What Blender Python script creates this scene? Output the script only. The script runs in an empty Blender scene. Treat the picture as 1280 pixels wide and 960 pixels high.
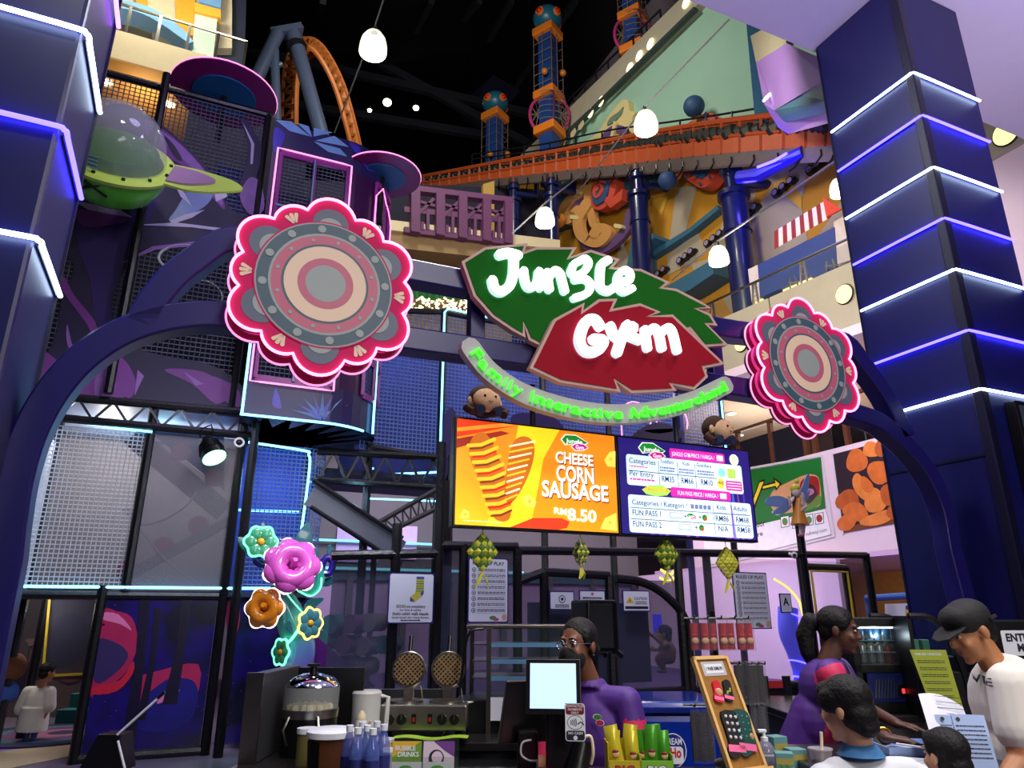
import bpy, bmesh, math, random
from mathutils import Vector, Matrix
from mathutils.geometry import tessellate_polygon
SC = bpy.context.scene
COL = SC.collection
R = math.radians
rnd = random.Random(7)

# ------------------------------------------------------------------ camera
FPX, PITCH, YAW, EYE = 887.0, 18.1, 24.2, 1.6
cam = bpy.data.cameras.new('camera'); cam.sensor_width = 36; cam.lens = FPX / 1280 * 36; cam.clip_end = 300
camo = bpy.data.objects.new('camera', cam); COL.objects.link(camo)
camo.location = (0, 0, EYE); camo.rotation_euler = (R(90 + PITCH), 0, R(-YAW))
SC.camera = camo
# ------------------------------------------------------------------ view, world, lamps
SC.view_settings.view_transform = 'Standard'; SC.view_settings.look = 'None'
SC.view_settings.gamma = 1; SC.view_settings.exposure = 0.0; SC.view_settings.use_curve_mapping = False
w = bpy.data.worlds.new('world'); SC.world = w; w.use_nodes = True
w.node_tree.nodes['Background'].inputs[0].default_value = (0.35, 0.42, 0.9, 1)
w.node_tree.nodes['Background'].inputs[1].default_value = 0.03
try:
    SC.cycles.sample_clamp_indirect = 4; SC.cycles.max_bounces = 6; SC.cycles.transparent_max_bounces = 16
except Exception: pass

def lamp(kind, name, loc, energy, col=(1, 1, 1), size=0.5, aim=None, spot=60, blend=.6):
    l = bpy.data.lights.new(name, kind); l.energy = energy; l.color = col
    if kind == 'AREA': l.size = size; l.shape = 'DISK'
    elif kind == 'SPOT': l.shadow_soft_size = size; l.spot_size = R(spot); l.spot_blend = blend
    else: l.shadow_soft_size = size
    o = bpy.data.objects.new(name, l); COL.objects.link(o); o.location = loc
    if aim is not None:
        o.rotation_euler = (Vector(aim) - Vector(loc)).to_track_quat('-Z', 'Y').to_euler()
    return o
# downlights in the slab over the counter and the customers
for (x, y) in ((0.3, 0.6), (2.6, 0.4), (4.6, 1.8), (1.2, -1.6), (3.6, -1.2)):
    lamp('SPOT', 'soffit_spot', (x, y, 7.55), 330, (1, .93, .86), .12, (x + .1, y + .8, 0), 80)
lamp('AREA', 'counter_downlight', (1.5, 4.6, 6.6), 80, (.8, .85, 1), .8, (1.5, 3.2, 1))
lamp('AREA', 'fence_fill', (2.4, 4.4, 7.7), 190, (.92, .92, 1), .5, (4.2, 7.1, 1.6))  # unseen fill lamp added so the fence notices read brighter
# floodlights of the atrium, and fill lamps added for brightness
lamp('AREA', 'atrium_flood', (5, 14, 21), 800, (1, .95, .85), 3, (14, 26, 16))
lamp('AREA', 'atrium_flood', (6, 9, 11.5), 520, (1, .9, .7), 1.5, (13, 17, 8))
lamp('AREA', 'atrium_flood', (-1, 9, 14), 300, (1, .92, .75), 1.5, (-3, 16, 14))
lamp('AREA', 'gym_fill', (-0.2, 7.4, 9.4), 45, (.6, .5, 1), 1, (-1.2, 10.3, 7.5))
lamp('AREA', 'gym_fill', (-.4, 7.6, 4.6), 40, (.8, .75, 1), .8, (-.2, 10.3, .9))  # added fill in front of the starry boards
lamp('AREA', 'gym_fill', (1.0, 6.6, 4.2), 22, (.8, .9, 1), .5, (1.1, 8.2, 1.6))  # added fill for the flower tree trunk
lamp('SPOT', 'soffit_spot', (-1.4, 1.2, 7.5), 200, (.9, .9, 1), .15, (-1.3, 3.4, 4), 50)  # extra lamp added to brighten the nearest pillar
lamp('AREA', 'sign_fill', (2.4, -1.2, 6.2), 110, (1, .95, .93), 2.2, (2.4, 3.8, 3.3))  # added fill facing the signs, no fixture hangs there
lamp('AREA', 'front_fill', (2.2, -4.8, 4.3), 150, (1, .95, .9), 2.2, (2, 4, 2.4))  # invented lamp behind the viewer, fills toys, people and counter from the front
lamp('AREA', 'gym_fill', (1.9, 7.0, 2.9), 14, (.9, .95, 1), .3, (1.15, 8.2, 1.4))  # second fill added to lift the tree trunk
lamp('SPOT', 'saucer_fill', (-.9, 6.4, 9.2), 120, (1, 1, .95), .2, (-1.5, 9.2, 7.2), 40)  # added to brighten the saucer, no such lamp in view
lamp('AREA', 'mall_flood', (8.5, 8.5, 6.5), 120, (1, .85, .95), 1, (12, 9.5, 4))
lamp('AREA', 'slab_fill', (4.4, 1.2, 5.2), 70, (.78, .68, 1), 1.5, (5.2, 2.2, 7.7))  # uplight invented to brighten the underside of the slab
lamp('AREA', 'slab_fill', (7.6, 2.6, 4.4), 60, (.9, .8, 1), 1.2, (8.6, 3.4, 7.7))  # same invented lift for the slab past the pillar

# ------------------------------------------------------------------ projection helpers (pixels of the photograph -> points on a chosen plane)
_cy, _sy, _cp, _sp = math.cos(R(YAW)), math.sin(R(YAW)), math.cos(R(PITCH)), math.sin(R(PITCH))
CAMP = Vector((0, 0, EYE))
def ray(px, py):
    r, q = (px - 640) / FPX, (480 - py) / FPX
    dx, dy, dz = r, _cp - q * _sp, _sp + q * _cp
    return Vector((dx * _cy + dy * _sy, -dx * _sy + dy * _cy, dz))
def PV(px, py, v): d = ray(px, py); return CAMP + d * (v / d.y)
def PU(px, py, u): d = ray(px, py); return CAMP + d * (u / d.x)
def PZ(px, py, z): d = ray(px, py); return CAMP + d * ((z - EYE) / d.z)
def PD(px, py, dist):
    d = ray(px, py); return CAMP + d * (dist / math.hypot(d.x, d.y))
def PP(px, py, p0, az):                        # vertical plane through p0 running towards azimuth az (degrees in the room's frame)
    n = Vector((math.cos(R(az)), -math.sin(R(az)), 0)); d = ray(px, py)
    return CAMP + d * ((Vector(p0) - CAMP).dot(n) / d.dot(n))

# ------------------------------------------------------------------ materials
def lin(c):
    return tuple((x / 255 / 12.92) if x / 255 <= .04045 else ((x / 255 + .055) / 1.055) ** 2.4 for x in c)
MATS = {}
def mat(name, rgb, rough=.5, metal=0, var=.12, scale=6, bump=0, spec=.5, emit=0, ecol=None, alpha=1, trans=0, coat=0):
    if name in MATS: return MATS[name]
    m = bpy.data.materials.new(name); m.use_nodes = True; N = m.node_tree.nodes; L = m.node_tree.links
    b = N['Principled BSDF']; c = lin(rgb)
    b.inputs['Roughness'].default_value = rough; b.inputs['Metallic'].default_value = metal
    b.inputs['Specular IOR Level'].default_value = spec; b.inputs['Coat Weight'].default_value = coat
    tc = N.new('ShaderNodeTexCoord'); nz = N.new('ShaderNodeTexNoise'); nz.inputs['Scale'].default_value = scale; nz.inputs['Detail'].default_value = 3
    L.new(tc.outputs['Object'], nz.inputs['Vector'])
    mx = N.new('ShaderNodeMix'); mx.data_type = 'RGBA'
    mx.inputs[6].default_value = tuple(x * (1 - var) for x in c) + (1,); mx.inputs[7].default_value = tuple(min(1, x * (1 + var)) for x in c) + (1,)
    L.new(nz.outputs['Fac'], mx.inputs[0]); L.new(mx.outputs[2], b.inputs['Base Color'])
    if bump:
        bp = N.new('ShaderNodeBump'); bp.inputs['Strength'].default_value = bump; bp.inputs['Distance'].default_value = .01
        L.new(nz.outputs['Fac'], bp.inputs['Height']); L.new(bp.outputs[0], b.inputs['Normal'])
    if emit:
        b.inputs['Emission Color'].default_value = (ecol if ecol else c) + (1,); b.inputs['Emission Strength'].default_value = emit
    if alpha < 1: b.inputs['Alpha'].default_value = alpha
    if trans: b.inputs['Transmission Weight'].default_value = trans
    MATS[name] = m; return m
def glow(name, rgb, s, hot=None): return mat(name, rgb, emit=s, ecol=hot, var=0)

K = lambda: mat('black_paint', (14, 14, 18), .35)
NAVY = mat('navy_paint', (9, 10, 80), .42, var=.1, bump=.05)
NAVY2 = mat('navy_edge_trim', (6, 6, 40), .4)
BLACK = mat('black_plastic', (10, 10, 13), .35, var=.2)
PAD = mat('black_foam_sleeve', (9, 9, 13), .38, var=.3, scale=25, bump=.6)
STEEL = mat('brushed_steel', (170, 168, 160), .28, 1, var=.1, scale=20)
DSTEEL = mat('dark_steel', (40, 42, 52), .4, .6)
WHITE = mat('white_paint', (235, 235, 232), .5, var=.04)
CREAM = mat('cream_plaster', (222, 208, 170), .7, var=.06)
NEONW = glow('neon_white', (150, 190, 255), 9, (.62, .80, 1.0))
NEONB = glow('neon_blue', (60, 20, 255), 16, (.04, .03, 1.0))
NEONV = glow('neon_violet', (170, 60, 255), 8, (.40, .10, 1.0))
NEONC = glow('neon_cyan', (60, 210, 255), 4.5, (.16, .62, 1.0))
NEONP = glow('neon_pink', (255, 90, 190), 5, (1.0, .16, .46))
NEONP2 = glow('neon_soft_pink', (235, 120, 200), 1.6, (.9, .28, .55))
LAMPW = glow('lamp_bulb', (255, 250, 225), 14, (1, .95, .78))
WARM = glow('warm_downlight', (255, 232, 170), 6, (1, .85, .55))
COOL = glow('cool_downlight', (255, 250, 240), 5, (1, .95, .9))
GLASS = mat('clear_glass', (70, 84, 84), .03, alpha=.13, spec=.6, var=0)
INDIGO = mat('indigo_gloss_paint', (24, 19, 92), .34, var=.08)

# ------------------------------------------------------------------ mesh builder
class MB:
    def __init__(self): self.bm = bmesh.new(); self.mats = []; self.mi = 0
    def m(self, mt):
        if mt not in self.mats: self.mats.append(mt)
        self.mi = self.mats.index(mt); return self
    def f(self, vs):
        try:
            fc = self.bm.faces.new(vs); fc.material_index = self.mi; return fc
        except ValueError: return None
    def vs(self, pts): return [self.bm.verts.new(p) for p in pts]
    def box(self, c, s, rot=None):
        c = Vector(c); h = Vector(s) / 2; M3 = rot if rot is not None else Matrix.Identity(3)
        P = self.vs([c + M3 @ Vector((x * h.x, y * h.y, z * h.z)) for x in (-1, 1) for y in (-1, 1) for z in (-1, 1)])
        for q in ((0, 1, 3, 2), (4, 6, 7, 5), (0, 4, 5, 1), (2, 3, 7, 6), (0, 2, 6, 4), (1, 5, 7, 3)): self.f([P[i] for i in q])
        return self
    def bx(self, x0, x1, y0, y1, z0, z1): return self.box(((x0 + x1) / 2, (y0 + y1) / 2, (z0 + z1) / 2), (x1 - x0, y1 - y0, z1 - z0))
    def bar(self, p, q, wd, hd, up=(0, 0, 1)):
        p, q = Vector(p), Vector(q); d = q - p
        if d.length < 1e-6: return self
        z = d.normalized(); x = Vector(up).cross(z)
        if x.length < 1e-4: x = Vector((1, 0, 0)).cross(z)
        x.normalize(); y = z.cross(x)
        return self.box((p + q) / 2, (wd, hd, d.length), Matrix((x, y, z)).transposed())
    def tube(self, pts, r, n=8, closed=False, cap=True, up=None, sq=None):
        pts = [Vector(p) for p in pts]; k = len(pts); rings = []; prev = None
        for i, p in enumerate(pts):
            a = pts[(i - 1) % k] if (closed or i) else pts[0]; b = pts[(i + 1) % k] if (closed or i < k - 1) else pts[-1]
            t = (b - a)
            t = t.normalized() if t.length > 1e-9 else Vector((0, 0, 1))
            if up is not None: x = Vector(up).cross(t)
            elif prev is None: x = Vector((0, 0, 1)).cross(t) if abs(t.z) < .95 else Vector((1, 0, 0)).cross(t)
            else: x = prev - t * prev.dot(t)
            if x.length < 1e-6: x = Vector((1, 0, 0)).cross(t)
            x.normalize(); prev = x; y = t.cross(x)
            rr = r[i] if isinstance(r, (list, tuple)) else r
            s = sq or (1, 1); ph = math.pi / n if n == 4 else 0
            rings.append(self.vs([p + x * math.cos(2 * math.pi * j / n + ph) * rr * s[0] + y * math.sin(2 * math.pi * j / n + ph) * rr * s[1] for j in range(n)]))
        for i in range(k if closed else k - 1):
            A, B = rings[i], rings[(i + 1) % k]
            for j in range(n): self.f([A[j], A[(j + 1) % n], B[(j + 1) % n], B[j]])
        if cap and not closed: self.f(rings[0][::-1]); self.f(rings[-1])
        return self
    def cyl(self, p, q, r, r2=None, n=16): return self.tube([p, q], [r, r if r2 is None else r2], n)
    def lathe(self, prof, c=(0, 0, 0), n=24, rot=None, a0=0, a1=2 * math.pi):
        c = Vector(c); M3 = rot if rot is not None else Matrix.Identity(3); full = abs(a1 - a0 - 2 * math.pi) < 1e-6
        rings = []
        for (r, z) in prof:
            if r < 1e-5: rings.append(self.vs([c + M3 @ Vector((0, 0, z))]))
            else: rings.append(self.vs([c + M3 @ Vector((r * math.cos(a0 + (a1 - a0) * j / n), r * math.sin(a0 + (a1 - a0) * j / n), z)) for j in range(n if full else n + 1)]))
        for A, B in zip(rings, rings[1:]):
            for j in range(n):
                k = (j + 1) % n if full else j + 1
                if len(A) == 1 and len(B) == 1: continue
                if len(A) == 1: self.f([A[0], B[j], B[k]])
                elif len(B) == 1: self.f([A[j], A[k], B[0]])
                else: self.f([A[j], A[k], B[k], B[j]])
        return self
    def ball(self, c, r, s=(1, 1, 1), n=16, rot=None):
        st = len(self.bm.verts); m3 = Matrix.Diagonal(Vector(s)); M3 = (rot @ m3) if rot is not None else m3
        return self.lathe([(r * math.sin(math.pi * i / (n // 2)), -r * math.cos(math.pi * i / (n // 2))) for i in range(n // 2 + 1)], c, n, M3)
    def ring(self, c, Rr, r, rot=None, n=32, m=10, s=(1, 1, 1)):
        M3 = (rot if rot is not None else Matrix.Identity(3)) @ Matrix.Diagonal(Vector(s))
        P = [Vector(c) + M3 @ Vector((Rr * math.cos(2 * math.pi * i / n), Rr * math.sin(2 * math.pi * i / n), 0)) for i in range(n)]
        return self.tube(P, r, m, closed=True)
    def prism(self, pts, off):                 # planar outline (3D points) pushed along off
        off = Vector(off); A = self.vs([Vector(p) for p in pts]); B = self.vs([Vector(p) + off for p in pts])
        self.f(A[::-1]); self.f(B); k = len(A)
        for i in range(k): self.f([A[i], A[(i + 1) % k], B[(i + 1) % k], B[i]])
        return self
    def quad(self, *p): self.f(self.vs(p)); return self
    def grid(self, fn, ns, nt):
        V = [[self.bm.verts.new(fn(i / ns, j / nt)) for j in range(nt + 1)] for i in range(ns + 1)]
        for i in range(ns):
            for j in range(nt): self.f([V[i][j], V[i + 1][j], V[i + 1][j + 1], V[i][j + 1]])
        return self
    def net(self, fn, ns, nt, r, seg=1):       # crossing strands over a patch fn(s,t)
        for i in range(ns + 1): self.tube([fn(i / ns, k / seg) for k in range(seg + 1)], r, 3, cap=False)
        for j in range(nt + 1): self.tube([fn(k / seg, j / nt) for k in range(seg + 1)], r, 3, cap=False)
        return self
    def add(self, me, M4, flip=False):
        vm = [self.bm.verts.new(M4 @ v.co) for v in me.vertices]
        for p in me.polygons: self.f([vm[i] for i in p.vertices])
        return self
    def build(self, name, parent=None, smooth=35, bevel=0, normals=True, world=True):
        me = bpy.data.meshes.new(name)
        if normals: bmesh.ops.recalc_face_normals(self.bm, faces=self.bm.faces[:])
        self.bm.to_mesh(me); self.bm.free()
        for mt in self.mats: me.materials.append(mt)
        if smooth:
            me.polygons.foreach_set('use_smooth', [True] * len(me.polygons)); me.set_sharp_from_angle(angle=R(smooth))
        o = bpy.data.objects.new(name, me); COL.objects.link(o)
        if parent is not None:
            o.parent = parent
            if world: me.transform(wm(parent).inverted())
        if bevel:
            bv = o.modifiers.new('bevel', 'BEVEL'); bv.width = bevel; bv.segments = 2; bv.limit_method = 'ANGLE'
        return o
def wm(o):
    M4 = Matrix.LocRotScale(o.location, o.rotation_euler, o.scale)
    return wm(o.parent) @ M4 if o.parent else M4
def centre(o, at=None):                       # move a top-level mesh's origin to its base
    me = o.data; xs = [v.co for v in me.vertices]
    if at is None:
        at = Vector(((min(p.x for p in xs) + max(p.x for p in xs)) / 2, (min(p.y for p in xs) + max(p.y for p in xs)) / 2, min(p.z for p in xs)))
    me.transform(Matrix.Translation(-Vector(at))); o.location = at; return o
def tag(o, label, cat, group=None, kind=None):
    o['label'] = label; o['category'] = cat
    if group: o['group'] = group
    if kind: o['kind'] = kind
    return o
def thing(name, label, cat, loc=(0, 0, 0), rotz=0, group=None):
    o = bpy.data.objects.new(name, None); COL.objects.link(o); o.empty_display_size = .1
    o.location = loc; o.rotation_euler = (0, 0, rotz); return tag(o, label, cat, group)
def solo(mb, name, label, cat, group=None, smooth=35, bevel=0):
    o = mb.build(name, None, smooth, bevel); centre(o); return tag(o, label, cat, group)
def struct(mb, name, smooth=35, bevel=0):
    o = mb.build(name, None, smooth, bevel); o['kind'] = 'structure'; return o
def dup(root, loc=None, rotz=None, label=None, group=None, scale=None, rot=None):
    r = root.copy(); COL.objects.link(r)
    if loc is not None: r.location = loc
    if rotz is not None: r.rotation_euler = (0, 0, rotz)
    if rot is not None: r.rotation_euler = rot
    if scale: r.scale = (scale,) * 3
    if label: r['label'] = label
    if group: r['group'] = group
    for ch in list(root.children):
        c = ch.copy(); COL.objects.link(c); c.parent = r
        for g in list(ch.children):
            d = g.copy(); COL.objects.link(d); d.parent = c
    return r
def spl(P, n=6, closed=False):                # Catmull-Rom through the points
    k = len(P); out = []; dim = len(P[0])
    for i in range(k if closed else k - 1):
        p = [P[(i + d) % k] if closed else P[min(max(i + d, 0), k - 1)] for d in (-1, 0, 1, 2)]
        for j in range(n):
            t = j / n
            out.append(tuple(.5 * (2 * p[1][a] + (p[2][a] - p[0][a]) * t + (2 * p[0][a] - 5 * p[1][a] + 4 * p[2][a] - p[3][a]) * t * t + (3 * p[1][a] - p[0][a] - 3 * p[2][a] + p[3][a]) * t ** 3) for a in range(dim)))
    if not closed: out.append(tuple(P[-1]))
    return out
def stroke2(pts, r):                          # outline of a thick round-ended 2D stroke
    pts = [Vector(p) for p in pts]; L, Rr = [], []; k = len(pts)
    for i, p in enumerate(pts):
        t = (pts[min(i + 1, k - 1)] - pts[max(i - 1, 0)])
        t = t.normalized() if t.length > 1e-9 else Vector((1, 0)); n = Vector((-t.y, t.x)); rr = r[i] if isinstance(r, (list, tuple)) else r
        L.append(p + n * rr); Rr.append(p - n * rr)
    def capp(c, t, rr, s): 
        a0 = math.atan2(t.y, t.x)
        return [c + Vector((math.cos(a0 + s * a), math.sin(a0 + s * a))) * rr for a in (R(60), R(25), R(-25), R(-60))]
    te = (pts[-1] - pts[-2]).normalized(); ts = (pts[0] - pts[1]).normalized()
    r1 = r[-1] if isinstance(r, (list, tuple)) else r; r0 = r[0] if isinstance(r, (list, tuple)) else r
    return L + capp(pts[-1], te, r1, 1) + Rr[::-1] + capp(pts[0], ts, r0, 1)
# ------------------------------------------------------------------ lettering
_TXT = {}
def tmesh(s, bold=0, ext=0, shear=0):
    key = (s, bold, ext, shear)
    if key not in _TXT:
        c = bpy.data.curves.new('text', 'FONT'); c.body = s; c.size = 1; c.offset = bold; c.extrude = ext; c.shear = shear
        c.resolution_u = 3
        o = bpy.data.objects.new('text', c); me = bpy.data.meshes.new_from_object(o)
        xs = [v.co.x for v in me.vertices] or [0, 1]; _TXT[key] = (me, min(xs), max(xs))
        bpy.data.objects.remove(o); 
    return _TXT[key]
class Sheet:                                  # a flat printed sheet: origin at its top left corner, x to the right, y down, h along its normal
    def __init__(s, o, x, y, n, mb=None):
        s.o, s.x, s.y, s.n = Vector(o), Vector(x).normalized(), Vector(y).normalized(), Vector(n).normalized(); s.mb = mb or MB()
    def p(s, x, y, h=0): return s.o + s.x * x + s.y * y + s.n * h
    def poly(s, pts, mt, h): s.mb.m(mt); s.mb.f(s.mb.vs([s.p(a, b, h) for a, b in pts])); return s
    def rect(s, x0, y0, x1, y1, mt, h, r=0):
        if r <= 0: return s.poly([(x0, y0), (x1, y0), (x1, y1), (x0, y1)], mt, h)
        q = []
        for (cx, cy, a) in ((x1 - r, y0 + r, -90), (x1 - r, y1 - r, 0), (x0 + r, y1 - r, 90), (x0 + r, y0 + r, 180)):
            q += [(cx + r * math.cos(R(a + d)), cy + r * math.sin(R(a + d))) for d in (0, 30, 60, 90)]
        return s.poly(q, mt, h)
    def disc(s, x, y, rx, mt, h, ry=None, n=20): return s.poly([(x + rx * math.cos(2 * math.pi * i / n), y + (ry or rx) * math.sin(2 * math.pi * i / n)) for i in range(n)], mt, h)
    def line(s, pts, r, mt, h): return s.poly([tuple(v) for v in stroke2(pts, r)], mt, h)
    def text(s, t, x, y, size, mt, h, al='l', bold=.0, w=None, ext=0, shear=0, rot=0):
        me, a, b = tmesh(t, bold, ext, shear); k = size / .72; kx = k if w is None else w / max(b - a, 1e-3)
        W = (b - a) * kx; x0 = x - (0 if al == 'l' else W / 2 if al == 'c' else W); s.mb.m(mt)
        c, sn = math.cos(rot), math.sin(rot)
        X = s.x * c + s.y * sn; Y = -s.y * c + s.x * sn
        M4 = Matrix((X * kx, Y * k, s.n)).transposed().to_4x4()
        M4.translation = s.p(x0, y, h) - X * a * kx + s.n * ext
        s.mb.add(me, M4); return s
    def lines(s, x0, x1, y0, y1, k, mt, h, r=.3): # rows of unreadably small print
        for i in range(k):
            y = y0 + (y1 - y0) * (i + .5) / k; t = (y1 - y0) / k * r / 2; x = x0
            while x < x1 - t:
                e = min(x + (x1 - x0) * rnd.uniform(.05, .16), x1)
                s.rect(x, y - t, e, y + t, mt, h); x = e + (x1 - x0) * .02
        return s
def ink(name, rgb, e=0): return mat(name, rgb, .6, var=.02, emit=e) if not e else mat(name, rgb, .6, var=0, emit=e)
def _px(s, px, py):
    d = ray(px, py); q = CAMP + d * ((s.o - CAMP).dot(s.n) / d.dot(s.n)) - s.o
    return (q.dot(s.x), q.dot(s.y))
def _tpx(s, t, x0, y0, x1, y1, hpx, mt, h, bold=.0, al=None, shear=0, ext=0):   # text whose baseline runs between two photograph pixels
    a, b = s.px(x0, y0), s.px(x1, y1); c = s.px(x0, y0 - hpx)
    return s.text(t, a[0], a[1], abs(c[1] - a[1]), mt, h, 'l', bold, math.hypot(b[0] - a[0], b[1] - a[1]), ext, shear, math.atan2(b[1] - a[1], b[0] - a[0]))
Sheet.px = _px; Sheet.tpx = _tpx
Sheet.ppoly = lambda s, pts, mt, h: s.poly([s.px(*p) for p in pts], mt, h)
Sheet.pline = lambda s, pts, r, mt, h: s.line([s.px(*p) for p in pts], r, mt, h)
def vsheet(px, py, v, mb=None): return Sheet(PV(px, py, v), (1, 0, 0), (0, 0, -1), (0, -1, 0), mb)
# ================================================================== SETTING: floor, slab over the counter, pillars, roof
fl = MB().m(mat('mall_floor', (118, 108, 128), .25, var=.25, scale=.8)).bx(-16, 16, -5, 60, -.2, 0); struct(fl, 'floor')
SOFF = mat('soffit_paint', (196, 186, 214), .75, var=.04)
s = MB().m(SOFF).bx(-3.2, 22, -5, 4.55, 7.74, 8.6)
struct(s, 'ceiling')
o = MB().m(BLACK).bx(-30, 40, -6, 62, 34, 34.4); struct(o, 'ceiling_roof')
wl = mat('hall_wall', (30, 28, 40), .8)
struct(MB().m(wl).bx(-30, 40, 61, 61.4, 0, 34), 'wall_back')
struct(MB().m(wl).bx(-30.4, -30, -6, 61, 0, 34), 'wall_left')
struct(MB().m(wl).bx(-30, 40, -6.4, -6, 0, 34), 'wall_front')
struct(MB().m(mat('pale_mall_wall', (188, 172, 190), .8)).bx(19.6, 20, -6, 61, 0, 34), 'wall_right')
RB = mat('roof_steel', (46, 46, 58), .5, .3)
for i, (a, b) in enumerate([((330, 0), (760, 235)), ((300, 60), (740, 160)), ((440, 40), (760, 60)), ((300, 120), (640, 175))]):
    struct(MB().m(RB).bar(PD(*a, 38), PD(*b, 38), .35, .5), 'trim_%d' % (i + 1))
for i, (a, b) in enumerate([((404, 0), (390, 60)), ((540, 0), (480, 120)), ((600, 0), (508, 105)), ((640, 0), (555, 145)), ((720, 0), (600, 170))]):
    struct(MB().m(RB).bar(PD(*a, 30), PD(*b, 44), .3, .4), 'trim_%d' % (i + 11))
s = MB().m(RB)
for k in range(9): s.bar(PD(330 + 50 * k, 10 + 25 * k, 38), PD(360 + 48 * k, 55 + 13 * k, 38), .12, .12)
struct(s, 'trim_20')
struct(MB().m(mat('duct_navy', (34, 34, 62), .5)).bar(PD(590, 150, 40), PD(690, 20, 34), 2.2, 1.2), 'trim_21')

def pillar(name, label, u0, u1, v0, v1, z1):
    t = thing(name, label, 'pillar', ((u0 + u1) / 2, (v0 + v1) / 2, 0))
    MB().m(NAVY).bx(u0, u1, v0, v1, 0, z1).build('shaft', t, 0, .02)
    return t
PL = pillar('neon_pillar', 'navy square pillar with few angled neon strips, cropped by the frame edge', -1.75, -.8, 3.45, 4.12, 9.5)
PR = pillar('neon_pillar', 'navy square pillar with seven glowing neon strips and a wall screen', 5.8, 6.78, 3.5, 4.5, 7.74)
def strip(parent, u, v0, v1, ufar, z, mt, inner, dzv=0, dzu=0, e0=None):
    # neon band over one corner: along the inner face (plane X=u) and the front face (plane Y=v0)
    s = 1 if inner > 0 else -1; g = .028
    pts = [(u + s * g, v1, z + dzv), (u + s * g, v0 + .09, z), (u + s * .02, v0 - .005, z), (u - s * .09, v0 - g, z), (ufar, v0 - g, z + dzu)]
    o = MB().m(mt).tube(spl(pts, 4), .0125, 8).build('neon_strip', parent)
    o['label'] = 'blue neon strip' if mt is NEONB else 'white neon strip'
    MB().m(DSTEEL).tube([(u + s * .008, v1, z + dzv), (u + s * .008, v0 + .05, z)], .007, 6).build('strip_channel', parent)
for (z, mt) in ((4.36, NEONW), (3.79, NEONB), (3.20, NEONW)):
    strip(PL, -.8, 3.45, 4.08, -1.75, z, mt, 1)
MB().m(NEONV).tube([(-.772, 3.5, 4.98), (-.772, 4.08, 4.98)], .0125, 8).build('neon_strip', PL)['label'] = 'violet neon strip'
for px, py, mt in ((1137, 92, NEONW), (1155, 148, NEONB), (1167, 212, NEONW), (1180, 275, NEONB), (1195, 339, NEONW), (1212, 415, NEONB), (1228, 488, NEONW)):
    z = PV(px, py, 3.5).z; strip(PR, 5.8, 3.5, 4.45, 6.75, z, mt, -1)
MB().m(NAVY2).tube([(-.797, 4.1, 0), (-.797, 4.1, 9)], .015, 4).build('edge_trim', PL)
MB().m(NAVY2).tube([(5.803, 4.48, 0), (5.803, 4.48, 7.7)], .015, 4).build('edge_trim', PR)
MB().m(NAVY2).bx(5.775, 5.87, 3.475, 3.56, 0, 7.7).build('corner_guard', PR, 0, .01)
MB().m(NAVY2).bx(5.79, 5.81, 3.55, 4.45, 2.83, 2.85).build('panel_joint', PR, 0)
# screen on the pillar's front
t = thing('wall_screen', 'black framed screen of green and white pictures on the front of the pillar', 'screen', (6.3, 3.47, 2.4))
MB().m(BLACK).bx(6.06, 7.0, 3.4, 3.495, 2.47, 3.29).build('bezel', t, 0, .01)
S = Sheet((6.09, 3.398, 3.25), (1, 0, 0), (0, 0, -1), (0, -1, 0))
S.rect(0, 0, .88, .74, ink('scr_dark', (30, 34, 44), 1), .001)
for k in range(26): S.rect(*(lambda x, y, a, b: (x, y, x + a, y + b))(rnd.uniform(0, .8), rnd.uniform(.0, .66), rnd.uniform(.02, .08), rnd.uniform(.01, .06)), rnd.choice([ink('scr_green', (120, 200, 60), 1), ink('scr_pale', (220, 235, 235), 1), ink('scr_lime', (170, 220, 90), 1), ink('scr_blue', (60, 90, 190), 1)]), .002 + .0003 * k)
S.mb.build('display', t, 0)

# ================================================================== ARCH between the pillars
t = thing('entrance_arch', 'indigo tubular arch of two branches spanning the pillars, carrying the signs', 'arch', (2.5, 3.9, 0))
AV = 3.9
def path(P, v=AV): return [PV(a, b, v) for a, b in P]
low = spl(path([(8, 700), (14, 650), (24, 595), (42, 540), (72, 488), (112, 446), (165, 415), (230, 399), (300, 400)]) + [Vector((.9, AV, 3.17)), Vector((3.7, AV, 3.2))] + path([(1070, 520), (1110, 541), (1148, 580), (1174, 630), (1186, 690)]), 5)
g0, g1 = Vector((-.72, AV, 0)), Vector((5.69, AV, 0))
low = [g0, Vector((-.72, AV, 1.2))] + low + [Vector((5.69, AV, 1.4)), g1]
MB().m(INDIGO).tube(low, .105, 4, up=(0, 1, 0)).build('main_tube', t, 30, .012)
up_ = spl(path([(176, 412), (196, 375), (240, 332), (310, 303)]) + [Vector((.9, AV, 3.62)), Vector((3.6, AV, 3.66))] + path([(1040, 425), (1075, 458), (1103, 497), (1128, 548)]), 5)
MB().m(INDIGO).tube(up_, .105, 4, up=(0, 1, 0)).build('branch_tube', t, 30, .012)
for x in (1.5, 2.6, 3.4):
    MB().m(INDIGO).bx(x - .05, x + .05, 3.86, 3.94, 3.1, 3.68).build('tie_bar', t, 0, .005)
bs = MB().m(INDIGO)
for x in (-.72, 5.69): bs.bx(x - .16, x + .16, 3.74, 4.06, 0, .03)
bs.build('base_plate', t, 0)

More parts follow.
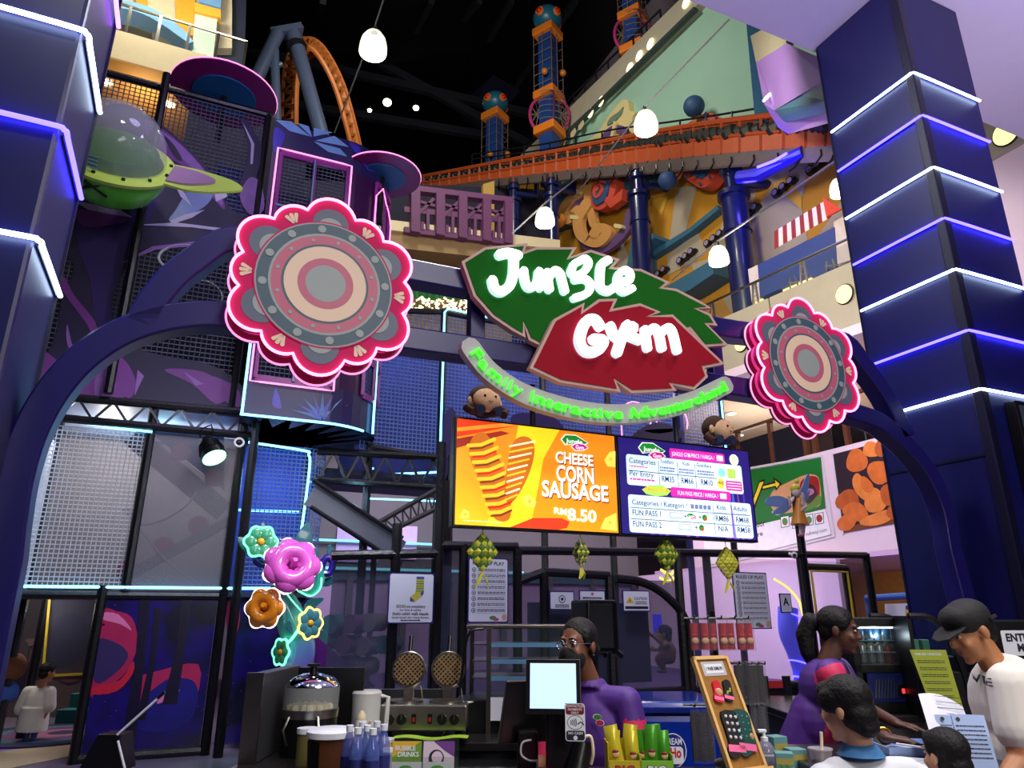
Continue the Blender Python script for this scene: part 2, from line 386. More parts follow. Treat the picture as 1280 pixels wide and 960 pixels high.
# ================================================================== FLOWER SIGNS
FP = mat('sign_magenta', (200, 40, 98), .7, var=.03, spec=.15); SL = mat('sign_slate', (86, 98, 118), .5, var=.02); LG = mat('sign_sage_grey', (150, 160, 158), .5, var=.02)
TE = mat('sign_teal', (62, 88, 104), .5, var=.02); PK = mat('sign_dusty_pink', (190, 96, 122), .5, var=.02); CR = mat('sign_cream', (232, 204, 176), .5, var=.02); SIDE = mat('sign_side', (120, 40, 70), .4)
def flower(label, c, Rr):
    t = thing('flower_sign', label, 'sign', c)
    c = Vector(c)
    def rad(a):
        best = .6
        for k in range(6):
            for (off, d, q) in ((90, .745, .262), (60, .70, .228)):
                ph = a - R(off + 60 * k); sd = q * q - (d * math.sin(ph)) ** 2
                if sd > 0 and math.cos(ph) > 0: best = max(best, d * math.cos(ph) + math.sqrt(sd))
        return best * Rr
    N = 144; out = [(rad(2 * math.pi * i / N) * math.cos(2 * math.pi * i / N), rad(2 * math.pi * i / N) * math.sin(2 * math.pi * i / N)) for i in range(N)]
    W = lambda x, z, v: (c.x + x, c.y + v, c.z + z)
    MB().m(FP).prism([W(x, z, 0) for x, z in out], (0, .035, 0)).build('face_plate', t, 30)
    MB().m(mat('neon_magenta_side', (255, 40, 150), emit=.5, ecol=(1, .05, .35), var=0)).prism([W(x * .97, z * .97, .036) for x, z in out], (0, .04, 0)).build('light_box', t, 30)
    MB().m(NEONP).tube([W(x * .992, z * .992, -.006) for x, z in out], .0085, 6, closed=True).build('neon_outline', t)
    MB().m(SIDE).prism([W(x, z - .02, .115) for x, z in out], (0, .02, 0)).build('rear_plate', t, 30)
    MB().m(NEONP2).tube([W(x * 1.0, z * 1.0 - .02, .108) for x, z in out], .006, 6, closed=True).build('rear_outline', t)
    S = Sheet(c, (1, 0, 0), (0, 0, 1), (0, -1, 0)); k = Rr
    for i in range(6):
        a = R(90 + 60 * i); e = (math.cos(a), math.sin(a)); b = R(60 + 60 * i); f = (math.cos(b), math.sin(b))
        S.disc(e[0] * .69 * k, e[1] * .69 * k, .19 * k, SL, .002, n=28); S.disc(e[0] * .63 * k, e[1] * .63 * k, .14 * k, LG, .004, n=28)
        for d in (-.42, 0, .42):
            q = (math.cos(b + d), math.sin(b + d)); p0 = (f[0] * .70 * k + q[0] * .04 * k, f[1] * .70 * k + q[1] * .04 * k)
            S.line([p0, (p0[0] + q[0] * .085 * k, p0[1] + q[1] * .085 * k)], [.012 * k, .021 * k], CR, .003)
    h = .0045
    for r, mt in ((.715, FP), (.70, LG), (.685, TE), (.57, LG), (.545, PK), (.445, TE), (.42, CR), (.285, PK), (.205, LG)):
        S.disc(0, 0, r * k, mt, h, n=48); h += .0004
    for i in range(12):
        a = R(30 * i + 8); S.disc(.625 * k * math.cos(a), .625 * k * math.sin(a), .042 * k, LG, h); S.disc(.495 * k * math.cos(a + .2), .495 * k * math.sin(a + .2), .02 * k, LG, h)
    S.mb.build('printed_petals', t, 0)
    for x in (-.25, .25): MB().m(INDIGO).bx(c.x + x - .02, c.x + x + .02, c.y + .13, 3.86, c.z - .2, c.z - .15).build('bracket', t, 0)
flower('large pink neon flower sign on the arch beside the netted tower', (.52, 3.68, 3.35), .535)
flower('pink neon flower sign on the arch beside the pillar with seven strips', (4.10, 3.68, 3.41), .535)

# ================================================================== LEAF SIGN
SGB = mat('sign_border', (196, 160, 150), .5, var=.03); SGG = mat('sign_green', (18, 96, 20), .75, var=.03, spec=.12); SGR = mat('sign_crimson', (150, 14, 36), .75, var=.03, spec=.12); SGS = mat('sign_return', (150, 150, 150), .4)
LETW = glow('letter_white', (255, 255, 255), 2.6, (.95, .97, 1)); LETG = glow('letter_green', (70, 255, 30), 1.15, (.06, 1, .03)); HALO = mat('letter_side', (200, 235, 235), .4, emit=.9, ecol=(.7, .9, 1), var=0)
t = thing('leaf_sign', 'big green and crimson leaf sign with glowing white lettering hung on the arch', 'sign', PV(745, 400, 3.74))
gl = [(577, 327), (606, 309), (660, 304), (655, 315), (669, 309), (721, 309), (713, 321), (738, 312), (775, 324), (766, 334), (801, 336), (838, 353), (829, 359), (846, 361), (877, 377), (889, 385), (872, 386), (888, 392), (897, 407), (885, 406), (910, 431), (880, 434), (862, 412), (800, 430), (700, 430), (677, 433), (661, 425), (655, 406), (657, 422), (640, 413), (615, 396), (592, 370)]
rl = [(662, 460), (692, 399), (731, 378), (729, 388), (748, 374), (772, 373), (766, 386), (800, 379), (826, 390), (813, 395), (841, 393), (882, 432), (906, 455), (881, 460), (885, 471), (868, 487), (840, 481), (846, 488), (815, 490), (789, 491), (770, 477), (776, 490), (700, 478)]
def inset(P, d):
    V = [Vector(p) for p in P]; k = len(V); ar = sum(V[i].x * V[(i + 1) % k].y - V[(i + 1) % k].x * V[i].y for i in range(k)); s = 1 if ar > 0 else -1; out = []
    for i in range(k):
        e1 = (V[i] - V[i - 1]).normalized(); e2 = (V[(i + 1) % k] - V[i]).normalized()
        n1 = Vector((-e1.y, e1.x)) * s; n2 = Vector((-e2.y, e2.x)) * s; b = n1 + n2
        if b.length < .35: b = b.normalized() * .35 if b.length > 1e-6 else n1
        b = b.normalized(); m = min(d / max(b.dot(n1), .45), d * 1.9); out.append(V[i] + b * m)
    return [tuple(p) for p in out]
def leaf(P, v, col, nm):
    q = [PV(a, b, v) for a, b in P]; MB().m(SGB).prism(q, (0, .05, 0)).build(nm + '_border', t, 30)
    i = inset(P, 3.6); MB().m(col).prism([PV(a, b, v) + Vector((0, -.006, 0)) for a, b in i], (0, .0055, 0)).build(nm + '_face', t, 30)
leaf(gl, 3.76, SGG, 'green_leaf'); leaf(rl, 3.69, SGR, 'crimson_leaf')
def letter(nm, strokes, v, r):
    o = MB()
    for st in strokes:
        rr = r
        if isinstance(st[-1], (int, float)): rr = st[-1]; st = st[:-1]
        P = spl(st, 4) if len(st) > 2 else st
        P2 = [(PV(a, b, v).x, PV(a, b, v).z) for a, b in P]; q = stroke2(P2, rr)
        o.m(LETW); o.f(o.vs([(p.x, v - .045, p.y) for p in q]))
        o.m(HALO); A = o.vs([(p.x, v - .0449, p.y) for p in q]); B = o.vs([(p.x, v - .004, p.y) for p in q])
        for i in range(len(q)): o.f([A[i], A[(i + 1) % len(q)], B[(i + 1) % len(q)], B[i]])
    x = o.build(nm, t, 0, normals=False)
J = 3.75; w_ = .030
letter('letter_j', [[(622, 321), (633, 319), (645, 322)], [(640, 322), (639, 345), (634, 360), (624, 367), (616, 363), (613, 353)]], J, w_)
letter('letter_u', [[(652, 341), (654, 355), (659, 362), (668, 357), (671, 342)], [(671, 342), (673, 362)]], J, .026)
letter('letter_n', [[(681, 343), (684, 364)], [(683, 350), (690, 341), (697, 344), (700, 354), (703, 366)]], J, .026)
letter('letter_g', [[(714, 333), (721, 329), (729, 326), (733, 332), (727, 342), (717, 347), (711, 342), (714, 334)], [(716, 352), (728, 351), (735, 358), (731, 369), (715, 375)]], J, .024)
letter('letter_l', [[(757, 328), (749, 333), (747, 347), (748, 362), (758, 366), (764, 361)]], J, .028)
letter('letter_e', [[(770, 353), (782, 354), (785, 345), (778, 340), (770, 346), (769, 358), (776, 367), (787, 363)]], J, .025)
letter('letter_g', [[(747, 410), (741, 402), (731, 403), (724, 415), (722, 430), (729, 441), (742, 441), (750, 432), (750, 427), (739, 426)]], 3.68, .033)
letter('letter_y', [[(760, 410), (765, 422), (773, 424)], [(781, 408), (775, 422), (768, 443)], [(778, 420), (789, 412), (786, 410)], [(781, 421), (796, 427)]], 3.68, .031)
letter('letter_m', [[(803, 414), (806, 437)], [(804, 420), (813, 412), (820, 418), (824, 437)], [(821, 420), (830, 412), (837, 416), (843, 440)]], 3.68, .028)
# curved banner under the leaves
t = thing('banner_sign', 'curved grey banner sign with green glowing letters below the leaf sign', 'sign', PV(745, 500, 3.66))
bc = spl([(589, 434), (612, 463), (650, 489), (700, 507), (760, 517), (820, 513), (868, 500), (908, 481)], 8)
bq = [(PV(a, b, 3.64).x, PV(a, b, 3.64).z) for a, b in bc]
MB().m(mat('banner_grey', (176, 172, 176), .5, var=.05)).prism([(p.x, 3.64, p.y) for p in stroke2(bq, .062)], (0, .06, 0)).build('banner_plate', t, 30)
L = [0]
for a, b in zip(bq, bq[1:]): L.append(L[-1] + math.hypot(b[0] - a[0], b[1] - a[1]))
def along(s):
    for i in range(len(L) - 1):
        if s <= L[i + 1] or i == len(L) - 2:
            f = (s - L[i]) / (L[i + 1] - L[i]); a, b = bq[i], bq[i + 1]
            return (a[0] + (b[0] - a[0]) * f, a[1] + (b[1] - a[1]) * f, math.atan2(b[1] - a[1], b[0] - a[0]))
txt = 'Family Interactive Adventureland'
adv = {' ': .34, 'i': .30, 'l': .30, 'm': .86, 't': .40, 'r': .42, 'I': .32, 'A': .68, 'F': .56}
tot = sum(adv.get(ch, .58) for ch in txt); sc = (L[-1] - .04) / tot; pos = .02
o = MB()
for ch in txt:
    a = adv.get(ch, .58) * sc
    if ch != ' ':
        x, z, an = along(pos + a / 2); me, x0, x1 = tmesh(ch, .004, .1)
        kk = .098; X = Vector((math.cos(an), 0, math.sin(an))); Z = Vector((-math.sin(an), 0, math.cos(an))); kx = a * .82 / max(x1 - x0, .16) if ch not in 'il I' else kk
        M4 = Matrix((X * kx, Z * kk, Vector((0, -1, 0)) * .1)).transposed().to_4x4()
        M4.translation = Vector((x, 3.625, z)) - Z * .036 - X * kx * (x0 + x1) / 2
        o.m(LETG).add(me, M4)
    pos += a
o.build('green_lettering', t, 0)

# ================================================================== MENU SCREENS
SV = 4.05
def screen(label, tl, wd, ht):
    t = thing('menu_screen', label, 'screen', (tl[0] + wd / 2, SV, tl[2] - ht), group=None)
    MB().m(BLACK).bx(tl[0] - .015, tl[0] + wd + .015, SV + .002, SV + .07, tl[2] - ht - .015, tl[2] + .015).build('bezel', t, 0, .004)
    MB().m(BLACK).bx(tl[0] + .2, tl[0] + wd - .2, SV + .07, SV + .12, tl[2] - ht + .1, tl[2] - .1).build('back_housing', t, 0, .01)
    MB().m(DSTEEL).tube([(tl[0] + wd / 2, SV + .1, tl[2] - .1), (tl[0] + wd / 2, SV + .1, 3.1)], .02, 8).build('hanging_pole', t)
    return t, Sheet(tl, (1, 0, 0), (0, 0, -1), (0, -1, 0))
E = lambda n, rgb, k=1.0: ink('scr_' + n, rgb, k)
t1, S = screen('lit menu screen with orange advert for a cheese corn sausage', (1.445, SV, 2.775), 1.145, .655)
W1, H1 = 1.145, .655
def logo(S, cx, cy, k, pink, g, h):
    S.poly([(cx + a * k, cy + b * k) for a, b in ((-1, -.1), (-.7, -.45), (.1, -.5), (.5, -.3), (1, -.05), (.6, .2), (-.2, .15), (-.7, .25))], E('white', (250, 250, 250)), h)
    S.poly([(cx + a * k * .93, cy + b * k * .86 - .01 * k) for a, b in ((-1, -.1), (-.7, -.45), (.1, -.5), (.5, -.3), (1, -.05), (.6, .2), (-.2, .15), (-.7, .25))], g, h + .001)
    S.poly([(cx + a * k, cy + b * k) for a, b in ((-.3, .3), (.1, .02), (.7, .05), (1, .28), (.6, .5), (0, .55))], E('white', (250, 250, 250)), h + .0015)
    S.poly([(cx + .35 * k + (a - .35) * k * .9, cy + .28 * k + (b - .28) * k * .85) for a, b in ((-.3, .3), (.1, .02), (.7, .05), (1, .28), (.6, .5), (0, .55))], pink, h + .002)
    S.text('Jungle', cx - .65 * k, cy + .08 * k, .28 * k, E('white', (250, 250, 250)), h + .003, bold=.02, w=1.2 * k)
    S.text('Gym', cx + .05 * k, cy + .42 * k, .24 * k, E('white', (250, 250, 250)), h + .003, bold=.02, w=.6 * k)
gm = mat('scr_orange_field', (255, 160, 20), emit=1)
N = gm.node_tree.nodes; Lk = gm.node_tree.links; tc = N.new('ShaderNodeTexCoord'); sp = N.new('ShaderNodeSeparateXYZ'); rp = N.new('ShaderNodeValToRGB'); ad = N.new('ShaderNodeMath'); ad.operation = 'MULTIPLY_ADD'
Lk.new(tc.outputs['Generated'], sp.inputs[0]); Lk.new(sp.outputs['X'], ad.inputs[0]); ad.inputs[1].default_value = .8; Lk.new(sp.outputs['Z'], ad.inputs[2])
rp.color_ramp.elements[0].position = .1; rp.color_ramp.elements[0].color = lin((255, 205, 20)) + (1,); rp.color_ramp.elements[1].position = 1.5 / 1.5; rp.color_ramp.elements[1].color = lin((245, 130, 20)) + (1,)
el = rp.color_ramp.elements.new(.45); el.color = lin((255, 165, 15)) + (1,)
Lk.new(ad.outputs[0], rp.inputs[0]); Lk.new(rp.outputs[0], N['Principled BSDF'].inputs['Emission Color'])
S.rect(0, 0, W1, H1, gm, .001)
S.poly([(.42, 0), (.72, 0), (.6, .2), (.5, .655), (.2, .655), (.36, .3)], E('lemon', (255, 216, 30)), .0015)
Rd = E('red', (226, 60, 24)); Dr = E('maroon', (150, 40, 24))
S.poly([(0, 0), (.42, 0), (0, .12)], Rd, .002); S.poly([(0, .13), (.3, .05), (.36, .06), (0, .19)], Dr, .002); S.poly([(.0, .06), (.30, 0), (.42, 0), (.0, .085)], E('amber', (255, 150, 40)), .0025)
S.poly([(.36, .655), (.52, .59), (.72, .58), (.78, .60), (.76, .64), (.7, .655)], Rd, .002)
Bn = E('crust', (196, 104, 20)); Ye = E('mustard', (255, 200, 40)); Ke = E('ketchup', (206, 40, 10)); Cr = E('cream', (250, 244, 200)); Cd = E('crust_dark', (120, 56, 12))
S.poly([S.px(*p) for p in spl([(586, 560), (591, 546), (602, 540), (612, 548), (620, 565), (632, 590), (638, 620), (638, 645), (630, 652), (618, 648), (608, 630), (598, 600), (588, 575)], 4, True)], Bn, .003)
for k in range(9):
    y = 553 + 10.5 * k; x0 = 585 + 3.2 * k; x1 = min(618 + 3.3 * k, 641)
    S.pline([(x0, y + 4), ((x0 + x1) / 2, y + 3), (x1, y - 4)], .011, Ye, .004 + .0001 * k); S.pline([(x0 + 3, y + 8), ((x0 + x1) / 2, y + 7), (x1 - 2, y + 1)], .006, Ke if k % 2 else Cd, .0045 + .0001 * k)
S.poly([S.px(*p) for p in spl([(640, 555), (650, 546), (662, 548), (668, 562), (662, 590), (648, 618), (636, 630), (630, 615), (634, 580)], 4, True)], Bn, .005)
for k in range(10):
    y = 553 + 7.4 * k; S.pline([(637 - .6 * k, y + 5), (668 - 2.4 * k, y - 1)], .0055, Ye if k % 2 else Cr, .006 + .0001 * k)
Cz = E('cheese', (255, 222, 90)); Cz2 = E('cheese_edge', (255, 190, 50))
for P in ([(755, 575), (762, 565), (769, 564), (769, 584), (759, 583)], [(652, 622), (661, 618), (670, 627), (668, 634), (657, 633)], [(756, 648), (770, 641), (771, 664), (750, 661)], [(574, 648), (579, 636), (586, 640), (586, 648)]):
    S.ppoly(P, Cz, .003); c = S.px(sum(p[0] for p in P) / len(P), sum(p[1] for p in P) / len(P)); S.disc(*c, .012, Cz2, .004)
logo(S, *S.px(718, 553), .105, E('magenta', (190, 30, 140)), E('leafgreen', (20, 130, 40)), .004)
Wt = E('white', (250, 250, 250)); Sh = E('brown', (120, 40, 10))
for tx, x0, y0, x1, y1, h in (('CHEESE', 694, 578, 741, 583, 14), ('CORN', 695, 601, 742, 605, 20), ('SAUSAGE', 677, 620, 760, 627, 20)):
    S.tpx(tx, x0 + 1, y0 + 1.5, x1 + 1, y1 + 1.5, h, Sh, .006, .028); S.tpx(tx, x0, y0, x1, y1, h, Wt, .007, .028)
S.tpx('RM', 692, 642, 708, 644, 8, Wt, .007, .028); S.tpx('8.50', 709, 650, 745, 653, 15, Wt, .007, .028)
S.lines(.05, .3, H1 - .03, H1 - .02, 1, Wt, .006)
S.mb.build('display', t1, 0)
t2, S = screen('lit menu screen with a blue price table of entry and pass prices', (2.62, SV, 2.775), 1.145, .655)
S.rect(0, 0, W1, H1, E('midnight', (34, 22, 110)), .001)
for k in range(16): 
    x = rnd.uniform(0, W1 - .04); S.poly([(x, .655), (x + rnd.uniform(-.02, .02), rnd.uniform(.05, .35)), (x + .03, .655)], rnd.choice([E('violet', (70, 50, 170)), E('blue', (50, 70, 200)), E('plum', (110, 60, 170))]), .0015 + .0001 * k)
PB = E('paper_blue', (212, 236, 244)); Mg = E('magenta_band', (216, 40, 170)); In = E('ink', (20, 26, 100)); 
def pr(x0, y0, x1, y1, mt, h, r=.012):
    a, b = S.px(x0, y0), S.px(x1, y1); S.rect(a[0], a[1], b[0], b[1], mt, h, r); return a, b
X = lambda f: f * W1
Yy = lambda f: f * H1
S.rect(X(.05), Yy(.175), X(.93), Yy(.50), PB, .003, .02); S.rect(X(.05), Yy(.60), X(.975), Yy(.985), PB, .003, .02)
S.rect(X(.37), Yy(.06), X(.80), Yy(.17), Mg, .003, .015); S.rect(X(.36), Yy(.485), X(.82), Yy(.59), Mg, .0035, .015)
S.text('JUNGLE GYM PRICE / HARGA /', X(.385), Yy(.14), .030, Wt, .005, bold=.004, w=X(.33)); S.rect(X(.735), Yy(.085), X(.785), Yy(.145), Wt, .005, .004)
S.text('FUN PASS PRICE / HARGA /', X(.41), Yy(.565), .030, Wt, .005, bold=.004, w=X(.31)); S.rect(X(.735), Yy(.51), X(.785), Yy(.57), Wt, .005, .004)
logo(S, X(.24), Yy(.11), .115, E('magenta', (190, 30, 140)), E('leafgreen', (20, 130, 40)), .004)
S.poly([(X(a), Yy(b)) for a, b in ((.15, .54), (.2, .49), (.3, .475), (.36, .53), (.33, .58), (.25, .60), (.18, .585))], E('lime', (110, 200, 40)), .0045)
S.text('JUNGLE CLUB', X(.17), Yy(.545), .022, E('orange', (250, 150, 30)), .006, bold=.03, w=X(.17))
for tx, x, y, h, wd in (('Categories', .07, .265, .036, .19), ('Per Entry', .07, .40, .036, .17), ('Toddlers', .295, .235, .026, .10), ('Kids', .465, .235, .026, .05), ('Guardians', .57, .235, .026, .115), ('RM35', .30, .435, .042, .09), ('RM66', .445, .435, .042, .09), ('RM10', .595, .435, .042, .09),
                        ('Categories / Kategori /', .075, .70, .034, .40), ('FUN PASS 1', .075, .81, .038, .20), ('FUN PASS 2', .075, .925, .038, .20), ('Kids', .70, .69, .034, .07), ('Adults', .83, .69, .034, .11), ('RM86', .685, .815, .040, .10), ('RM68', .845, .815, .040, .10), ('N/A', .70, .925, .040, .075), ('RM58', .85, .925, .040, .10)):
    S.text(tx, X(x), Yy(y), h, In, .005, bold=.004, w=X(wd))
Mg2 = E('magenta_ink', (200, 60, 160)); Gi = E('greyblue_ink', (110, 120, 170))
for x0, x1, y0, y1, k, m_ in ((.07, .2, .29, .31, 1, Mg2), (.07, .25, .42, .45, 1, Mg2), (.29, .40, .27, .33, 2, Gi), (.43, .55, .27, .33, 2, Gi), (.57, .70, .27, .33, 2, Gi), (.68, .78, .72, .74, 1, Gi), (.82, .94, .72, .74, 1, Gi)): S.lines(X(x0), X(x1), Yy(y0), Yy(y1), k, m_, .005, .6)
for i in range(5): S.rect(X(.50 + .032 * i), Yy(.655), X(.525 + .032 * i), Yy(.70), Gi, .005)
for x in (.28, .42, .555): S.rect(X(x), Yy(.21), X(x + .003), Yy(.48), In, .005)
S.rect(X(.06), Yy(.345), X(.72), Yy(.352), In, .005)
for x in (.67, .815): S.rect(X(x), Yy(.63), X(x + .003), Yy(.96), In, .005)
for y in (.73, .845): S.rect(X(.06), Yy(y), X(.96), Yy(y + .006), In, .005)
S.disc(X(.765), Yy(.275), .032, E('aqua', (130, 220, 210)), .005); S.rect(X(.81), Yy(.225), X(.875), Yy(.33), E('lime', (150, 210, 60)), .005, .01)
S.disc(X(.75), Yy(.40), .03, E('sun', (255, 230, 40)), .005, .038); S.text('FREE', X(.725), Yy(.41), .022, In, .006, bold=.02, w=X(.05)); S.rect(X(.79), Yy(.36), X(.92), Yy(.47), Mg2, .005, .012); S.lines(X(.80), X(.91), Yy(.37), Yy(.46), 3, Wt, .006)
S.rect(X(.34), Yy(.755), X(.43), Yy(.815), Gi, .005, .004); S.rect(X(.343), Yy(.76), X(.427), Yy(.81), PB, .0055, .004); S.rect(X(.40), Yy(.87), X(.49), Yy(.93), Gi, .005, .004); S.rect(X(.403), Yy(.875), X(.487), Yy(.925), PB, .0055, .004)
logo(S, X(.50), Yy(.785), .045, E('magenta', (190, 30, 140)), E('leafgreen', (20, 130, 40)), .005)
for x, y in ((.60, .79), (.57, .90)): S.disc(X(x), Yy(y), .022, E('leafgreen', (20, 130, 40)), .005); S.disc(X(x) + .008, Yy(y) + .008, .011, E('red', (226, 60, 24)), .006)
for x, y in ((.445, .81), (.555, .81), (.52, .92)): S.text('+', X(x), Yy(y), .03, In, .006, bold=.02)
S.disc(X(.875), Yy(.115), .042, Wt, .005); S.disc(X(.875), Yy(.12), .034, E('peach', (255, 214, 190)), .006)
S.mb.build('display', t2, 0)
# ================================================================== PLAY STRUCTURE, netted module beside the nearest pillar
NETW = mat('net_cord_pale', (190, 192, 198), .6, var=.1); NETB = mat('net_cord_blue', (100, 122, 175), .6, var=.1); NETD = mat('net_cord_dark', (74, 76, 92), .6, var=.1)
FILM = mat('fine_mesh_fabric', (58, 62, 90), .6, alpha=.56, var=.1); FILM2 = mat('fine_mesh_grey', (120, 116, 124), .5, alpha=.5, var=.08)
PURD = mat('print_deep_purple', (34, 10, 84), .6, var=.2, scale=2); PURM = mat('print_plum', (104, 40, 122), .55, var=.2, scale=3); PURL = mat('print_lilac', (128, 84, 156), .55, var=.25, scale=8)
PURX = mat('print_night_purple', (22, 10, 52), .6, var=.2, scale=2); WASH = mat('print_wash_grey', (170, 160, 190), .4, var=.15, scale=9); TEALP = mat('print_teal_blue', (50, 90, 150), .35, var=.25, scale=5)
GV = 10.3
pf = thing('play_structure', 'tall netted play frame with cyan neon, starry boards and a purple tentacle print', 'play frame', (-.4, GV, 0))
def post(a, b, v, par, r=.055, nm='post'):
    A = PV(*a, v); B = PV(*b, v); return MB().m(PAD).tube([(A.x, v, max(0, A.z)), (A.x, v, B.z)], r, 8).build(nm, par)
def beam(a, b, v, par, r=.05, nm='beam', mt=None):
    return MB().m(mt or PAD).tube([PV(*a, v), PV(*b, v)], r, 8).build(nm, par)
GX = lambda px, py: PV(px, py, GV)
for u, z0, z1, v in ((-.86, 0, 1.95, GV - .06), (.52, 0, 4.4, GV - .06), (-.62, 1.9, 4.3, GV - .04), (.66, 0, 4.35, GV - .3), (-1.16, 4.3, 9.3, GV - .3), (.33, 4.3, 9.3, GV), (-1.85, 0, 9.2, GV + 1.2), (-2.05, 0, 1.9, GV + 2.1), (-1.72, 0, 1.9, GV + 2.1), (1.55, 0, 4.3, GV + .9)):
    MB().m(PAD).tube([(u, v, z0), (u, v, z1)], .058, 8).build('post', pf)
for a, b, v in (((-1.85, 4.24), (.62, 4.30), GV - .1), ((-1.85, 3.97), (.62, 3.97), GV - .1), ((-1.85, 1.84), (.66, 1.84), GV - .02), ((-2.3, 9.27), (-1.12, 9.27), GV), ((-1.12, 9.27), (.36, 9.27), GV), ((-.86, .05), (.52, .05), GV - .04), ((-2.4, 7.35), (-1.1, 7.30), GV - .35), ((-1.85, 1.9), (-.86, 1.9), GV + 1.2)):
    MB().m(PAD).tube([(a[0], v, a[1]), (b[0], v, b[1])], .055, 8).build('beam', pf)
tr = MB().m(DSTEEL)
for i in range(6):
    x = -1.7 + .4 * i; tr.bar((x, GV - .1, 3.98), (x + .2, GV - .1, 4.25), .03, .03); tr.bar((x + .2, GV - .1, 4.25), (x + .4, GV - .1, 3.98), .03, .03)
tr.build('truss_lacing', pf, 0)
MB().m(mat('deck_underside', (150, 165, 200), .5)).bx(-1.9, .6, GV + .1, GV + 2.2, 4.26, 4.32).build('deck', pf, 0)
MB().m(mat('deck_underside2', (60, 60, 80), .6)).bx(-1.9, 1.6, GV + .1, GV + 2.2, 1.84, 1.9).build('deck', pf, 0)
# backing pads inside the frame
PADG = mat('padding_warm_grey', (128, 120, 118), .8, bump=.5, scale=14); PADB = mat('padding_blue', (50, 80, 190), .7, var=.2)
MB().m(PADG).bx(-2.1, .6, GV + 2.1, GV + 2.2, 1.9, 4.2).build('back_pad', pf, 0)
MB().m(PADB).bx(.62, 1.7, GV + 1.2, GV + 1.3, 1.9, 4.2).build('back_pad', pf, 0)
ramp = MB().m(mat('ramp_grey', (80, 78, 86), .6)); ramp.bar(PV(165, 545, GV + .5), PV(280, 640, GV + .5), .28, .04, (0, 1, 0)); ramp.build('ramp', pf, 0)
ramp = MB().m(mat('ramp_grey2', (90, 90, 104), .6)); ramp.bar(PV(150, 725, GV + .4), PV(285, 652, GV + .4), .12, .3, (0, 1, 0)); ramp.build('ramp', pf, 0)
hz = MB().m(mat('hoop_wire', (160, 156, 160), .4)); hz.tube(spl([PV(*p, GV + .2) for p in ((160, 635), (172, 655), (200, 652), (230, 635), (246, 615))], 5), .012, 6); hz.tube(spl([PV(*p, GV + .2) for p in ((153, 635), (180, 668), (212, 705), (245, 728))], 5), .014, 6); hz.build('hoop', pf)
tri = MB().m(mat('teal_pad', (44, 84, 130), .6)).prism([PV(*p, GV + .7) for p in ((180, 535), (280, 545), (280, 612))], (0, .05, 0)); tri.build('slope_pad', pf, 0)
for p in ((226, 565), (268, 597), (248, 657), (205, 683), (160, 712)): MB().m(mat('pink_dot', (170, 70, 104), .6)).lathe([(0, 0), (.13, 0), (.13, .02), (0, .02)], PV(*p, GV + .38), 20, Matrix.Rotation(R(90), 3, 'X')).build('round_pad', pf)
# nets
MB().m(NETW).net(lambda s, t: Vector((-1.78 + 1.13 * s, GV, 1.94 + 1.95 * t)), 21, 36, .0085).build('net_panel', pf, 0)
MB().m(NETW).net(lambda s, t: Vector((-1.85 - .0 * s, GV + 1.2 * s, 1.94 + 1.95 * t)), 20, 34, .007).build('net_panel', pf, 0)
MB().m(FILM2).prism([(-.6, GV, 1.93), (.5, GV, 1.93), (.5, GV, 3.92), (-.6, GV, 3.92)], (0, .004, 0)).build('mesh_panel', pf, 0)
def corner(s, t, v0=GV + .02):
    a = s * 1.25
    if a < .8: x, y = .62 + a, v0
    else: ph = (a - .8) / .45; x, y = 1.42 + .3 * math.sin(ph * R(80)), v0 + .3 * (1 - math.cos(ph * R(80)))
    return Vector((x, y, 1.94 + (1.95 - .0 * s) * t))
MB().m(NETB).net(corner, 21, 34, .0085, 12).build('net_panel', pf, 0)
MB().m(NETD).net(lambda s, t: Vector((-2.2 + 1.05 * s, GV, 4.35 + 4.85 * t)), 15, 70, .009).build('net_panel', pf, 0)
MB().m(NETD).net(lambda s, t: Vector((-1.12 + 1.42 * s, GV, 4.35 + 4.85 * t)), 21, 70, .009).build('net_panel', pf, 0)
# neon outline
def neon(P, par, mt=None, r=.017, nm='neon_tube'): return MB().m(mt or NEONC).tube(P, r, 8).build(nm, par)
nz = GV - .09
neon(spl([(-1.75, nz, 3.95), (-1.72, nz, 3.95), (-.6, nz, 3.9)], 3), pf); neon([(-1.78, nz, 1.96), (-1.78, nz, 3.9)], pf)
neon([(-1.77, nz, 1.93), (-.4, nz, 1.935), (.62, nz, 1.94), (1.3, nz, 1.95)], pf)
neon(spl([(.6, nz, 3.88), (1.36, nz, 3.83), (1.42, nz, 3.78), (1.45, nz, 3.6), (1.42, nz, 2.8), (1.36, nz, 1.98)], 4), pf)
neon([(.62, nz + 1, 3.08), (1.6, nz + 1, 3.1)], pf)
# tentacle print boards
def board(P, mt, v, par, th=.02, nm='print_board', sm=4):
    return MB().m(mt).prism([PV(a, b, v) for a, b in (spl(P, sm, True) if sm else P)], (0, th, 0)).build(nm, par, 30)
board([(60, 300), (95, 255), (85, 210), (70, 170), (140, 130), (185, 145), (225, 175), (262, 215), (290, 262), (330, 275), (332, 300), (260, 303), (190, 308), (165, 325), (145, 360), (140, 395), (155, 420), (185, 440), (260, 455), (300, 480), (304, 512), (180, 505), (60, 492), (40, 470), (60, 440), (72, 410), (78, 370), (92, 330)], PURX, GV - .03, pf)
pr_ = MB()
def pb(P, mt, h, sm=4):
    pr_.m(mt); pr_.f(pr_.vs([PV(a, b, GV - .032 - h) for a, b in (spl(P, sm, True) if sm else P)]))
pb([(100, 250), (150, 235), (200, 250), (170, 290), (150, 330), (138, 380), (140, 410), (120, 400), (112, 350), (96, 300)], PURD, .002)
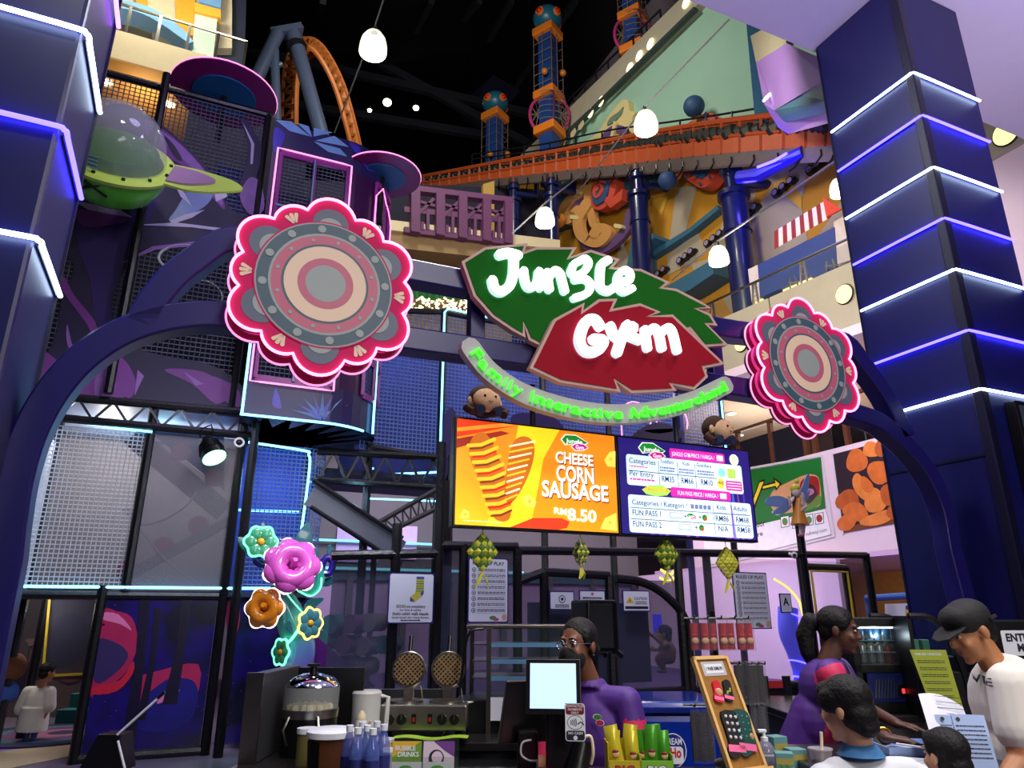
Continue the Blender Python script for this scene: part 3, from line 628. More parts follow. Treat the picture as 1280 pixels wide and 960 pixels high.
pb([(80, 345), (92, 368), (110, 390), (120, 405), (126, 435), (118, 440), (112, 412), (96, 388), (76, 360)], PURM, .004); pb([(84, 405), (90, 430), (100, 450), (106, 468), (98, 455), (84, 430)], PURL, .004)
pb([(54, 440), (80, 455), (150, 480), (150, 498), (60, 488)], PURM, .003); pb([(145, 445), (160, 455), (170, 480), (160, 498), (140, 470)], PURM, .005); pb([(120, 470), (140, 458), (150, 470), (135, 495), (120, 497)], PURL, .004); pb([(172, 462), (180, 470), (168, 495)], PURL, .005, 0)
pb([(205, 462), (255, 465), (285, 490), (270, 505), (240, 480)], PURM, .003); pb([(262, 470), (296, 485), (300, 508), (280, 500)], PURM, .004); pb([(230, 465), (255, 480), (245, 482)], PURL, .005, 0)
pb([(180, 150), (215, 170), (250, 205), (275, 240), (280, 262), (255, 235), (225, 205), (195, 190)], PURM, .003); pb([(185, 155), (225, 180), (262, 222), (278, 252), (272, 252), (245, 215), (205, 178)], PURL, .005); pb([(205, 170), (218, 182), (228, 200), (218, 196)], PURX, .006)
pb([(232, 240), (240, 218), (262, 225), (266, 245), (250, 262), (212, 276), (220, 262)], TEALP, .004); pb([(212, 276), (232, 268), (256, 262), (240, 272), (216, 280)], WASH, .006, 0); pb([(220, 234), (230, 240), (240, 258), (226, 246)], WASH, .006, 0)
pb([(300, 245), (312, 222), (326, 230), (330, 262), (312, 268)], PURL, .004); pb([(266, 226), (276, 240), (282, 230), (284, 246), (270, 252)], WASH, .006, 0); pb([(90, 250), (150, 262), (166, 272), (140, 268), (110, 262)], WASH, .005, 0); pb([(96, 262), (140, 268), (162, 275), (120, 284), (100, 280)], PURM, .004)
pb([(300, 150), (309, 175), (308, 205), (296, 240), (306, 244), (322, 215), (330, 195), (322, 172), (308, 150)], PURX, .003); pb([(303, 152), (314, 180), (313, 205), (316, 205), (318, 180)], WASH, .005, 0)
pb([(170, 281), (220, 278), (300, 288), (328, 280), (300, 292), (240, 284)], WASH, .005, 0); pb([(150, 330), (190, 308), (240, 302), (300, 296), (262, 306), (195, 312)], PURL, .005, 0)
pr_.build('tentacle_print', pf, 0)
rg = MB().m(NETW); rg.tube([PV(230 + 32 * math.cos(a / 20 * 6.283), 322 + 16 * math.sin(a / 20 * 6.283), GV - .02) for a in range(20)], .02, 6, closed=True); rg.tube([PV(248 + 30 * math.cos(a / 20 * 6.283), 372 + 22 * math.sin(a / 20 * 6.283), GV + .3) for a in range(20)], .012, 6, closed=True); rg.build('net_ring', pf)
bd = MB().m(mat('gym_dark_blue', (18, 20, 52), .8)).bx(-2.6, .3, GV + 2.3, GV + 2.4, 4.4, 9.1); bd.bx(-1.0, 1.2, GV + 2.3, GV + 2.4, 9.1, 10.95); bd.build('back_pad', pf, 0)
for (x, z) in ((-.1, 8.6), (-.05, 8.15), (-.5, 8.5)): MB().m(mat('blue_pad_block', (30, 50, 130), .6)).bx(x - .25, x + .25, GV + 1, GV + 1.3, z - .2, z + .2).build('pad_block', pf, 0, .03)
# starry boards of the ground floor
def starry(name, u0, u1, v, z0, z1, par):
    m = bpy.data.materials.get('print_starry')
    if not m:
        m = mat('print_starry', (14, 10, 60), .25, var=0); N = m.node_tree.nodes; L_ = m.node_tree.links; b = N['Principled BSDF']
        tc = N.new('ShaderNodeTexCoord'); n1 = N.new('ShaderNodeTexNoise'); n1.inputs['Scale'].default_value = 1.6; n1.inputs['Detail'].default_value = 2
        vo = N.new('ShaderNodeTexVoronoi'); vo.inputs['Scale'].default_value = 9; r1 = N.new('ShaderNodeValToRGB'); r2 = N.new('ShaderNodeValToRGB'); mx = N.new('ShaderNodeMix'); mx.data_type = 'RGBA'
        L_.new(tc.outputs['Object'], n1.inputs['Vector']); L_.new(tc.outputs['Object'], vo.inputs['Vector']); L_.new(n1.outputs['Fac'], r1.inputs[0]); L_.new(vo.outputs['Distance'], r2.inputs[0])
        e = r1.color_ramp.elements; e[0].position = .36; e[0].color = lin((16, 10, 70)) + (1,); e[1].position = .62; e[1].color = lin((12, 14, 44)) + (1,); q = r1.color_ramp.elements.new(.5); q.color = lin((30, 12, 110)) + (1,)
        r2.color_ramp.elements[0].position = .03; r2.color_ramp.elements[0].color = (1, 1, 1, 1); r2.color_ramp.elements[1].position = .06; r2.color_ramp.elements[1].color = (0, 0, 0, 1)
        L_.new(r2.outputs[0], mx.inputs[0]); L_.new(r1.outputs[0], mx.inputs[6]); mx.inputs[7].default_value = lin((150, 110, 220)) + (1,); L_.new(mx.outputs[2], b.inputs['Base Color'])
    return MB().m(m).bx(u0, u1, v, v + .02, z0, z1).build(name, par, 0)
starry('star_board', -.8, .46, GV - .03, .06, 1.82, pf); starry('star_board', .72, 1.75, GV + .25, .06, 1.84, pf)
PLM = mat('print_planet_red', (170, 30, 84), .3, var=.35, scale=3); PLH = mat('print_planet_pink', (222, 120, 170), .3, var=.1); PLB = mat('print_planet_blue', (24, 20, 120), .3, var=.4, scale=4); TRK = mat('print_trunk', (14, 6, 44), .3, var=.1)
o = MB(); VV = GV - .034
def bp(P, mt, h, v=VV, sm=4): o.m(mt); o.f(o.vs([PV(a, b, v - h) for a, b in (spl(P, sm, True) if sm else P)]))
bp([(127, 768), (145, 764), (165, 772), (172, 800), (166, 825), (150, 848), (120, 866), (113, 864)], PLM, .001, sm=3); bp([(128, 766), (148, 768), (165, 788), (150, 780), (127, 774)], PLH, .003, sm=3); bp([(119, 800), (150, 806), (160, 822), (140, 845), (118, 852)], PURD, .002, sm=3); bp([(166, 826), (150, 850), (118, 858), (116, 868), (146, 864), (166, 842)], mat('print_scarlet', (200, 30, 60), .3), .004, sm=3)
bp([(196, 858), (214, 848), (240, 850), (248, 868), (243, 890), (232, 905), (205, 915), (172, 912), (158, 900), (170, 880)], PLB, .001, sm=3); bp([(196, 880), (205, 866), (225, 862), (214, 872)], PLH, .003, sm=3); bp([(168, 850), (200, 838), (248, 830), (246, 870), (232, 866), (205, 868), (170, 880)], PLM, .0005, sm=3)
for x, y0, y1, w_ in ((176, 742, 930, 7), (192, 760, 900, 4.5), (228, 742, 880, 7)): bp([(x - w_ + 6, y0), (x + w_ + 6, y0), (x + w_ * .8 - 2, (y0 + y1) / 2), (x + w_ * 1.3 - 16, y1), (x - w_ * 1.3 - 16, y1), (x - w_ * .8 - 2, (y0 + y1) / 2)], TRK, .006, sm=0)
bp([(283, 742), (296, 742), (300, 775), (292, 800), (284, 790)], PLM, .0, GV + .24, 3)
o.build('planet_print', pf, 0)
ey = MB()
for i in range(9):
    for (x, y) in ((-.8 + .158 * i, .08), (-.8 + .158 * i, 1.80), (-.79, .1 + .2 * i), (.45, .1 + .2 * i)): ey.m(DSTEEL).lathe([(0, 0), (.013, 0), (.013, -.006), (0, -.006)], (x, GV - .035, y), 8, Matrix.Rotation(R(90), 3, 'X'))
ey.build('eyelet', pf)['kind'] = 'stuff'
lamp('POINT', 'frame_lamp', (-1.2, GV + 1.2, 3.95), 40, (1, .95, .85), .2); lamp('POINT', 'frame_lamp', (-.05, GV + 1.1, 3.6), 30, (1, .93, .9), .3); lamp('POINT', 'frame_lamp', (1.1, GV + .6, 3.5), 16, (.3, .55, 1), .2); lamp('POINT', 'frame_lamp', (-.5, GV + .9, 4.1), 10, (.35, .75, 1), .2)

# ------------------------------------------------------------------ round tower
rt = thing('round_tower', 'round printed play tower with pink neon window frames behind the large flower sign', 'play tower', (1.3, 10.2, 0))
TV, TCX, TR = 9.6, 1.45, .95
def TWP(d, z, off=0):                     # d = metres along the wall from its straight edge at u=.4
    if d < TCX - .42: return Vector((.42 + d, TV - off, z))
    a = (d - (TCX - .42)) / TR; return Vector((TCX + (TR + off) * math.sin(a), TV + TR - (TR + off) * math.cos(a), z))
def TWpx(px, py, off=0):
    p = PV(px, py, TV)
    if p.x <= TCX: return (p.x - .42, p.z)
    d = ray(px, py); ox, oy = -TCX, -(TV + TR); A = d.x ** 2 + d.y ** 2; B = 2 * (ox * d.x + oy * d.y); C = ox * ox + oy * oy - TR * TR; D = B * B - 4 * A * C
    tt = (-B - math.sqrt(max(D, 0))) / (2 * A); q = CAMP + d * tt; a = math.atan2(q.x - TCX, TV + TR - q.y); return (TCX - .42 + a * TR, q.z)
TWm = mat('print_tower', (26, 18, 64), .4, var=.6, scale=2.2); TWm2 = mat('print_tower_plum', (46, 10, 52), .35, var=.3, scale=2); FRP = mat('window_frame_plum', (120, 30, 110), .3)
Ltot = TCX - .42 + TR * 1.7
wall = MB().m(TWm)
D0, D1, D2, D3 = .13, 1.10, 1.65, 2.25          # windows: main one and the side one round the curve
def strip_wall(d0, d1, z0, z1, n, mt):
    o = wall; o.m(mt); q = []
    for i in range(n):
        a, b = d0 + (d1 - d0) * i / n, d0 + (d1 - d0) * (i + 1) / n
        o.f(o.vs([TWP(a, z0), TWP(b, z0), TWP(b, z1), TWP(a, z1)])); o.f(o.vs([TWP(a, z1, -.04), TWP(b, z1, -.04), TWP(b, z0, -.04), TWP(a, z0, -.04)]))
strip_wall(0, Ltot, 8.15, 8.68, 16, TWm); strip_wall(0, Ltot, 5.5, 6.15, 16, TWm); strip_wall(0, Ltot, 4.12, 4.62, 16, TWm)
for a, b in ((0, D0), (D1 + .02, D2), (D3, Ltot)): strip_wall(a, b, 6.15, 8.15, 4, TWm2); strip_wall(a, b, 4.62, 5.5, 4, TWm2)
wall.build('printed_wall', rt, 20)
fm = MB().m(FRP)
for (a, b, z0, z1) in ((D0, D1 + .02, 6.15, 8.15), (D2, D3, 6.15, 8.15), (D0, D1 + .02, 4.62, 5.5), (D2, D3, 4.62, 5.5)):
    n = 8
    for i in range(n):
        p, q = a + (b - a) * i / n, a + (b - a) * (i + 1) / n
        for zz in (z0, z1, (z0 + z1) / 2 + .1): fm.bar(TWP(p, zz, .005), TWP(q, zz, .005), .05, .09)
    for dd in (a, b, (a + b) / 2): fm.bar(TWP(dd, z0, .005), TWP(dd, z1, .005), .09, .05)
    MB().m(NETD).net(lambda s, t, a=a, b=b, z0=z0, z1=z1: TWP(a + (b - a) * s, z0 + (z1 - z0) * t, -.03), int((b - a) / .06), int((z1 - z0) / .06), .007, 6).build('window_net', rt, 0)
fm.build('window_frame', rt, 0)
mu = MB().m(mat('mullion_teal', (70, 130, 150), .35))
for dd, z0, z1 in (((D0 + D1) / 2, 6.15, 8.15), ((D0 + D1) / 2, 4.62, 5.5)): mu.bar(TWP(dd, z0, .05), TWP(dd, z1, .05), .03, .02)
mu.bar(TWP(D0, 7.25, .05), TWP(D1, 7.25, .05), .02, .03); mu.build('mullion', rt, 0)
neon([TWP(d, z, .05) for d, z in [(D0 - .06, 6.1)] + [(D0 - .06, 8.2)] + [(D0 - .06 + (D1 - D0 + .12) * i / 8, 8.2) for i in range(1, 9)] + [(D1 + .06, 6.1)]], rt, NEONP2, .014)
neon([TWP(d, z, .05) for d, z in [(D0 - .06, 5.6)] + [(D0 - .06, 4.56)] + [(D0 - .06 + (D1 - D0 + .12) * i / 8, 4.56) for i in range(1, 9)] + [(D1 + .06, 5.6)]], rt, NEONP2, .014)
neon([TWP(d, z, .05) for d, z in [(D2 - .03, 6.4), (D2 - .03, 7.9), (D2 + .12, 8.12)] + [(D2 + .12 + (D3 - D2 - .12) * i / 4, 8.0 - .3 * i / 4) for i in range(1, 5)] + [(D3, 6.4)]], rt, NEONP2, .012)
neon([TWP(d, 4.1, .03) for d in [i * .1 for i in range(int(Ltot * 7))]], rt); neon([TWP(.02, 4.1, .03), TWP(.02, 5.1, .03)], rt); neon([TWP(1.95, 4.12, .04), TWP(1.95, 5.3, .04)], rt)
po = MB()
def tp(P, mt, h, sm=3): po.m(mt); po.f(po.vs([TWP(*TWpx(a, b), h) for a, b in (spl(P, sm, True) if sm else P)]))
LB = mat('print_ice_blue', (104, 140, 180), .3, var=.25, scale=6); VB = mat('print_violet_blue', (56, 44, 150), .3, var=.3, scale=8)
for P in ([(344, 150), (364, 152), (388, 171), (362, 164)], [(372, 154), (386, 158), (390, 172)], [(392, 160), (416, 166), (392, 171)], [(418, 170), (436, 184), (394, 176)], [(392, 177), (425, 186), (434, 196), (410, 190)]): tp(P, LB, .006, 0)
for P in ([(343, 160), (356, 168), (350, 185), (342, 190)], [(436, 178), (452, 185), (470, 200), (478, 212), (462, 214), (450, 200)], [(345, 485), (352, 510), (340, 506)]): tp(P, VB, .005)
for k in range(9):
    a = R(200 + 18 * k); tp([(402 + 4 * math.cos(a + 1.5), 522 + 3 * math.sin(a + 1.5)), (402 + 42 * math.cos(a), 522 + 30 * math.sin(a)), (402 - 4 * math.cos(a + 1.5), 522 - 3 * math.sin(a + 1.5))], VB if k % 2 else TEALP, .004 + .0005 * k, 0)
po.build('leaf_print', rt, 0)
cv = MB().m(PURX)
for i in range(8): cv.quad(TWP(Ltot * i / 8, 4.13), TWP(Ltot * (i + 1) / 8, 4.13), Vector((1.2, 11.6, 4.13)), Vector((.5, 11.6, 4.13)))
cv.build('floor_deck', rt, 0)
MB().m(mat('gym_dark_blue2', (20, 22, 60), .8)).bx(.5, 2.3, 11.4, 11.5, 4.1, 8.6).build('back_pad', rt, 0)
lamp('POINT', 'tower_lamp', (1.3, 10.4, 7.4), 8, (.5, .6, 1), .2); lamp('AREA', 'tower_flood', (2.2, 6.5, 8.6), 38, (.6, .55, 1), .6, (1.2, 9.6, 7.2))
DSC = mat('canopy_magenta', (120, 24, 96), .35, var=.1); DSB = mat('canopy_teal', (20, 84, 130), .4); 
for (lab, px, py, v, r) in (('round magenta canopy disc above the net beside the tower', 281, 118, 10.7, .82), ('round magenta canopy disc jutting from the tower towards the coaster track', 478, 219, 9.9, .62)):
    c = PV(px, py, v); t = thing('canopy_disc', lab, 'canopy', c)
    MB().m(DSC).lathe([(0, .06), (r * .7, .05), (r, 0), (r, -.03), (r * .62, -.035), (0, -.035)], c, 40).build('disc', t)
    MB().m(DSB).lathe([(0, -.036), (r * .6, -.036), (r * .6, -.06), (0, -.06)], c, 32).build('hub_plate', t)
    MB().m(NEONP2).ring(c, r, .012, n=40, m=6).build('rim_tube', t)
    MB().m(PAD).tube([c + Vector((0, .0, -.06)), c + Vector((0, .0, -.9))], .05, 8).build('stem', t)

# ------------------------------------------------------------------ netted block in the middle
nb = thing('netted_play_block', 'blue netted play block with cyan neon edges behind the leaf sign and menu screens', 'play frame', (5, 10.5, 0))
NV = 10.5
for u, z0, z1, v in ((2.35, 0, 4.1, NV), (3.46, 0, 6.5, NV - .03), (3.62, 0, 4.0, NV - .1), (5.3, 0, 6.4, NV), (6.6, 0, 6.4, NV), (8.2, 0, 6.3, NV), (9.2, 0, 6.2, NV)): MB().m(PAD if u != 8.2 else INDIGO).tube([(u, v, z0), (u, v, z1)], .06, 8).build('post', nb)
for a, b, v in (((1.55, 3.86), (3.5, 3.93), NV - .2), ((1.55, 3.45), (3.5, 3.45), NV - .2), ((2.3, 6.3), (3.46, 6.47), NV), ((3.46, 6.47), (9.2, 6.4), NV), ((3.46, 3.7), (9.2, 3.7), NV), ((2.3, 4.04), (3.46, 3.95), NV)): MB().m(PAD).tube([(a[0], v, a[1]), (b[0], v, b[1])], .055, 8).build('beam', nb)
tr = MB().m(BLACK)
for i in range(5):
    x = 1.6 + .38 * i; tr.bar((x, NV - .2, 3.47), (x + .19, NV - .2, 3.88), .035, .035); tr.bar((x + .19, NV - .2, 3.88), (x + .38, NV - .2, 3.47), .035, .035)
tr.build('truss_lacing', nb, 0)
MB().m(NETB).net(lambda s, t: Vector((2.2 + 1.25 * s, NV, 4.0 + 2.4 * t)), 20, 38, .0085).build('net_panel', nb, 0)
MB().m(NETB).net(lambda s, t: Vector((3.5 + 5.7 * s, NV, 3.75 + 2.7 * t)), 90, 42, .008).build('net_panel', nb, 0)
MB().m(mat('block_back_blue', (44, 54, 130), .8, var=.3, scale=1.5)).bx(2.2, 9.3, NV + 1.6, NV + 1.7, 3.7, 6.3).build('back_pad', nb, 0)
MB().m(mat('deck_dark', (20, 22, 50), .7)).bx(1.6, 9.3, NV + .05, NV + 1.6, 3.6, 3.68).build('deck', nb, 0)
neon([(3.44, NV - .1, 3.68), (3.44, NV - .1, 6.42), (3.5, NV - .1, 6.5), (4.3, NV - .1, 6.47)], nb); neon([(3.42, NV - .1, 3.72), (2.5, NV + .6, 3.72)], nb); neon([(3.5, NV - .25, 3.25), (2.35, NV - .25, 3.22)], nb, None, .013); neon([(1.6, NV + .6, 3.55), (2.1, NV + .5, 3.62), (2.5, NV + .3, 3.78)], nb, None, .014)
neon([(9.14, NV - .1, 4.4), (9.14, NV - .1, 5.6)], nb)
for c, rr in (((7.15, 5.0), .32), ((7.95, 5.05), .35)): neon([(c[0] + rr * math.cos(R(a)), NV - .08, c[1] + rr * math.sin(R(a))) for a in range(-20, 181, 20)] + [(c[0] - rr, NV - .08, c[1] - .7)], nb, NEONP2, .014)
for P, mt in (([(640, 520), (660, 516), (690, 520), (706, 538), (690, 545), (645, 540)], PURD), ([(790, 545), (820, 528), (856, 540), (840, 552), (800, 556)], PURX), ([(556, 520), (566, 510), (572, 530), (565, 560), (557, 600), (552, 570)], PURD), ([(805, 538), (830, 536), (852, 536), (825, 542)], TEALP)):
    MB().m(mt).prism([PV(a, b, NV - .12) for a, b in spl(P, 3, True)], (0, .02, 0)).build('leaf_board', nb, 30)
lamp('POINT', 'block_lamp', (3.0, NV + .8, 6.1), 22, (.35, .5, 1), .2); lamp('POINT', 'block_lamp', (5.2, NV + .8, 6.1), 30, (.4, .5, 1), .2); lamp('POINT', 'block_lamp', (7.6, NV + .8, 6.0), 26, (.5, .5, 1), .2); lamp('POINT', 'block_lamp', (2.2, NV - .5, 3.3), 6, (.3, .7, 1), .1)
# ramps and lattice bridge inside, far padded walls
rm = thing('ramp_slide', 'grey ramp slanting down behind the black fence', 'ramp', PV(455, 650, 9.4))
MB().m(mat('ramp_slate', (84, 88, 104), .4)).bar(PV(388, 618, 9.4), PV(500, 690, 9.4), .3, .05, (0, 1, 0)).build('ramp_bed', rm, 0)
for d in (-.17, .17): MB().m(PAD).tube([PV(388, 618, 9.4) + Vector((0, -.1, d)), PV(500, 690, 9.4) + Vector((0, -.1, d))], .03, 8).build('side_rail', rm)
q = PV(455, 660, 9.45); MB().m(PAD).tube([q, (q.x, q.y, 0)], .05, 8).build('support_post', rm)
lb = MB().m(mat('lattice_olive', (44, 42, 40), .6)); A0, A1, B0, B1 = PV(470, 655, 9.8), PV(545, 612, 9.8), PV(480, 668, 9.8), PV(545, 636, 9.8)
lb.tube([A0, A1], .04, 6); lb.tube([B0, B1], .04, 6)
for i in range(7): lb.bar(A0.lerp(A1, i / 7), B0.lerp(B1, (i + .5) / 7), .02, .02); lb.bar(B0.lerp(B1, (i + .5) / 7), A0.lerp(A1, (i + 1) / 7), .02, .02)
lb.tube([A0, (A0.x, A0.y, 0)], .04, 6).tube([B1, (B1.x, B1.y, 0)], .04, 6); solo(lb, 'lattice_bridge', 'black lattice bridge rising towards the menu screens behind the fence', 'bridge')
LIL = mat('far_wall_lilac', (150, 130, 170), .8, var=.08); GRY = mat('far_wall_grey', (92, 88, 96), .8, var=.1)
struct(MB().m(LIL).bx(-7, 11.6, 17.2, 17.4, 0, 2.6), 'wall_hall_lower'); struct(MB().m(GRY).bx(-7, 11.6, 17.2, 17.4, 2.6, 5.6), 'wall_hall_upper')
struct(MB().m(mat('play_wall_lilac', (196, 172, 206), .8, var=.05)).bx(11.5, 11.6, 10.3, 17.1, 0, 2.65), 'wall_play_side'); lamp('AREA', 'play_fill', (9.6, 11.6, 2.6), 60, (.95, .85, 1), 1, (10.6, 12, 0))  # the lamp is fill added to brighten this side wall
t3 = MB().m(GRY)
for i in range(12): t3.bx(-3 + 1.3 * i, -2.85 + 1.3 * i, 17.1, 17.2, 0, 2.6)
t3.m(mat('hall_band_teal', (60, 90, 110), .6)).bx(-7, 11.6, 17.12, 17.2, 2.4, 2.6); struct(t3, 'trim_30')
lt = MB().m(glow('neon_hall_cyan', (110, 200, 220), 1.0)).bx(-7, 8, 17.05, 17.1, 2.62, 2.68).bx(-2, 8, 17.05, 17.1, 3.25, 3.3); struct(lt, 'trim_31')
for i, (x, c) in enumerate(((3.2, (170, 150, 200)), (4.6, (190, 170, 210)), (4.5, (226, 150, 60)))):
    z = (2.8, 2.9, 4.6)[i]; solo(MB().m(mat('notice_%d' % i, c, .6)).bx(x, x + (1.0, .55, .5)[i], 17.15, 17.195, z, z + .8), 'wall_panel', ('wide lilac wall panel behind the slanting ramp', 'narrow lilac wall panel behind the ramp and truss', 'orange wall panel under the truss of the netted block')[i], 'panel')
lamp('AREA', 'hall_downlight', (4, 14.5, 5.2), 190, (.85, .8, 1), 2, (4, 16, 1)); lamp('AREA', 'hall_downlight', (9, 14, 5.0), 190, (1, .82, .95), 2, (9, 15, 1)); lamp('AREA', 'hall_downlight', (-3, 14.5, 5.0), 110, (1, .9, .8), 2, (-2.5, 14, 0))

# ------------------------------------------------------------------ saucer, spotlight, flower tree
uf = thing('flying_saucer', 'green flying saucer pod with clear dome and lilac fin high on the play frame', 'saucer', PV(143, 196, 9.15))
c = PV(143, 196, 9.15); UG = mat('saucer_green', (96, 200, 50), .25, var=.1, coat=.5); UL = mat('saucer_lime', (186, 214, 90), .3, var=.06); ULi = mat('saucer_lilac', (158, 124, 158), .35, var=.1)
MB().m(UG).lathe([(0, -.62), (.28, -.6), (.5, -.46), (.62, -.25), (.68, -.04), (.66, 0), (0, 0)], c, 40).build('hull', uf)
MB().m(UL).lathe([(.52, .03), (.70, .03), (.74, .0), (.72, -.05), (.52, -.04)], c, 40).build('rim', uf)
MB().m(mat('saucer_cockpit', (50, 110, 30), .3, var=.2)).lathe([(.58, .02), (.5, .16), (.3, .2), (0, .2)], c, 32).build('cockpit', uf)
MB().m(mat('dome_clear', (190, 190, 205), .04, alpha=.3, var=0, spec=.8)).lathe([(.6, .03), (.6, .14), (.56, .34), (.44, .54), (.26, .66), (0, .70)], c, 40).build('dome', uf)
ft = PV(300, 216, 9.15) - c
MB().m(UL).prism([c + Vector(p) for p in spl([(.62, -.3, -.02), (1.0, -.32, .02), (1.35, -.2, .09), (1.56, -.02, .13), (1.4, .18, .11), (1.0, .32, .04), (.62, .34, -.02)], 5)], (0, 0, .03)).build('fin', uf, 30)
MB().m(ULi).prism([c + Vector(p) for p in spl([(.66, -.24, -.035), (.9, -.22, 0), (1.15, -.08, .05), (1.2, .05, .06), (.95, .2, .02), (.66, .26, -.035)], 5)], (0, 0, .071)).build('fin_inlay', uf, 30)
for a in range(-150, 20, 28): MB().m(BLACK).lathe([(0, 0), (.022, 0), (.022, .03), (0, .03)], c + Vector((.66 * math.cos(R(a)), .66 * math.sin(R(a)), .025)), 10).build('bolt', uf)
x = MB().m(BLACK)
for a in (-1, 1): x.bar(c + Vector((-.2, -.66, -.16 + a * .09)), c + Vector((.12, -.62, -.16 - a * .09)), .05, .02)
x.build('cross_mark', uf, 0)
sp = MB()
for k in range(4): sp.m(LB).bar(c + Vector((-.2, -.62 + .0, .07 + .05 * k)), c + Vector((-.02, -.62, .07 + .05 * k)), .012, .01)
sp.build('vent_stripe', uf, 0)
MB().m(PAD).tube([c + Vector((0, .3, -.5)), c + Vector((0, 1.0, -.5))], .06, 8).build('mount', uf)
uf.rotation_euler = (R(56), R(8), 0)
s = thing('stage_spotlight', 'black spotlight shining green, clamped under the play frame beam', 'spotlight', PV(262, 540, 9.9))
a = PV(258, 548, 9.95); b = PV(268, 572, 9.8)
MB().m(BLACK).tube([a, a.lerp(b, .3), a.lerp(b, .75), b], [.06, .12, .15, .165], 20).build('housing', s)
d = (b - a).normalized(); MB().m(glow('spot_green', (120, 255, 170), 5, (.25, 1, .45))).tube([b + d * .002, b + d * .006], [.15, .148], 20).build('lens', s)
MB().m(BLACK).tube([PV(250, 548, 9.95), PV(252, 536, 9.95), PV(264, 531, 9.95), PV(268, 545, 9.95)], .012, 6).build('yoke', s)
for k in range(4): 
    e = a.lerp(b, .35 + .1 * k); MB().m(BLACK).tube([e, e + d * .01], .135 + .008 * k, 20).build('cooling_fin', s)
lamp('SPOT', 'green_spot', tuple(b + d * .03), 90, (.2, 1, .45), .1, tuple(b + d * 3 + Vector((.3, 0, -1.4))), 60)
cam_ = thing('dome_camera', 'small white ring hanging from the play frame beam beside the spotlight', 'camera', PV(299, 553, 9.9))
MB().m(WHITE).ring(PV(299, 553, 9.9), .055, .014, Matrix.Rotation(R(90), 3, 'X')).build('ring', cam_); MB().m(BLACK).ball(PV(299, 553, 9.92), .035).build('lens', cam_)

ftz = 8.2
tt = thing('flower_tree', 'fibreglass flower tree with curling teal trunk and neon rimmed blossoms', 'sculpture', PV(370, 862, ftz) * 1 - Vector((0, 0, PV(370, 862, ftz).z)))
def trunk_mat():
    m = mat('tree_gradient_paint', (60, 150, 150), .2, var=.05, coat=.6); N = m.node_tree.nodes; L_ = m.node_tree.links; tc = N.new('ShaderNodeTexCoord'); sp = N.new('ShaderNodeSeparateXYZ'); r = N.new('ShaderNodeValToRGB')
    L_.new(tc.outputs['Generated'], sp.inputs[0]); L_.new(sp.outputs['Z'], r.inputs[0]); e = r.color_ramp.elements
    e[0].position = .42; e[0].color = lin((140, 50, 140)) + (1,); e[1].position = .75; e[1].color = lin((60, 160, 156)) + (1,); q = e.new(.58); q.color = lin((100, 120, 190)) + (1,); L_.new(r.outputs[0], N['Principled BSDF'].inputs['Base Color']); return m
tm = trunk_mat(); T = lambda px, py, dv=0: PV(px, py, ftz + dv)
base = T(372, 862); P = spl([(base.x, ftz, 0), (base.x, ftz, .5), tuple(T(371, 840)), tuple(T(374, 812)), tuple(T(370, 790)), tuple(T(358, 762)), tuple(T(351, 745)), tuple(T(356, 725)), tuple(T(358, 712))], 5)
n = len(P); MB().m(tm).tube(P, [.17 - .0 * i if i < n * .5 else .17 - (i - n * .5) / (n * .5) * .09 for i in range(n)], 16).build('trunk', tt)
TL = mat('tree_teal', (50, 150, 140), .2, coat=.6); TL2 = mat('tree_teal_dark', (34, 96, 110), .25, coat=.5); IND = mat('tree_indigo', (40, 24, 130), .25, coat=.5); NG = glow('neon_green', (80, 255, 170), 2.5, (.15, 1, .45)); NY = glow('neon_amber', (255, 190, 60), 3, (1, .6, .12)); NWs = glow('neon_soft_white', (255, 240, 250), 2.2)
MB().m(NG).tube(spl([T(359, 822, -.15), T(357, 808, -.19), T(366, 797, -.19), T(378, 780, -.16), T(384, 770, -.12)], 4), .015, 8).build('neon_vine', tt)
MB().m(NG).tube(spl([T(345, 732, -.1), T(352, 735, -.1)] + [T(366, 752, -.12), T(380, 768, -.1)], 4), .008, 8).build('neon_vine', tt)
for P_, mt, nm in (([(399, 710), (400, 722), (396, 734), (386, 740), (375, 736)], TL, 'curl'), ([(352, 680), (338, 672), (330, 686), (320, 700), (330, 706), (338, 700)], IND, 'curl'), ([(403, 716), (412, 716), (416, 704), (410, 697), (404, 702), (402, 712), (405, 718)], IND, 'curl')):
    MB().m(mt).tube(spl([T(a, b, .05) for a, b in P_], 5), .055 if mt is TL else .04, 10).build(nm, tt)
MB().m(NG).tube(spl([T(a, b, -.02) for a, b in ((402, 722), (400, 736), (388, 745), (372, 738))], 5), .01, 6).build('neon_vine', tt)
def tleaf(P, mt, dv=.1):
    P3 = [T(a, b, dv) for a, b in spl(P, 5, True)]; o = MB().m(mt).prism(P3, (0, .03, 0)); ob = o.build('leaf', tt, 30, .008); return ob
tleaf([(386, 652), (390, 672), (388, 700), (372, 708), (364, 690), (370, 670)], TL2, .15); tleaf([(296, 672), (310, 672), (324, 676), (318, 692), (304, 688)], TL2); tleaf([(396, 684), (399, 696), (394, 704), (391, 692)], TL2); tleaf([(412, 680), (418, 690), (423, 700), (414, 704), (409, 692)], TL2); tleaf([(406, 724), (414, 721), (420, 726), (410, 733), (402, 731)], TL2); tleaf([(379, 766), (384, 752), (395, 747), (405, 748), (398, 756), (388, 764)], TL2, -.05); tleaf([(328, 652), (333, 660), (330, 668), (325, 664)], TL2); tleaf([(360, 776), (364, 778), (367, 792), (362, 790), (358, 784)], TL2, -.18)
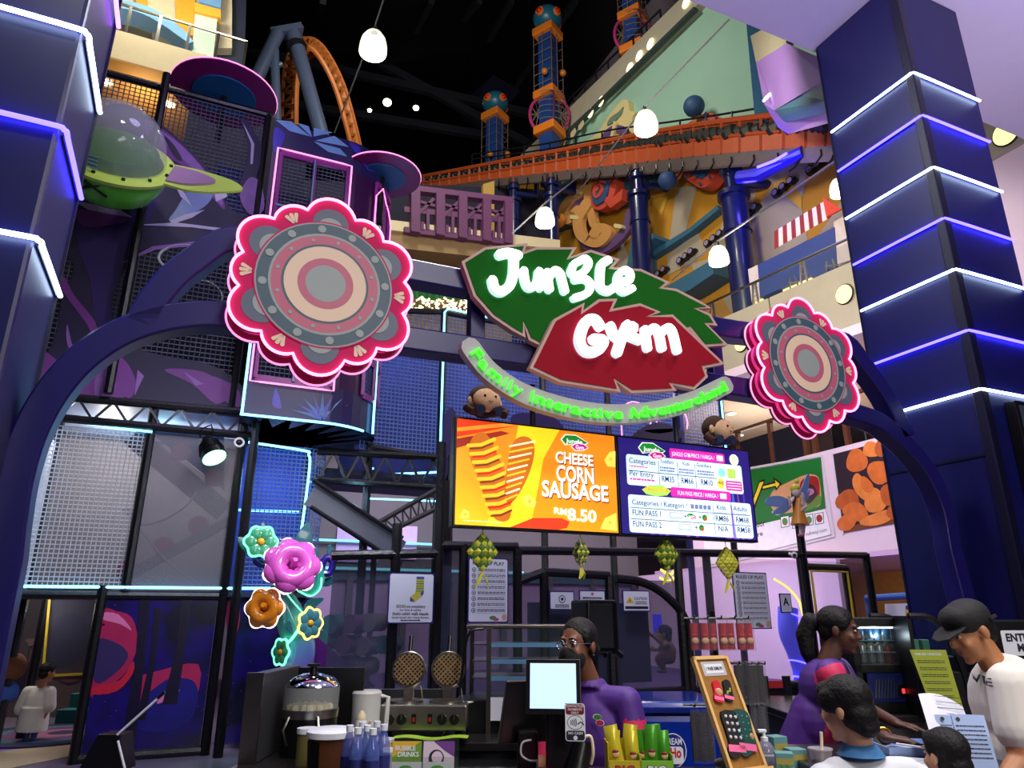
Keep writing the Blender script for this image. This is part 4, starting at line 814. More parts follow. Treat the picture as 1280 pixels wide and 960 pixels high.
def blossom(px, py, dv, Rr, n, pet, ctr, rim, tilt, donut=False, nm='blossom'):
    c = T(px, py, dv); M3 = Matrix.Rotation(R(tilt[1]), 3, 'Z') @ Matrix.Rotation(R(90 - tilt[0]), 3, 'X'); o = MB()
    for i in range(n):
        a = 2 * math.pi * i / n; o.m(pet).ball(c + M3 @ Vector((Rr * .6 * math.cos(a), Rr * .6 * math.sin(a), 0)), Rr * (.46 if donut else .40), (1, 1, .55 if donut else .3), 14, M3)
    if donut: o.m(pet).ring(c, Rr * .55, Rr * .33, M3, 28, 12, (1, 1, 1)); o.m(pet).lathe([(Rr * .3, 0), (Rr * .2, -.05), (0, -.08)], c, 16, M3)
    else: o.m(ctr).ball(c + M3 @ Vector((0, 0, .0)), Rr * .25, (1, 1, .8), 12, M3)
    b = o.build(nm, tt, 60)
    pts = []
    for i in range(n * 8):
        a = 2 * math.pi * i / (n * 8); ph = ((a * n / (2 * math.pi)) % 1) - .5 if False else math.cos(a * n); pts.append(c + M3 @ Vector((math.cos(a), math.sin(a), 0)) * (Rr * (.97 + .09 * ph)))
    MB().m(rim).tube(pts, .012, 6, closed=True).build('neon_rim', b)
    if donut: MB().m(ctr).tube([c + M3 @ Vector((0, 0, -.06)), c + M3 @ Vector((.02, .03, .1))], [.05, .025], 10).build('stamen', b)
PKF = mat('blossom_pink', (220, 90, 190), .25, coat=.5, var=.2, scale=12); ORF = mat('blossom_orange', (236, 140, 30), .25, coat=.5, var=.15); GRF = mat('blossom_green', (70, 170, 120), .25, coat=.5); TLF = mat('blossom_teal', (70, 140, 150), .25, coat=.5); YC = mat('blossom_yellow', (240, 180, 40), .3)
blossom(365, 707, -.22, .29, 7, PKF, PKF, NWs, (18, 0), True); blossom(331, 760, -.15, .20, 6, ORF, ORF, NWs, (0, -30), True); blossom(326, 677, -.08, .165, 6, GRF, YC, NG, (5, 0)); blossom(388, 779, -.14, .155, 7, TLF, YC, NY, (0, 30)); blossom(351, 815, -.16, .13, 6, GRF, YC, NG, (0, -60))

# ------------------------------------------------------------------ black fence behind the counter, with its notices
FV = 7.2
fe = thing('play_fence', 'black padded pole fence with dark mesh panels and an arched gate behind the counter', 'fence', (5, FV, 0))
for u, z0, z1, dv in ((1.95, 0, 2.5, 0), (2.40, 0, 3.4, 0), (2.52, 0, 3.0, .12), (2.68, 0, 2.32, .0), (3.62, 0, 2.06, 0), (4.45, 0, 2.04, 0), (5.42, 0, 2.35, 0), (6.1, 0, 2.35, .3), (7.45, 0, 3.2, 0), (7.6, 0, 2.36, .2), (8.62, 0, 2.42, 0), (8.2, 0, 2.22, 0), (3.3, 0, 2.3, .0)):
    MB().m(PAD).tube([(u, FV + dv, z0), (u, FV + dv, z1)], .052, 8).build('post', fe)
for a, b, dv in (((1.3, 2.16), (2.4, 2.22), 0), ((2.4, 2.3), (3.3, 2.32), 0), ((3.3, 2.28), (8.62, 2.40), 0), ((3.62, 2.06), (4.45, 2.04), 0), ((7.45, 2.22), (8.2, 2.22), .0), ((1.3, .78), (8.62, .8), 0), ((3.3, 1.95), (3.62, 2.06), 0), ((7.45, 1.5), (8.62, 1.5), .0)):
    MB().m(PAD).tube([(a[0], FV + dv, a[1]), (b[0], FV + dv, b[1])], .047, 8).build('rail', fe)
MB().m(PAD).tube(spl([PV(*p, FV) for p in ((770, 723), (800, 727), (822, 737), (840, 752), (852, 766), (860, 782))], 4) + [Vector((5.5, FV, .8))], .05, 8).build('gate_arch', fe)
for (a, b, z1) in ((1.34, 2.4, 2.16), (2.4, 3.3, 2.28), (3.3, 4.45, 2.05), (4.45, 5.42, 2.0)): MB().m(FILM).prism([(a, FV + .06, .8), (b, FV + .06, .8), (b, FV + .06, z1), (a, FV + .06, z1)], (0, .003, 0)).build('mesh_panel', fe, 0)
FILM3 = mat('fine_mesh_light', (120, 104, 130), .6, alpha=.16, var=.1)
for (a, b, z1) in ((5.42, 7.45, 2.3), (7.45, 8.62, 2.3)): MB().m(FILM3).prism([(a, FV + .06, .8), (b, FV + .06, .8), (b, FV + .06, z1), (a, FV + .06, z1)], (0, .003, 0)).build('mesh_panel', fe, 0)
MB().m(mat('fence_skirt', (22, 22, 40), .6)).bx(1.32, 8.62, FV + .03, FV + .07, 0, .78).build('skirt_board', fe, 0)
pd = MB()
for (a, b) in ((3.68, 4.4), (4.5, 5.3)): pd.m(mat('pad_slate', (52, 56, 78), .5, bump=.3, scale=4)).bx(a, b, FV + .5, FV + .56, .85, 1.75)
pd.build('inner_pad', fe, 0)
yl = mat('tape_yellow', (220, 190, 40), .5)
MB().m(yl).tube([(7.5, FV - .06, 1.45), (7.5, FV - .06, 2.16), (8.15, FV - .06, 2.16), (8.15, FV - .06, 1.45)], .018, 6).build('yellow_edge', fe)
for a in (((63, 742), (53, 850)), ((53, 845), (112, 842))): MB().m(yl).bar(PV(*a[0], 12.35), PV(*a[1], 12.35), .07, .03).build('yellow_edge', pf, 0)
MB().m(FILM).bx(-1.7, -.9, 12.4, 12.405, .75, 1.85).build('mesh_panel', pf, 0)
PAP = mat('notice_paper', (226, 228, 244), .6, var=.03); INK = mat('notice_ink', (24, 26, 40), .6, var=.05); PFR = mat('notice_frame', (40, 36, 110), .4); PINKi = mat('notice_pink', (200, 60, 130), .6); GRNi = mat('notice_green', (60, 150, 60), .6); FACE = mat('notice_tan', (214, 170, 130), .6)
def notice(label, px0, py0, px1, py1, v, nm='notice', r=.02, group=None):
    a = PV(px0, py0, v); b = PV(px1, py1, v); W_, H_ = b.x - a.x, a.z - PV((px0 + px1) / 2, py1, v).z
    t = thing(nm, label, 'notice', (a.x + W_ / 2, v, a.z - H_), 0, group)
    MB().m(PFR).bx(a.x - .012, a.x + W_ + .012, v + .001, v + .012, a.z - H_ - .012, a.z + .012).build('backing', t, 0)
    S = Sheet(a, (1, 0, 0), (0, 0, -1), (0, -1, 0)); S.rect(0, 0, W_, H_, PAP, .001, r); return t, S, W_, H_
t, S, a, b = notice('white notice with a yellow and blue striped sock on the black fence', 488, 717, 540, 778, FV - .07)
YS = mat('sock_yellow', (206, 190, 60), .6); BS_ = mat('sock_blue', (60, 80, 170), .6)
S.poly([(a * x, b * y) for x, y in ((.60, .05), (.78, .05), (.78, .36), (.74, .46), (.58, .58), (.47, .56), (.47, .48), (.58, .40), (.60, .3))], YS, .002)
S.rect(a * .60, b * .05, a * .78, b * .10, BS_, .003); S.poly([(a * x, b * y) for x, y in ((.47, .56), (.47, .48), (.54, .52), (.58, .58))], BS_, .003); S.poly([(a * x, b * y) for x, y in ((.70, .40), (.78, .33), (.78, .40), (.74, .46))], BS_, .003)
for k in range(5): S.rect(a * .60, b * (.14 + .05 * k), a * .78, b * (.16 + .05 * k), BS_ if k % 2 else GRNi, .0025)
S.text('SOCKS are compulsory', a * .5, b * .70, b * .06, INK, .002, 'c', .02, a * .66); S.text('for kids & adults.', a * .5, b * .77, b * .05, INK, .002, 'c', .01, a * .5); S.text('Stokin adalah wajib kepada', a * .5, b * .85, b * .06, INK, .002, 'c', .02, a * .82); S.text('kanak-kanak dan orang dewasa', a * .5, b * .92, b * .05, INK, .002, 'c', .01, a * .84); S.lines(a * .28, a * .72, b * .94, b * .98, 1, INK, .002, .6); S.mb.build('sheet', t, 0)
for lab, q in (('tall white rules notice on the mesh between fence poles, half under a woven ornament', (587, 698, 634, 777)), ('tall white rules notice on the fence behind the hanging red sock packets', (916, 716, 964, 785))):
    t, S, a, b = notice(lab, *q, FV - .07, 'rules_notice'); S.text('RULES OF PLAY', a * .5, b * .10, b * .06, INK, .002, 'c', .02, a * .84)
    for k in range(8):
        y = .15 + .092 * k; S.disc(a * .12, b * (y + .03), a * .055, INK, .002); S.disc(a * .12, b * (y + .03), a * .04, PAP, .003); S.disc(a * .12, b * (y + .03), a * .02, INK, .004); S.lines(a * .22, a * .94, b * (y + .005), b * (y + .055), 2, INK, .002, .5); S.rect(a * .2, b * (y + .075), a * .95, b * (y + .078), INK, .002)
    S.disc(a * .62, b * .94, a * .09, GRNi, .002, a * .045); S.disc(a * .70, b * .965, a * .08, PINKi, .003, a * .035); S.disc(a * .92, b * .93, a * .07, FACE, .003); S.mb.build('sheet', t, 0)
for lab, q, ty in (('small white warning notice with a round symbol beside the black loudspeaker', (688, 740, 717, 761), 0), ('small white notice half hidden above the black loudspeaker', (725, 739, 756, 760), 1), ('small caution notice with a yellow triangle on the mesh behind the loudspeaker', (779, 739, 812, 763), 2)):
    t, S, a, b = notice(lab, *q, FV - .07, 'warning_notice', .006)
    if ty == 0: S.disc(a * .5, b * .42, b * .24, INK, .002); S.disc(a * .5, b * .42, b * .19, PAP, .003); S.disc(a * .5, b * .42, b * .1, INK, .004); S.lines(a * .2, a * .8, b * .72, b * .94, 2, INK, .002, .6)
    elif ty == 1: S.lines(a * .1, a * .9, b * .3, b * .9, 3, INK, .002, .5); S.disc(a * .5, b * .16, b * .09, PINKi, .002)
    else:
        S.poly([(a * .08, b * .62), (a * .24, b * .28), (a * .40, b * .62)], yl, .002); S.poly([(a * .22, b * .54), (a * .24, b * .38), (a * .26, b * .54)], INK, .003); S.text('CAUTION', a * .66, b * .44, b * .14, INK, .002, 'c', .02, a * .5); S.lines(a * .44, a * .92, b * .5, b * .7, 2, INK, .002, .5); S.rect(a * .05, b * .78, a * .95, b * .93, INK, .002)
    S.mb.build('sheet', t, 0)
# things glimpsed inside the play area
MATF = mat('play_carpet', (74, 50, 110), .8, var=.6, scale=1.3); struct(MB().m(MATF).bx(1, 11.5, FV + .1, 17.2, .3, .36), 'floor_play')
TP = thing('lit_tube_slide', 'blue lit spiral tube slide glowing inside the play area beyond the fence', 'slide', PV(1000, 830, 10.5) - Vector((0, 0, .4)))
o = [PV(*p, 10.5) for p in ((985, 760), (986, 790), (996, 815), (1004, 840))]; o.append(Vector((o[-1].x, o[-1].y, .36))); MB().m(mat('tube_blue', (70, 80, 210), .3, emit=.25, ecol=(.1, .1, 1))).tube(spl(o, 5), .18, 16).build('tube', TP)
for k in range(5): c = o[0].lerp(o[-1], .1 + .2 * k); MB().m(NEONB).ring(c, .19, .015, Matrix.Rotation(R(20), 3, 'Y'), 20, 6).build('light_ring', TP)
for i, P in enumerate(([(968, 724), (985, 735), (998, 750), (1003, 765), (1008, 790)], [(1000, 724), (1010, 735), (1013, 760), (1010, 790)], [(825, 722), (835, 727), (842, 722)], [(826, 712), (838, 718), (846, 708)])):
    solo(MB().m(glow('neon_yellow', (255, 225, 90), 1.6)).tube(spl([PV(a, b, 10.8) for a, b in P], 5), .022, 8), 'neon_arc', ('long yellow neon arc above the blue tube slide', 'short steep yellow neon arc beside the blue tube slide', 'lower yellow neon crescent seen over the arched gate', 'upper yellow neon crescent seen over the arched gate')[i], 'neon light')
solo(MB().m(glow('neon_panel_blue', (50, 40, 230), 1.2, (.05, .04, .9))).tube([PV(821, 768, 11.5), PV(823, 792, 11.5)], .09, 10), 'light_pod', 'small upright blue light pod inside the play area beyond the gate', 'light')
t, S, a, b = notice('white sheet with a bold letter A inside the play area', 975, 743, 990, 765, FV - .07, 'letter_sheet', .01); S.text('A', a * .5, b * .62, b * .45, INK, .002, 'c', .03); S.mb.build('sheet', t, 0)
RB_ = [mat('roller_teal', (60, 110, 120), .6), mat('roller_plum', (110, 60, 110), .6), mat('roller_grey', (120, 110, 120), .6)]
k = 0
for (x, y) in ((412, 780), (436, 780), (460, 778), (400, 800), (428, 806), (452, 808), (478, 806), (420, 832), (448, 834)):
    c = PV(x, y, 8.6 + .02 * k); solo(MB().m(RB_[k % 3]).tube([c, c + Vector((.22, .25, 0))], .105, 14), 'foam_roller', 'padded foam roller stacked behind the mesh fence', 'roller', 'foam rollers behind the fence'); k += 1
solo(MB().m(mat('wedge_purple', (80, 20, 110), .4, var=.4, scale=3)).prism([PV(*p, 8.3) for p in ((395, 795), (470, 858), (395, 870))], (0, .1, 0)), 'wedge_pad', 'purple printed wedge board behind the fence beside the flower tree', 'pad')
# ================================================================== MALL SIDE OF THE ATRIUM (right)
def nrm(az): return Vector((math.cos(R(az)), -math.sin(R(az)), 0))
WA = -8; P12, P13, P145 = (12, 9.5, 0), (13.3, 9.5, 0), (14.5, 9.5, 0)
def wq(mb, P, p0, az, th, off=0, sm=0, closed=True):
    n = nrm(az); q = spl(P, sm, closed) if sm else P
    return mb.prism([PP(a, b, p0, az) + n * off for a, b in q], n * th)
CONC = mat('fascia_concrete', (168, 160, 140), .75, var=.12, scale=2, bump=.1); PINKW = mat('fascia_pale_pink', (226, 204, 222), .6, var=.03); CRC = mat('ceiling_cream', (232, 214, 190), .8, var=.03); WOOD = mat('dark_wood_rail', (90, 52, 34), .4, var=.2)
# level with the food signs
struct(MB().m(PINKW).bx(12, 12.4, 4.5, 15.5, 2.78, 4.9), 'wall_shop_fascia'); struct(MB().m(mat('soffit_lilac', (206, 170, 214), .7)).bx(12, 19.6, 4.5, 17, 2.68, 2.78), 'ceiling_shops')
struct(MB().m(mat('shop_back_wall', (214, 160, 90), .7)).bx(16.5, 16.7, 4.5, 17, 0, 2.68), 'wall_shops'); struct(MB().m(CRC).bx(12.4, 19.6, 4.5, 26, 7.15, 7.3), 'ceiling_upper_level'); struct(MB().m(mat('upper_floor_slab', (200, 180, 190), .7)).bx(12.4, 19.6, 4.5, 26, 4.6, 4.8), 'floor_upper'); struct(MB().m(mat('dark_shop_wall', (60, 46, 50), .7)).bx(17.5, 17.7, 4.5, 26, 4.8, 7.15), 'wall_upper_shops')
for i, (x, y) in enumerate(((14.2, 9.4), (14.6, 8.8), (13.3, 8.9), (15.4, 9.6))): solo(MB().m(COOL).lathe([(0, 0), (.11, 0), (.11, .03), (0, .03)], (x, y, 2.65), 16).m(WHITE).ring((x, y, 2.66), .13, .02), 'downlight', 'round downlight in the lilac soffit under the food posters', 'downlight', 'downlights in the lilac soffit')
for i, p in enumerate(((914, 517), (924, 544), (985, 525), (962, 550), (1010, 548), (1005, 506))):
    c = PZ(*p, 7.13); solo(MB().m(COOL).lathe([(0, 0), (.13, 0), (.13, .02), (0, .02)], c, 16).m(WHITE).ring(c, .15, .02), 'downlight', 'round downlight in the cream ceiling above the wooden railing', 'downlight', 'downlights in the cream ceiling')
lamp('AREA', 'upper_level_lamp', (15, 11, 7.0), 110, (1, .88, .75), 3, (15, 11, 4)); lamp('AREA', 'upper_level_lamp', (14.2, 14.5, 5.2), 60, (1, .9, .8), 2, (14.2, 14.5, 9)); lamp('AREA', 'shop_lamp', (14.4, 10, 2.6), 90, (1, .8, .5), 2, (15, 10, 0))
rl_ = thing('wooden_railing', 'dark wooden railing with posts above the food posters', 'railing', (12.2, 10, 4.9))
for z in (5.98,): MB().m(WOOD).bar((12.2, 6, z), (12.2, 15.5, z), .1, .07).build('handrail', rl_, 0)
for y in (9.25, 10.2, 11.05, 11.3, 12.3, 13.4, 14.4): MB().m(WOOD).bx(12.15, 12.25, y - .05, y + .05, 4.9, 5.95).build('post', rl_, 0)
MB().m(mat('rail_smoked_panel', (34, 32, 40), .2)).bx(12.18, 12.21, 11.3, 15.4, 4.95, 5.7).build('panel', rl_, 0)
kb = solo(MB().m(BLACK).bx(13, 13.6, 10.4, 11.3, 4.8, 5.75), 'shop_counter', 'black shop counter behind the wooden railing', 'counter', bevel=.03)
# posters on the fascia
def usheet(px, py, u): return Sheet(PU(px, py, u), (0, -1, 0), (0, 0, -1), (-1, 0, 0))
UP = 11.985
t = thing('sandwich_poster', 'green and white sandwich poster on the pale fascia behind the fairy figure', 'poster', (11.98, 12, 3.2))
S = usheet(930, 583, UP); GRN = mat('poster_green', (22, 112, 40), .5, var=.03); PYEL = mat('poster_yellow', (250, 214, 30), .5)
S.ppoly([(880, 598), (1026, 572), (1032, 636), (880, 672)], GRN, .004); S.ppoly([(880, 672), (1032, 636), (1039, 668), (880, 708)], mat('poster_white', (236, 232, 246), .5), .004)
S.ppoly([(880, 597), (1025, 571), (1027, 572.5), (1041, 669), (880, 709), (880, 712), (1044, 671), (1028, 568), (880, 594)], mat('poster_edge', (210, 205, 215), .5), .003)
YK = mat('poster_ink', (16, 20, 16), .5)
for P, m_, h in (([(926, 606), (934, 604), (942, 620), (949, 601), (957, 599), (946, 630), (942, 642), (934, 644), (937, 632)], YK, .006), ([(928, 608), (933, 606), (942, 625), (950, 603), (955, 602), (944, 629), (940, 640), (936, 641), (939, 631)], PYEL, .008), ([(952, 606), (968, 602), (966, 596), (978, 604), (970, 614), (969, 609), (952, 613)], YK, .006), ([(954, 608), (970, 604), (969, 600), (975, 605), (971, 610), (970, 607), (954, 611)], PYEL, .008), ([(893, 650), (908, 612), (916, 610), (926, 642), (919, 644), (916, 635), (906, 637), (902, 648)], YK, .006), ([(896, 648), (909, 615), (914, 614), (923, 641), (920, 642), (917, 632), (905, 634), (901, 646)], PYEL, .008)): S.ppoly(P, m_, h)
BUN = mat('poster_bun', (206, 150, 104), .5, var=.15, scale=4); TOM = mat('poster_tomato', (150, 30, 30), .5); LET = mat('poster_lettuce', (90, 130, 50), .5, var=.3); HAM = mat('poster_dark_filling', (60, 30, 34), .5)
for P, m_, h, sm in (([(963, 630), (966, 614), (985, 603), (1006, 594), (1020, 594), (1025, 604), (1026, 630), (1010, 636), (975, 642)], BUN, .006, 4), ([(1000, 606), (1010, 596), (1022, 597), (1025, 612), (1022, 628), (1006, 634)], TOM, .008, 4), ([(1005, 608), (1016, 606), (1022, 618), (1016, 630), (1005, 632), (1001, 620)], HAM, .009, 3), ([(1004, 624), (1012, 630), (1024, 618), (1027, 628), (1012, 638), (1003, 636)], LET, .010, 3), ([(1008, 612), (1016, 611), (1018, 616), (1010, 620)], mat('poster_onion', (180, 110, 150), .5), .011, 3), ([(965, 640), (975, 636), (980, 640), (972, 644)], mat('poster_cream', (240, 230, 210), .5), .008, 3)): S.poly([S.px(*p) for p in spl(P, sm, True)], m_, h)
S.tpx('Floor', 942, 660, 957, 657, 8, YK, .006, .01); S.tpx('are', 944, 672, 954, 669, 6, YK, .006, .01); S.tpx('www.subway.com', 996, 672, 1034, 664, 4.5, YK, .006)
for (x, y, m_) in ((981, 652, LET), (995, 653, HAM), (1011, 650, LET), (1024, 648, TOM)): S.ppoly([(x - 5.5, y - 6), (x + 5.5, y - 8), (x + 6.5, y + 6), (x - 4.5, y + 8)], YK, .006); S.ppoly([(x - 4.8, y - 5.4), (x + 4.8, y - 7.2), (x + 5.8, y + 5.4), (x - 3.8, y + 7.2)], mat('poster_white', (236, 232, 246), .5), .007); S.disc(*S.px(x + .5, y), .08, m_, .008)
S.mb.build('print', t, 0)
t = thing('nugget_poster', 'dark poster of golden nuggets on the pale fascia beside the pillar', 'poster', (11.98, 9.5, 3.2))
S = usheet(1041, 567, UP); S.ppoly([(1041, 568), (1130, 545), (1140, 650), (1054, 666)], mat('poster_dark_plum', (44, 26, 40), .5), .004); S.ppoly([(1053, 660), (1140, 640), (1140, 650), (1054, 666)], mat('poster_board', (120, 60, 24), .5), .005)
S.ppoly([(1039, 565), (1041, 564.5), (1055, 668), (1053, 668)], mat('poster_edge', (210, 205, 215), .5), .006)
NU = [mat('nugget_a', (206, 104, 40), .6, var=.35, scale=5), mat('nugget_b', (222, 128, 56), .6, var=.3, scale=6), mat('nugget_c', (180, 84, 30), .6, var=.35, scale=5)]
for i, (x, y, rx, ry, a) in enumerate(((1071, 576, 13, 15, 0), (1090, 562, 11, 10, 20), (1104, 560, 10, 12, 40), (1100, 590, 15, 15, 10), (1075, 608, 7, 18, -15), (1060, 626, 15, 14, 0), (1070, 640, 16, 12, 20), (1094, 626, 13, 16, 10), (1115, 618, 14, 14, 0), (1060, 652, 14, 10, -20), (1098, 648, 22, 8, -8), (1122, 640, 12, 12, 0), (1084, 606, 6, 12, -30))):
    c0 = S.px(x, y); k = abs(S.px(x, y + 10)[1] - c0[1]) / 10; a = R(a); pts = []
    for j in range(18):
        b = 2 * math.pi * j / 18; w1 = 1 + .08 * math.sin(3 * b + i); u_, v_ = rx * k * 1.25 * math.cos(b) * w1, ry * k * math.sin(b) * w1; pts.append((c0[0] + u_ * math.cos(a) - v_ * math.sin(a), c0[1] + u_ * math.sin(a) + v_ * math.cos(a)))
    S.poly(pts, NU[i % 3], .007 + .0008 * i)
S.mb.build('print', t, 0)
# interior seen under the lilac soffit
solo(MB().m(mat('door_brown', (150, 96, 50), .5)).bx(16.3, 16.48, 11.6, 12.6, 0, 2.2), 'shop_door', 'brown shop door under the soffit behind the fence', 'door', bevel=.02)
solo(MB().m(mat('blue_barrier_pad', (70, 110, 190), .5)).tube([PU(1083, 748, 9.6), PU(1146, 744, 9.6)], .05, 10).tube([PU(1083, 748, 9.6), PU(1083, 748, 9.6) - Vector((0, 0, 1.8))], .03, 8).tube([PU(1146, 744, 9.6), PU(1146, 744, 9.6) - Vector((0, 0, 1.8))], .03, 8), 'padded_barrier', 'blue padded barrier bar behind the drinks fridge', 'barrier')
S = Sheet(PU(1106, 755, 9.4), (0, -1, 0), (0, 0, -1), (-1, 0, 0)); t = thing('barrier_sheet', 'white notice with blue and yellow flag behind the drinks fridge', 'notice', PU(1125, 775, 9.4)); MB().m(PAP).prism([PU(a, b, 9.4) for a, b in ((1106, 755), (1143, 754), (1147, 800), (1107, 800))], (.02, 0, 0)).build('sheet', t, 0); S.ppoly([(1132, 757), (1142, 757), (1143, 762), (1132, 762)], mat('flag_blue', (50, 70, 170), .6), .003); S.ppoly([(1132, 762), (1143, 762), (1144, 770), (1132, 770)], mat('flag_yellow', (230, 190, 60), .6), .003); S.mb.build('flag', t, 0)
# concrete fascia with lit portholes, glass railing, awning kiosk
FZ0, FZ1 = 7.32, 8.7
def WL(d, z, off=0): return Vector((12, 9.5, 0)) + Vector((math.sin(R(WA)), math.cos(R(WA)), 0)) * d + nrm(WA) * off + Vector((0, 0, z))
s = MB().m(CONC)
for d0, d1 in ((-5.5, -.4), (-.36, 1.9), (1.94, 4.4), (4.44, 12)): s.prism([WL(d0, FZ0), WL(d1, FZ0), WL(d1, FZ1), WL(d0, FZ1)], nrm(WA) * .5)
struct(s, 'wall_upper_fascia'); struct(MB().m(PINKW).bx(11.6, 11.9, 4.6, 7, 5, 8.9), 'wall_side_panel'); struct(MB().m(CONC).bx(11.5, 11.9, 4.6, 7.4, 8.9, 10.6), 'wall_side_fascia'); struct(MB().m(mat('level_slab', (180, 160, 180), .7)).prism([WL(-5.5, FZ1 - .3, .5), WL(32, FZ1 - .3, .3), WL(32, FZ1 - .3, 5), WL(-5.5, FZ1 - .3, 5)], (0, 0, .25)), 'floor_third'); struct(MB().m(PINKW).prism([WL(-5.5, 7.1, -.0), WL(12, 7.1, -.0), WL(12, 7.1, .4), WL(-5.5, 7.1, .4)], (0, 0, .22)), 'trim_40')
for i, p in enumerate(((1056, 368), (927, 429), (893, 443), (1258, 167))):
    if i < 3: c = PP(*p, P12, WA)
    else: c = PU(1258, 167, 11.5)
    c = c - nrm(WA) * .01; M3 = Matrix.Rotation(R(-90), 3, 'Y') ; t = thing('porthole_light', ['round yellow porthole light on the concrete fascia nearest the pillar', 'round yellow porthole light on the fascia between leaf sign and flower sign', 'round yellow porthole light at the tip of the crimson leaf', 'round yellow porthole light on the fascia seen past the far side of the pillar'][i], 'light', c, 0)
    MB().m(glow('porthole', (255, 232, 120), 1.6, (1, .82, .3))).lathe([(0, .0), (.2, 0), (.2, .03), (0, .03)], c, 24, M3).build('lens', t); MB().m(DSTEEL).ring(c, .21, .02, M3).build('rim', t)
gr = thing('glass_railing', 'steel and glass railing on top of the concrete fascia', 'railing', WL(2, FZ1))
MB().m(STEEL).tube([WL(-5, 9.3, .1), WL(5, 9.3, .1)], .035, 8).build('handrail', gr)
for d in (-4, -2.6, -.3, 1.0, 2.35, 3.7, 5):
    MB().m(STEEL).bar(WL(d - .06, FZ1, .1), WL(d - .03, 9.3, .1), .03, .05).bar(WL(d + .1, FZ1, .1), WL(d + .04, 9.3, .1), .03, .05).bar(WL(d - .05, 8.95, .1), WL(d + .07, 8.95, .1), .02, .02).bar(WL(d - .05, 9.15, .1), WL(d + .07, 9.15, .1), .02, .02).build('post', gr, 0)
for d0, d1 in ((-2.5, -.4), (-.2, .9), (1.15, 2.25), (2.5, 3.6), (3.85, 4.9)): MB().m(GLASS).prism([WL(d0, FZ1 + .05, .1), WL(d1, FZ1 + .05, .1), WL(d1, 9.22, .1), WL(d0, 9.22, .1)], nrm(WA) * .012).build('glass_panel', gr, 0)
kz = thing('blue_kiosk', 'blue and white hoarding with a red striped awning behind the glass railing', 'kiosk', PP(1010, 300, P13, WA))
o = MB().m(mat('hoarding_blue', (44, 66, 140), .6)); wq(o, [(947, 331), (1043, 284), (1046, 330), (950, 372)], P13, WA, .3); o.build('hoarding', kz, 0)
o = MB().m(mat('hoarding_white', (222, 208, 206), .6)); wq(o, [(924, 342), (947, 331), (950, 372), (926, 384)], P13, WA, .3); o.build('white_panel', kz, 0); o = MB().m(MATS['hoarding_white']); wq(o, [(1041, 275), (1075, 258), (1078, 320), (1046, 330)], P13, WA, .3, .02); o.build('white_panel', kz, 0)
RW = [mat('awning_red', (150, 34, 24), .7), mat('awning_white', (236, 226, 214), .7)]; o = MB()
for i in range(13):
    f0, f1 = i / 13, (i + 1) / 13; L_ = lambda f, a, b: (a[0] + (b[0] - a[0]) * f, a[1] + (b[1] - a[1]) * f)
    o.m(RW[i % 2]); n = nrm(WA); q = [PP(*L_(f0, (968, 291), (1036, 250)), P13, WA), PP(*L_(f1, (968, 291), (1036, 250)), P13, WA), PP(*L_(f1, (972, 313), (1043, 273)), P13, WA) - n * .12, PP(*L_(f0, (972, 313), (1043, 273)), P13, WA) - n * .12]; o.prism(q, (0, 0, .04))
o.build('awning', kz, 0)
o = MB().m(mat('awning_side', (222, 66, 30), .7)); wq(o, [(1036, 250), (1060, 265), (1041, 275)], P13, WA, .05, -.25); o.build('awning_end', kz, 0)
for i, P in enumerate(([(975, 360), (1046, 327), (1049, 352), (978, 386)], [(926, 382), (950, 371), (952, 392), (928, 404)])):
    s = MB().m(glow('shop_window', (255, 220, 130), 1.5, (1, .78, .36))); wq(s, P, P13, WA, .04, .1); struct(s, 'window_%d' % (i + 1))
pg = thing('lattice_stand', 'white and blue lattice uprights lit behind the glass railing', 'frame', WL(1, FZ1, .9)); 
for d in (-.6, .6, 1.6): MB().m(STEEL).bar(WL(d, FZ1, .8), WL(d + .1, 9.4, .8), .03, .03).bar(WL(d + .3, FZ1, .8), WL(d + .25, 9.4, .8), .03, .03).bar(WL(d, 9.0, .8), WL(d + .3, 9.1, .8), .02, .02).bar(WL(d, 9.2, .8), WL(d + .3, 9.3, .8), .02, .02).build('upright', pg, 0)
MB().m(mat('hoarding_blue', (44, 66, 140), .6)).bar(WL(-.2, 9.0, .9), WL(1.3, 9.25, .9), .1, .12).build('cross_beam', pg, 0)
# harlequin wall
HY = mat('harlequin_ochre', (186, 132, 30), .75, var=.12, scale=.8, bump=.1); HW = mat('harlequin_grey', (168, 156, 138), .75, var=.12, scale=.8); HY2 = mat('harlequin_pale_ochre', (204, 156, 50), .75, var=.1)
TEL = mat('ledge_teal', (48, 96, 124), .6, var=.1)
o = MB().m(HY); wq(o, [(560, 330), (560, 240), (700, 206), (800, 190), (1050, 150), (1300, 60), (1300, 360), (1060, 330), (850, 470), (560, 470)], P145, WA, .4); struct(o, 'wall_harlequin')
o = MB().m(HW); n = nrm(WA)
def hq(P, m_=HW, off=-.02): o.m(m_); o.f(o.vs([PP(a, b, P145, WA) + n * off for a, b in P]))
for P in ([(846, 235), (872, 232), (855, 300), (837, 303)], [(908, 262), (935, 215), (955, 215), (925, 300), (893, 318), (900, 290)], [(967, 215), (1015, 180), (1004, 245), (997, 262), (968, 240)], [(940, 268), (968, 232), (1003, 262), (1010, 300), (960, 330), (945, 330)], [(771, 335), (776, 290), (790, 335)], [(835, 320), (872, 290), (884, 312), (862, 330), (834, 345)], [(865, 330), (890, 322), (880, 352), (870, 350)], [(1020, 300), (1060, 240), (1070, 330), (1030, 330)], [(958, 222), (968, 212), (978, 224), (968, 230)], [(765, 350), (785, 360), (760, 380)], [(905, 375), (925, 350), (940, 360), (915, 392)]): hq(P)
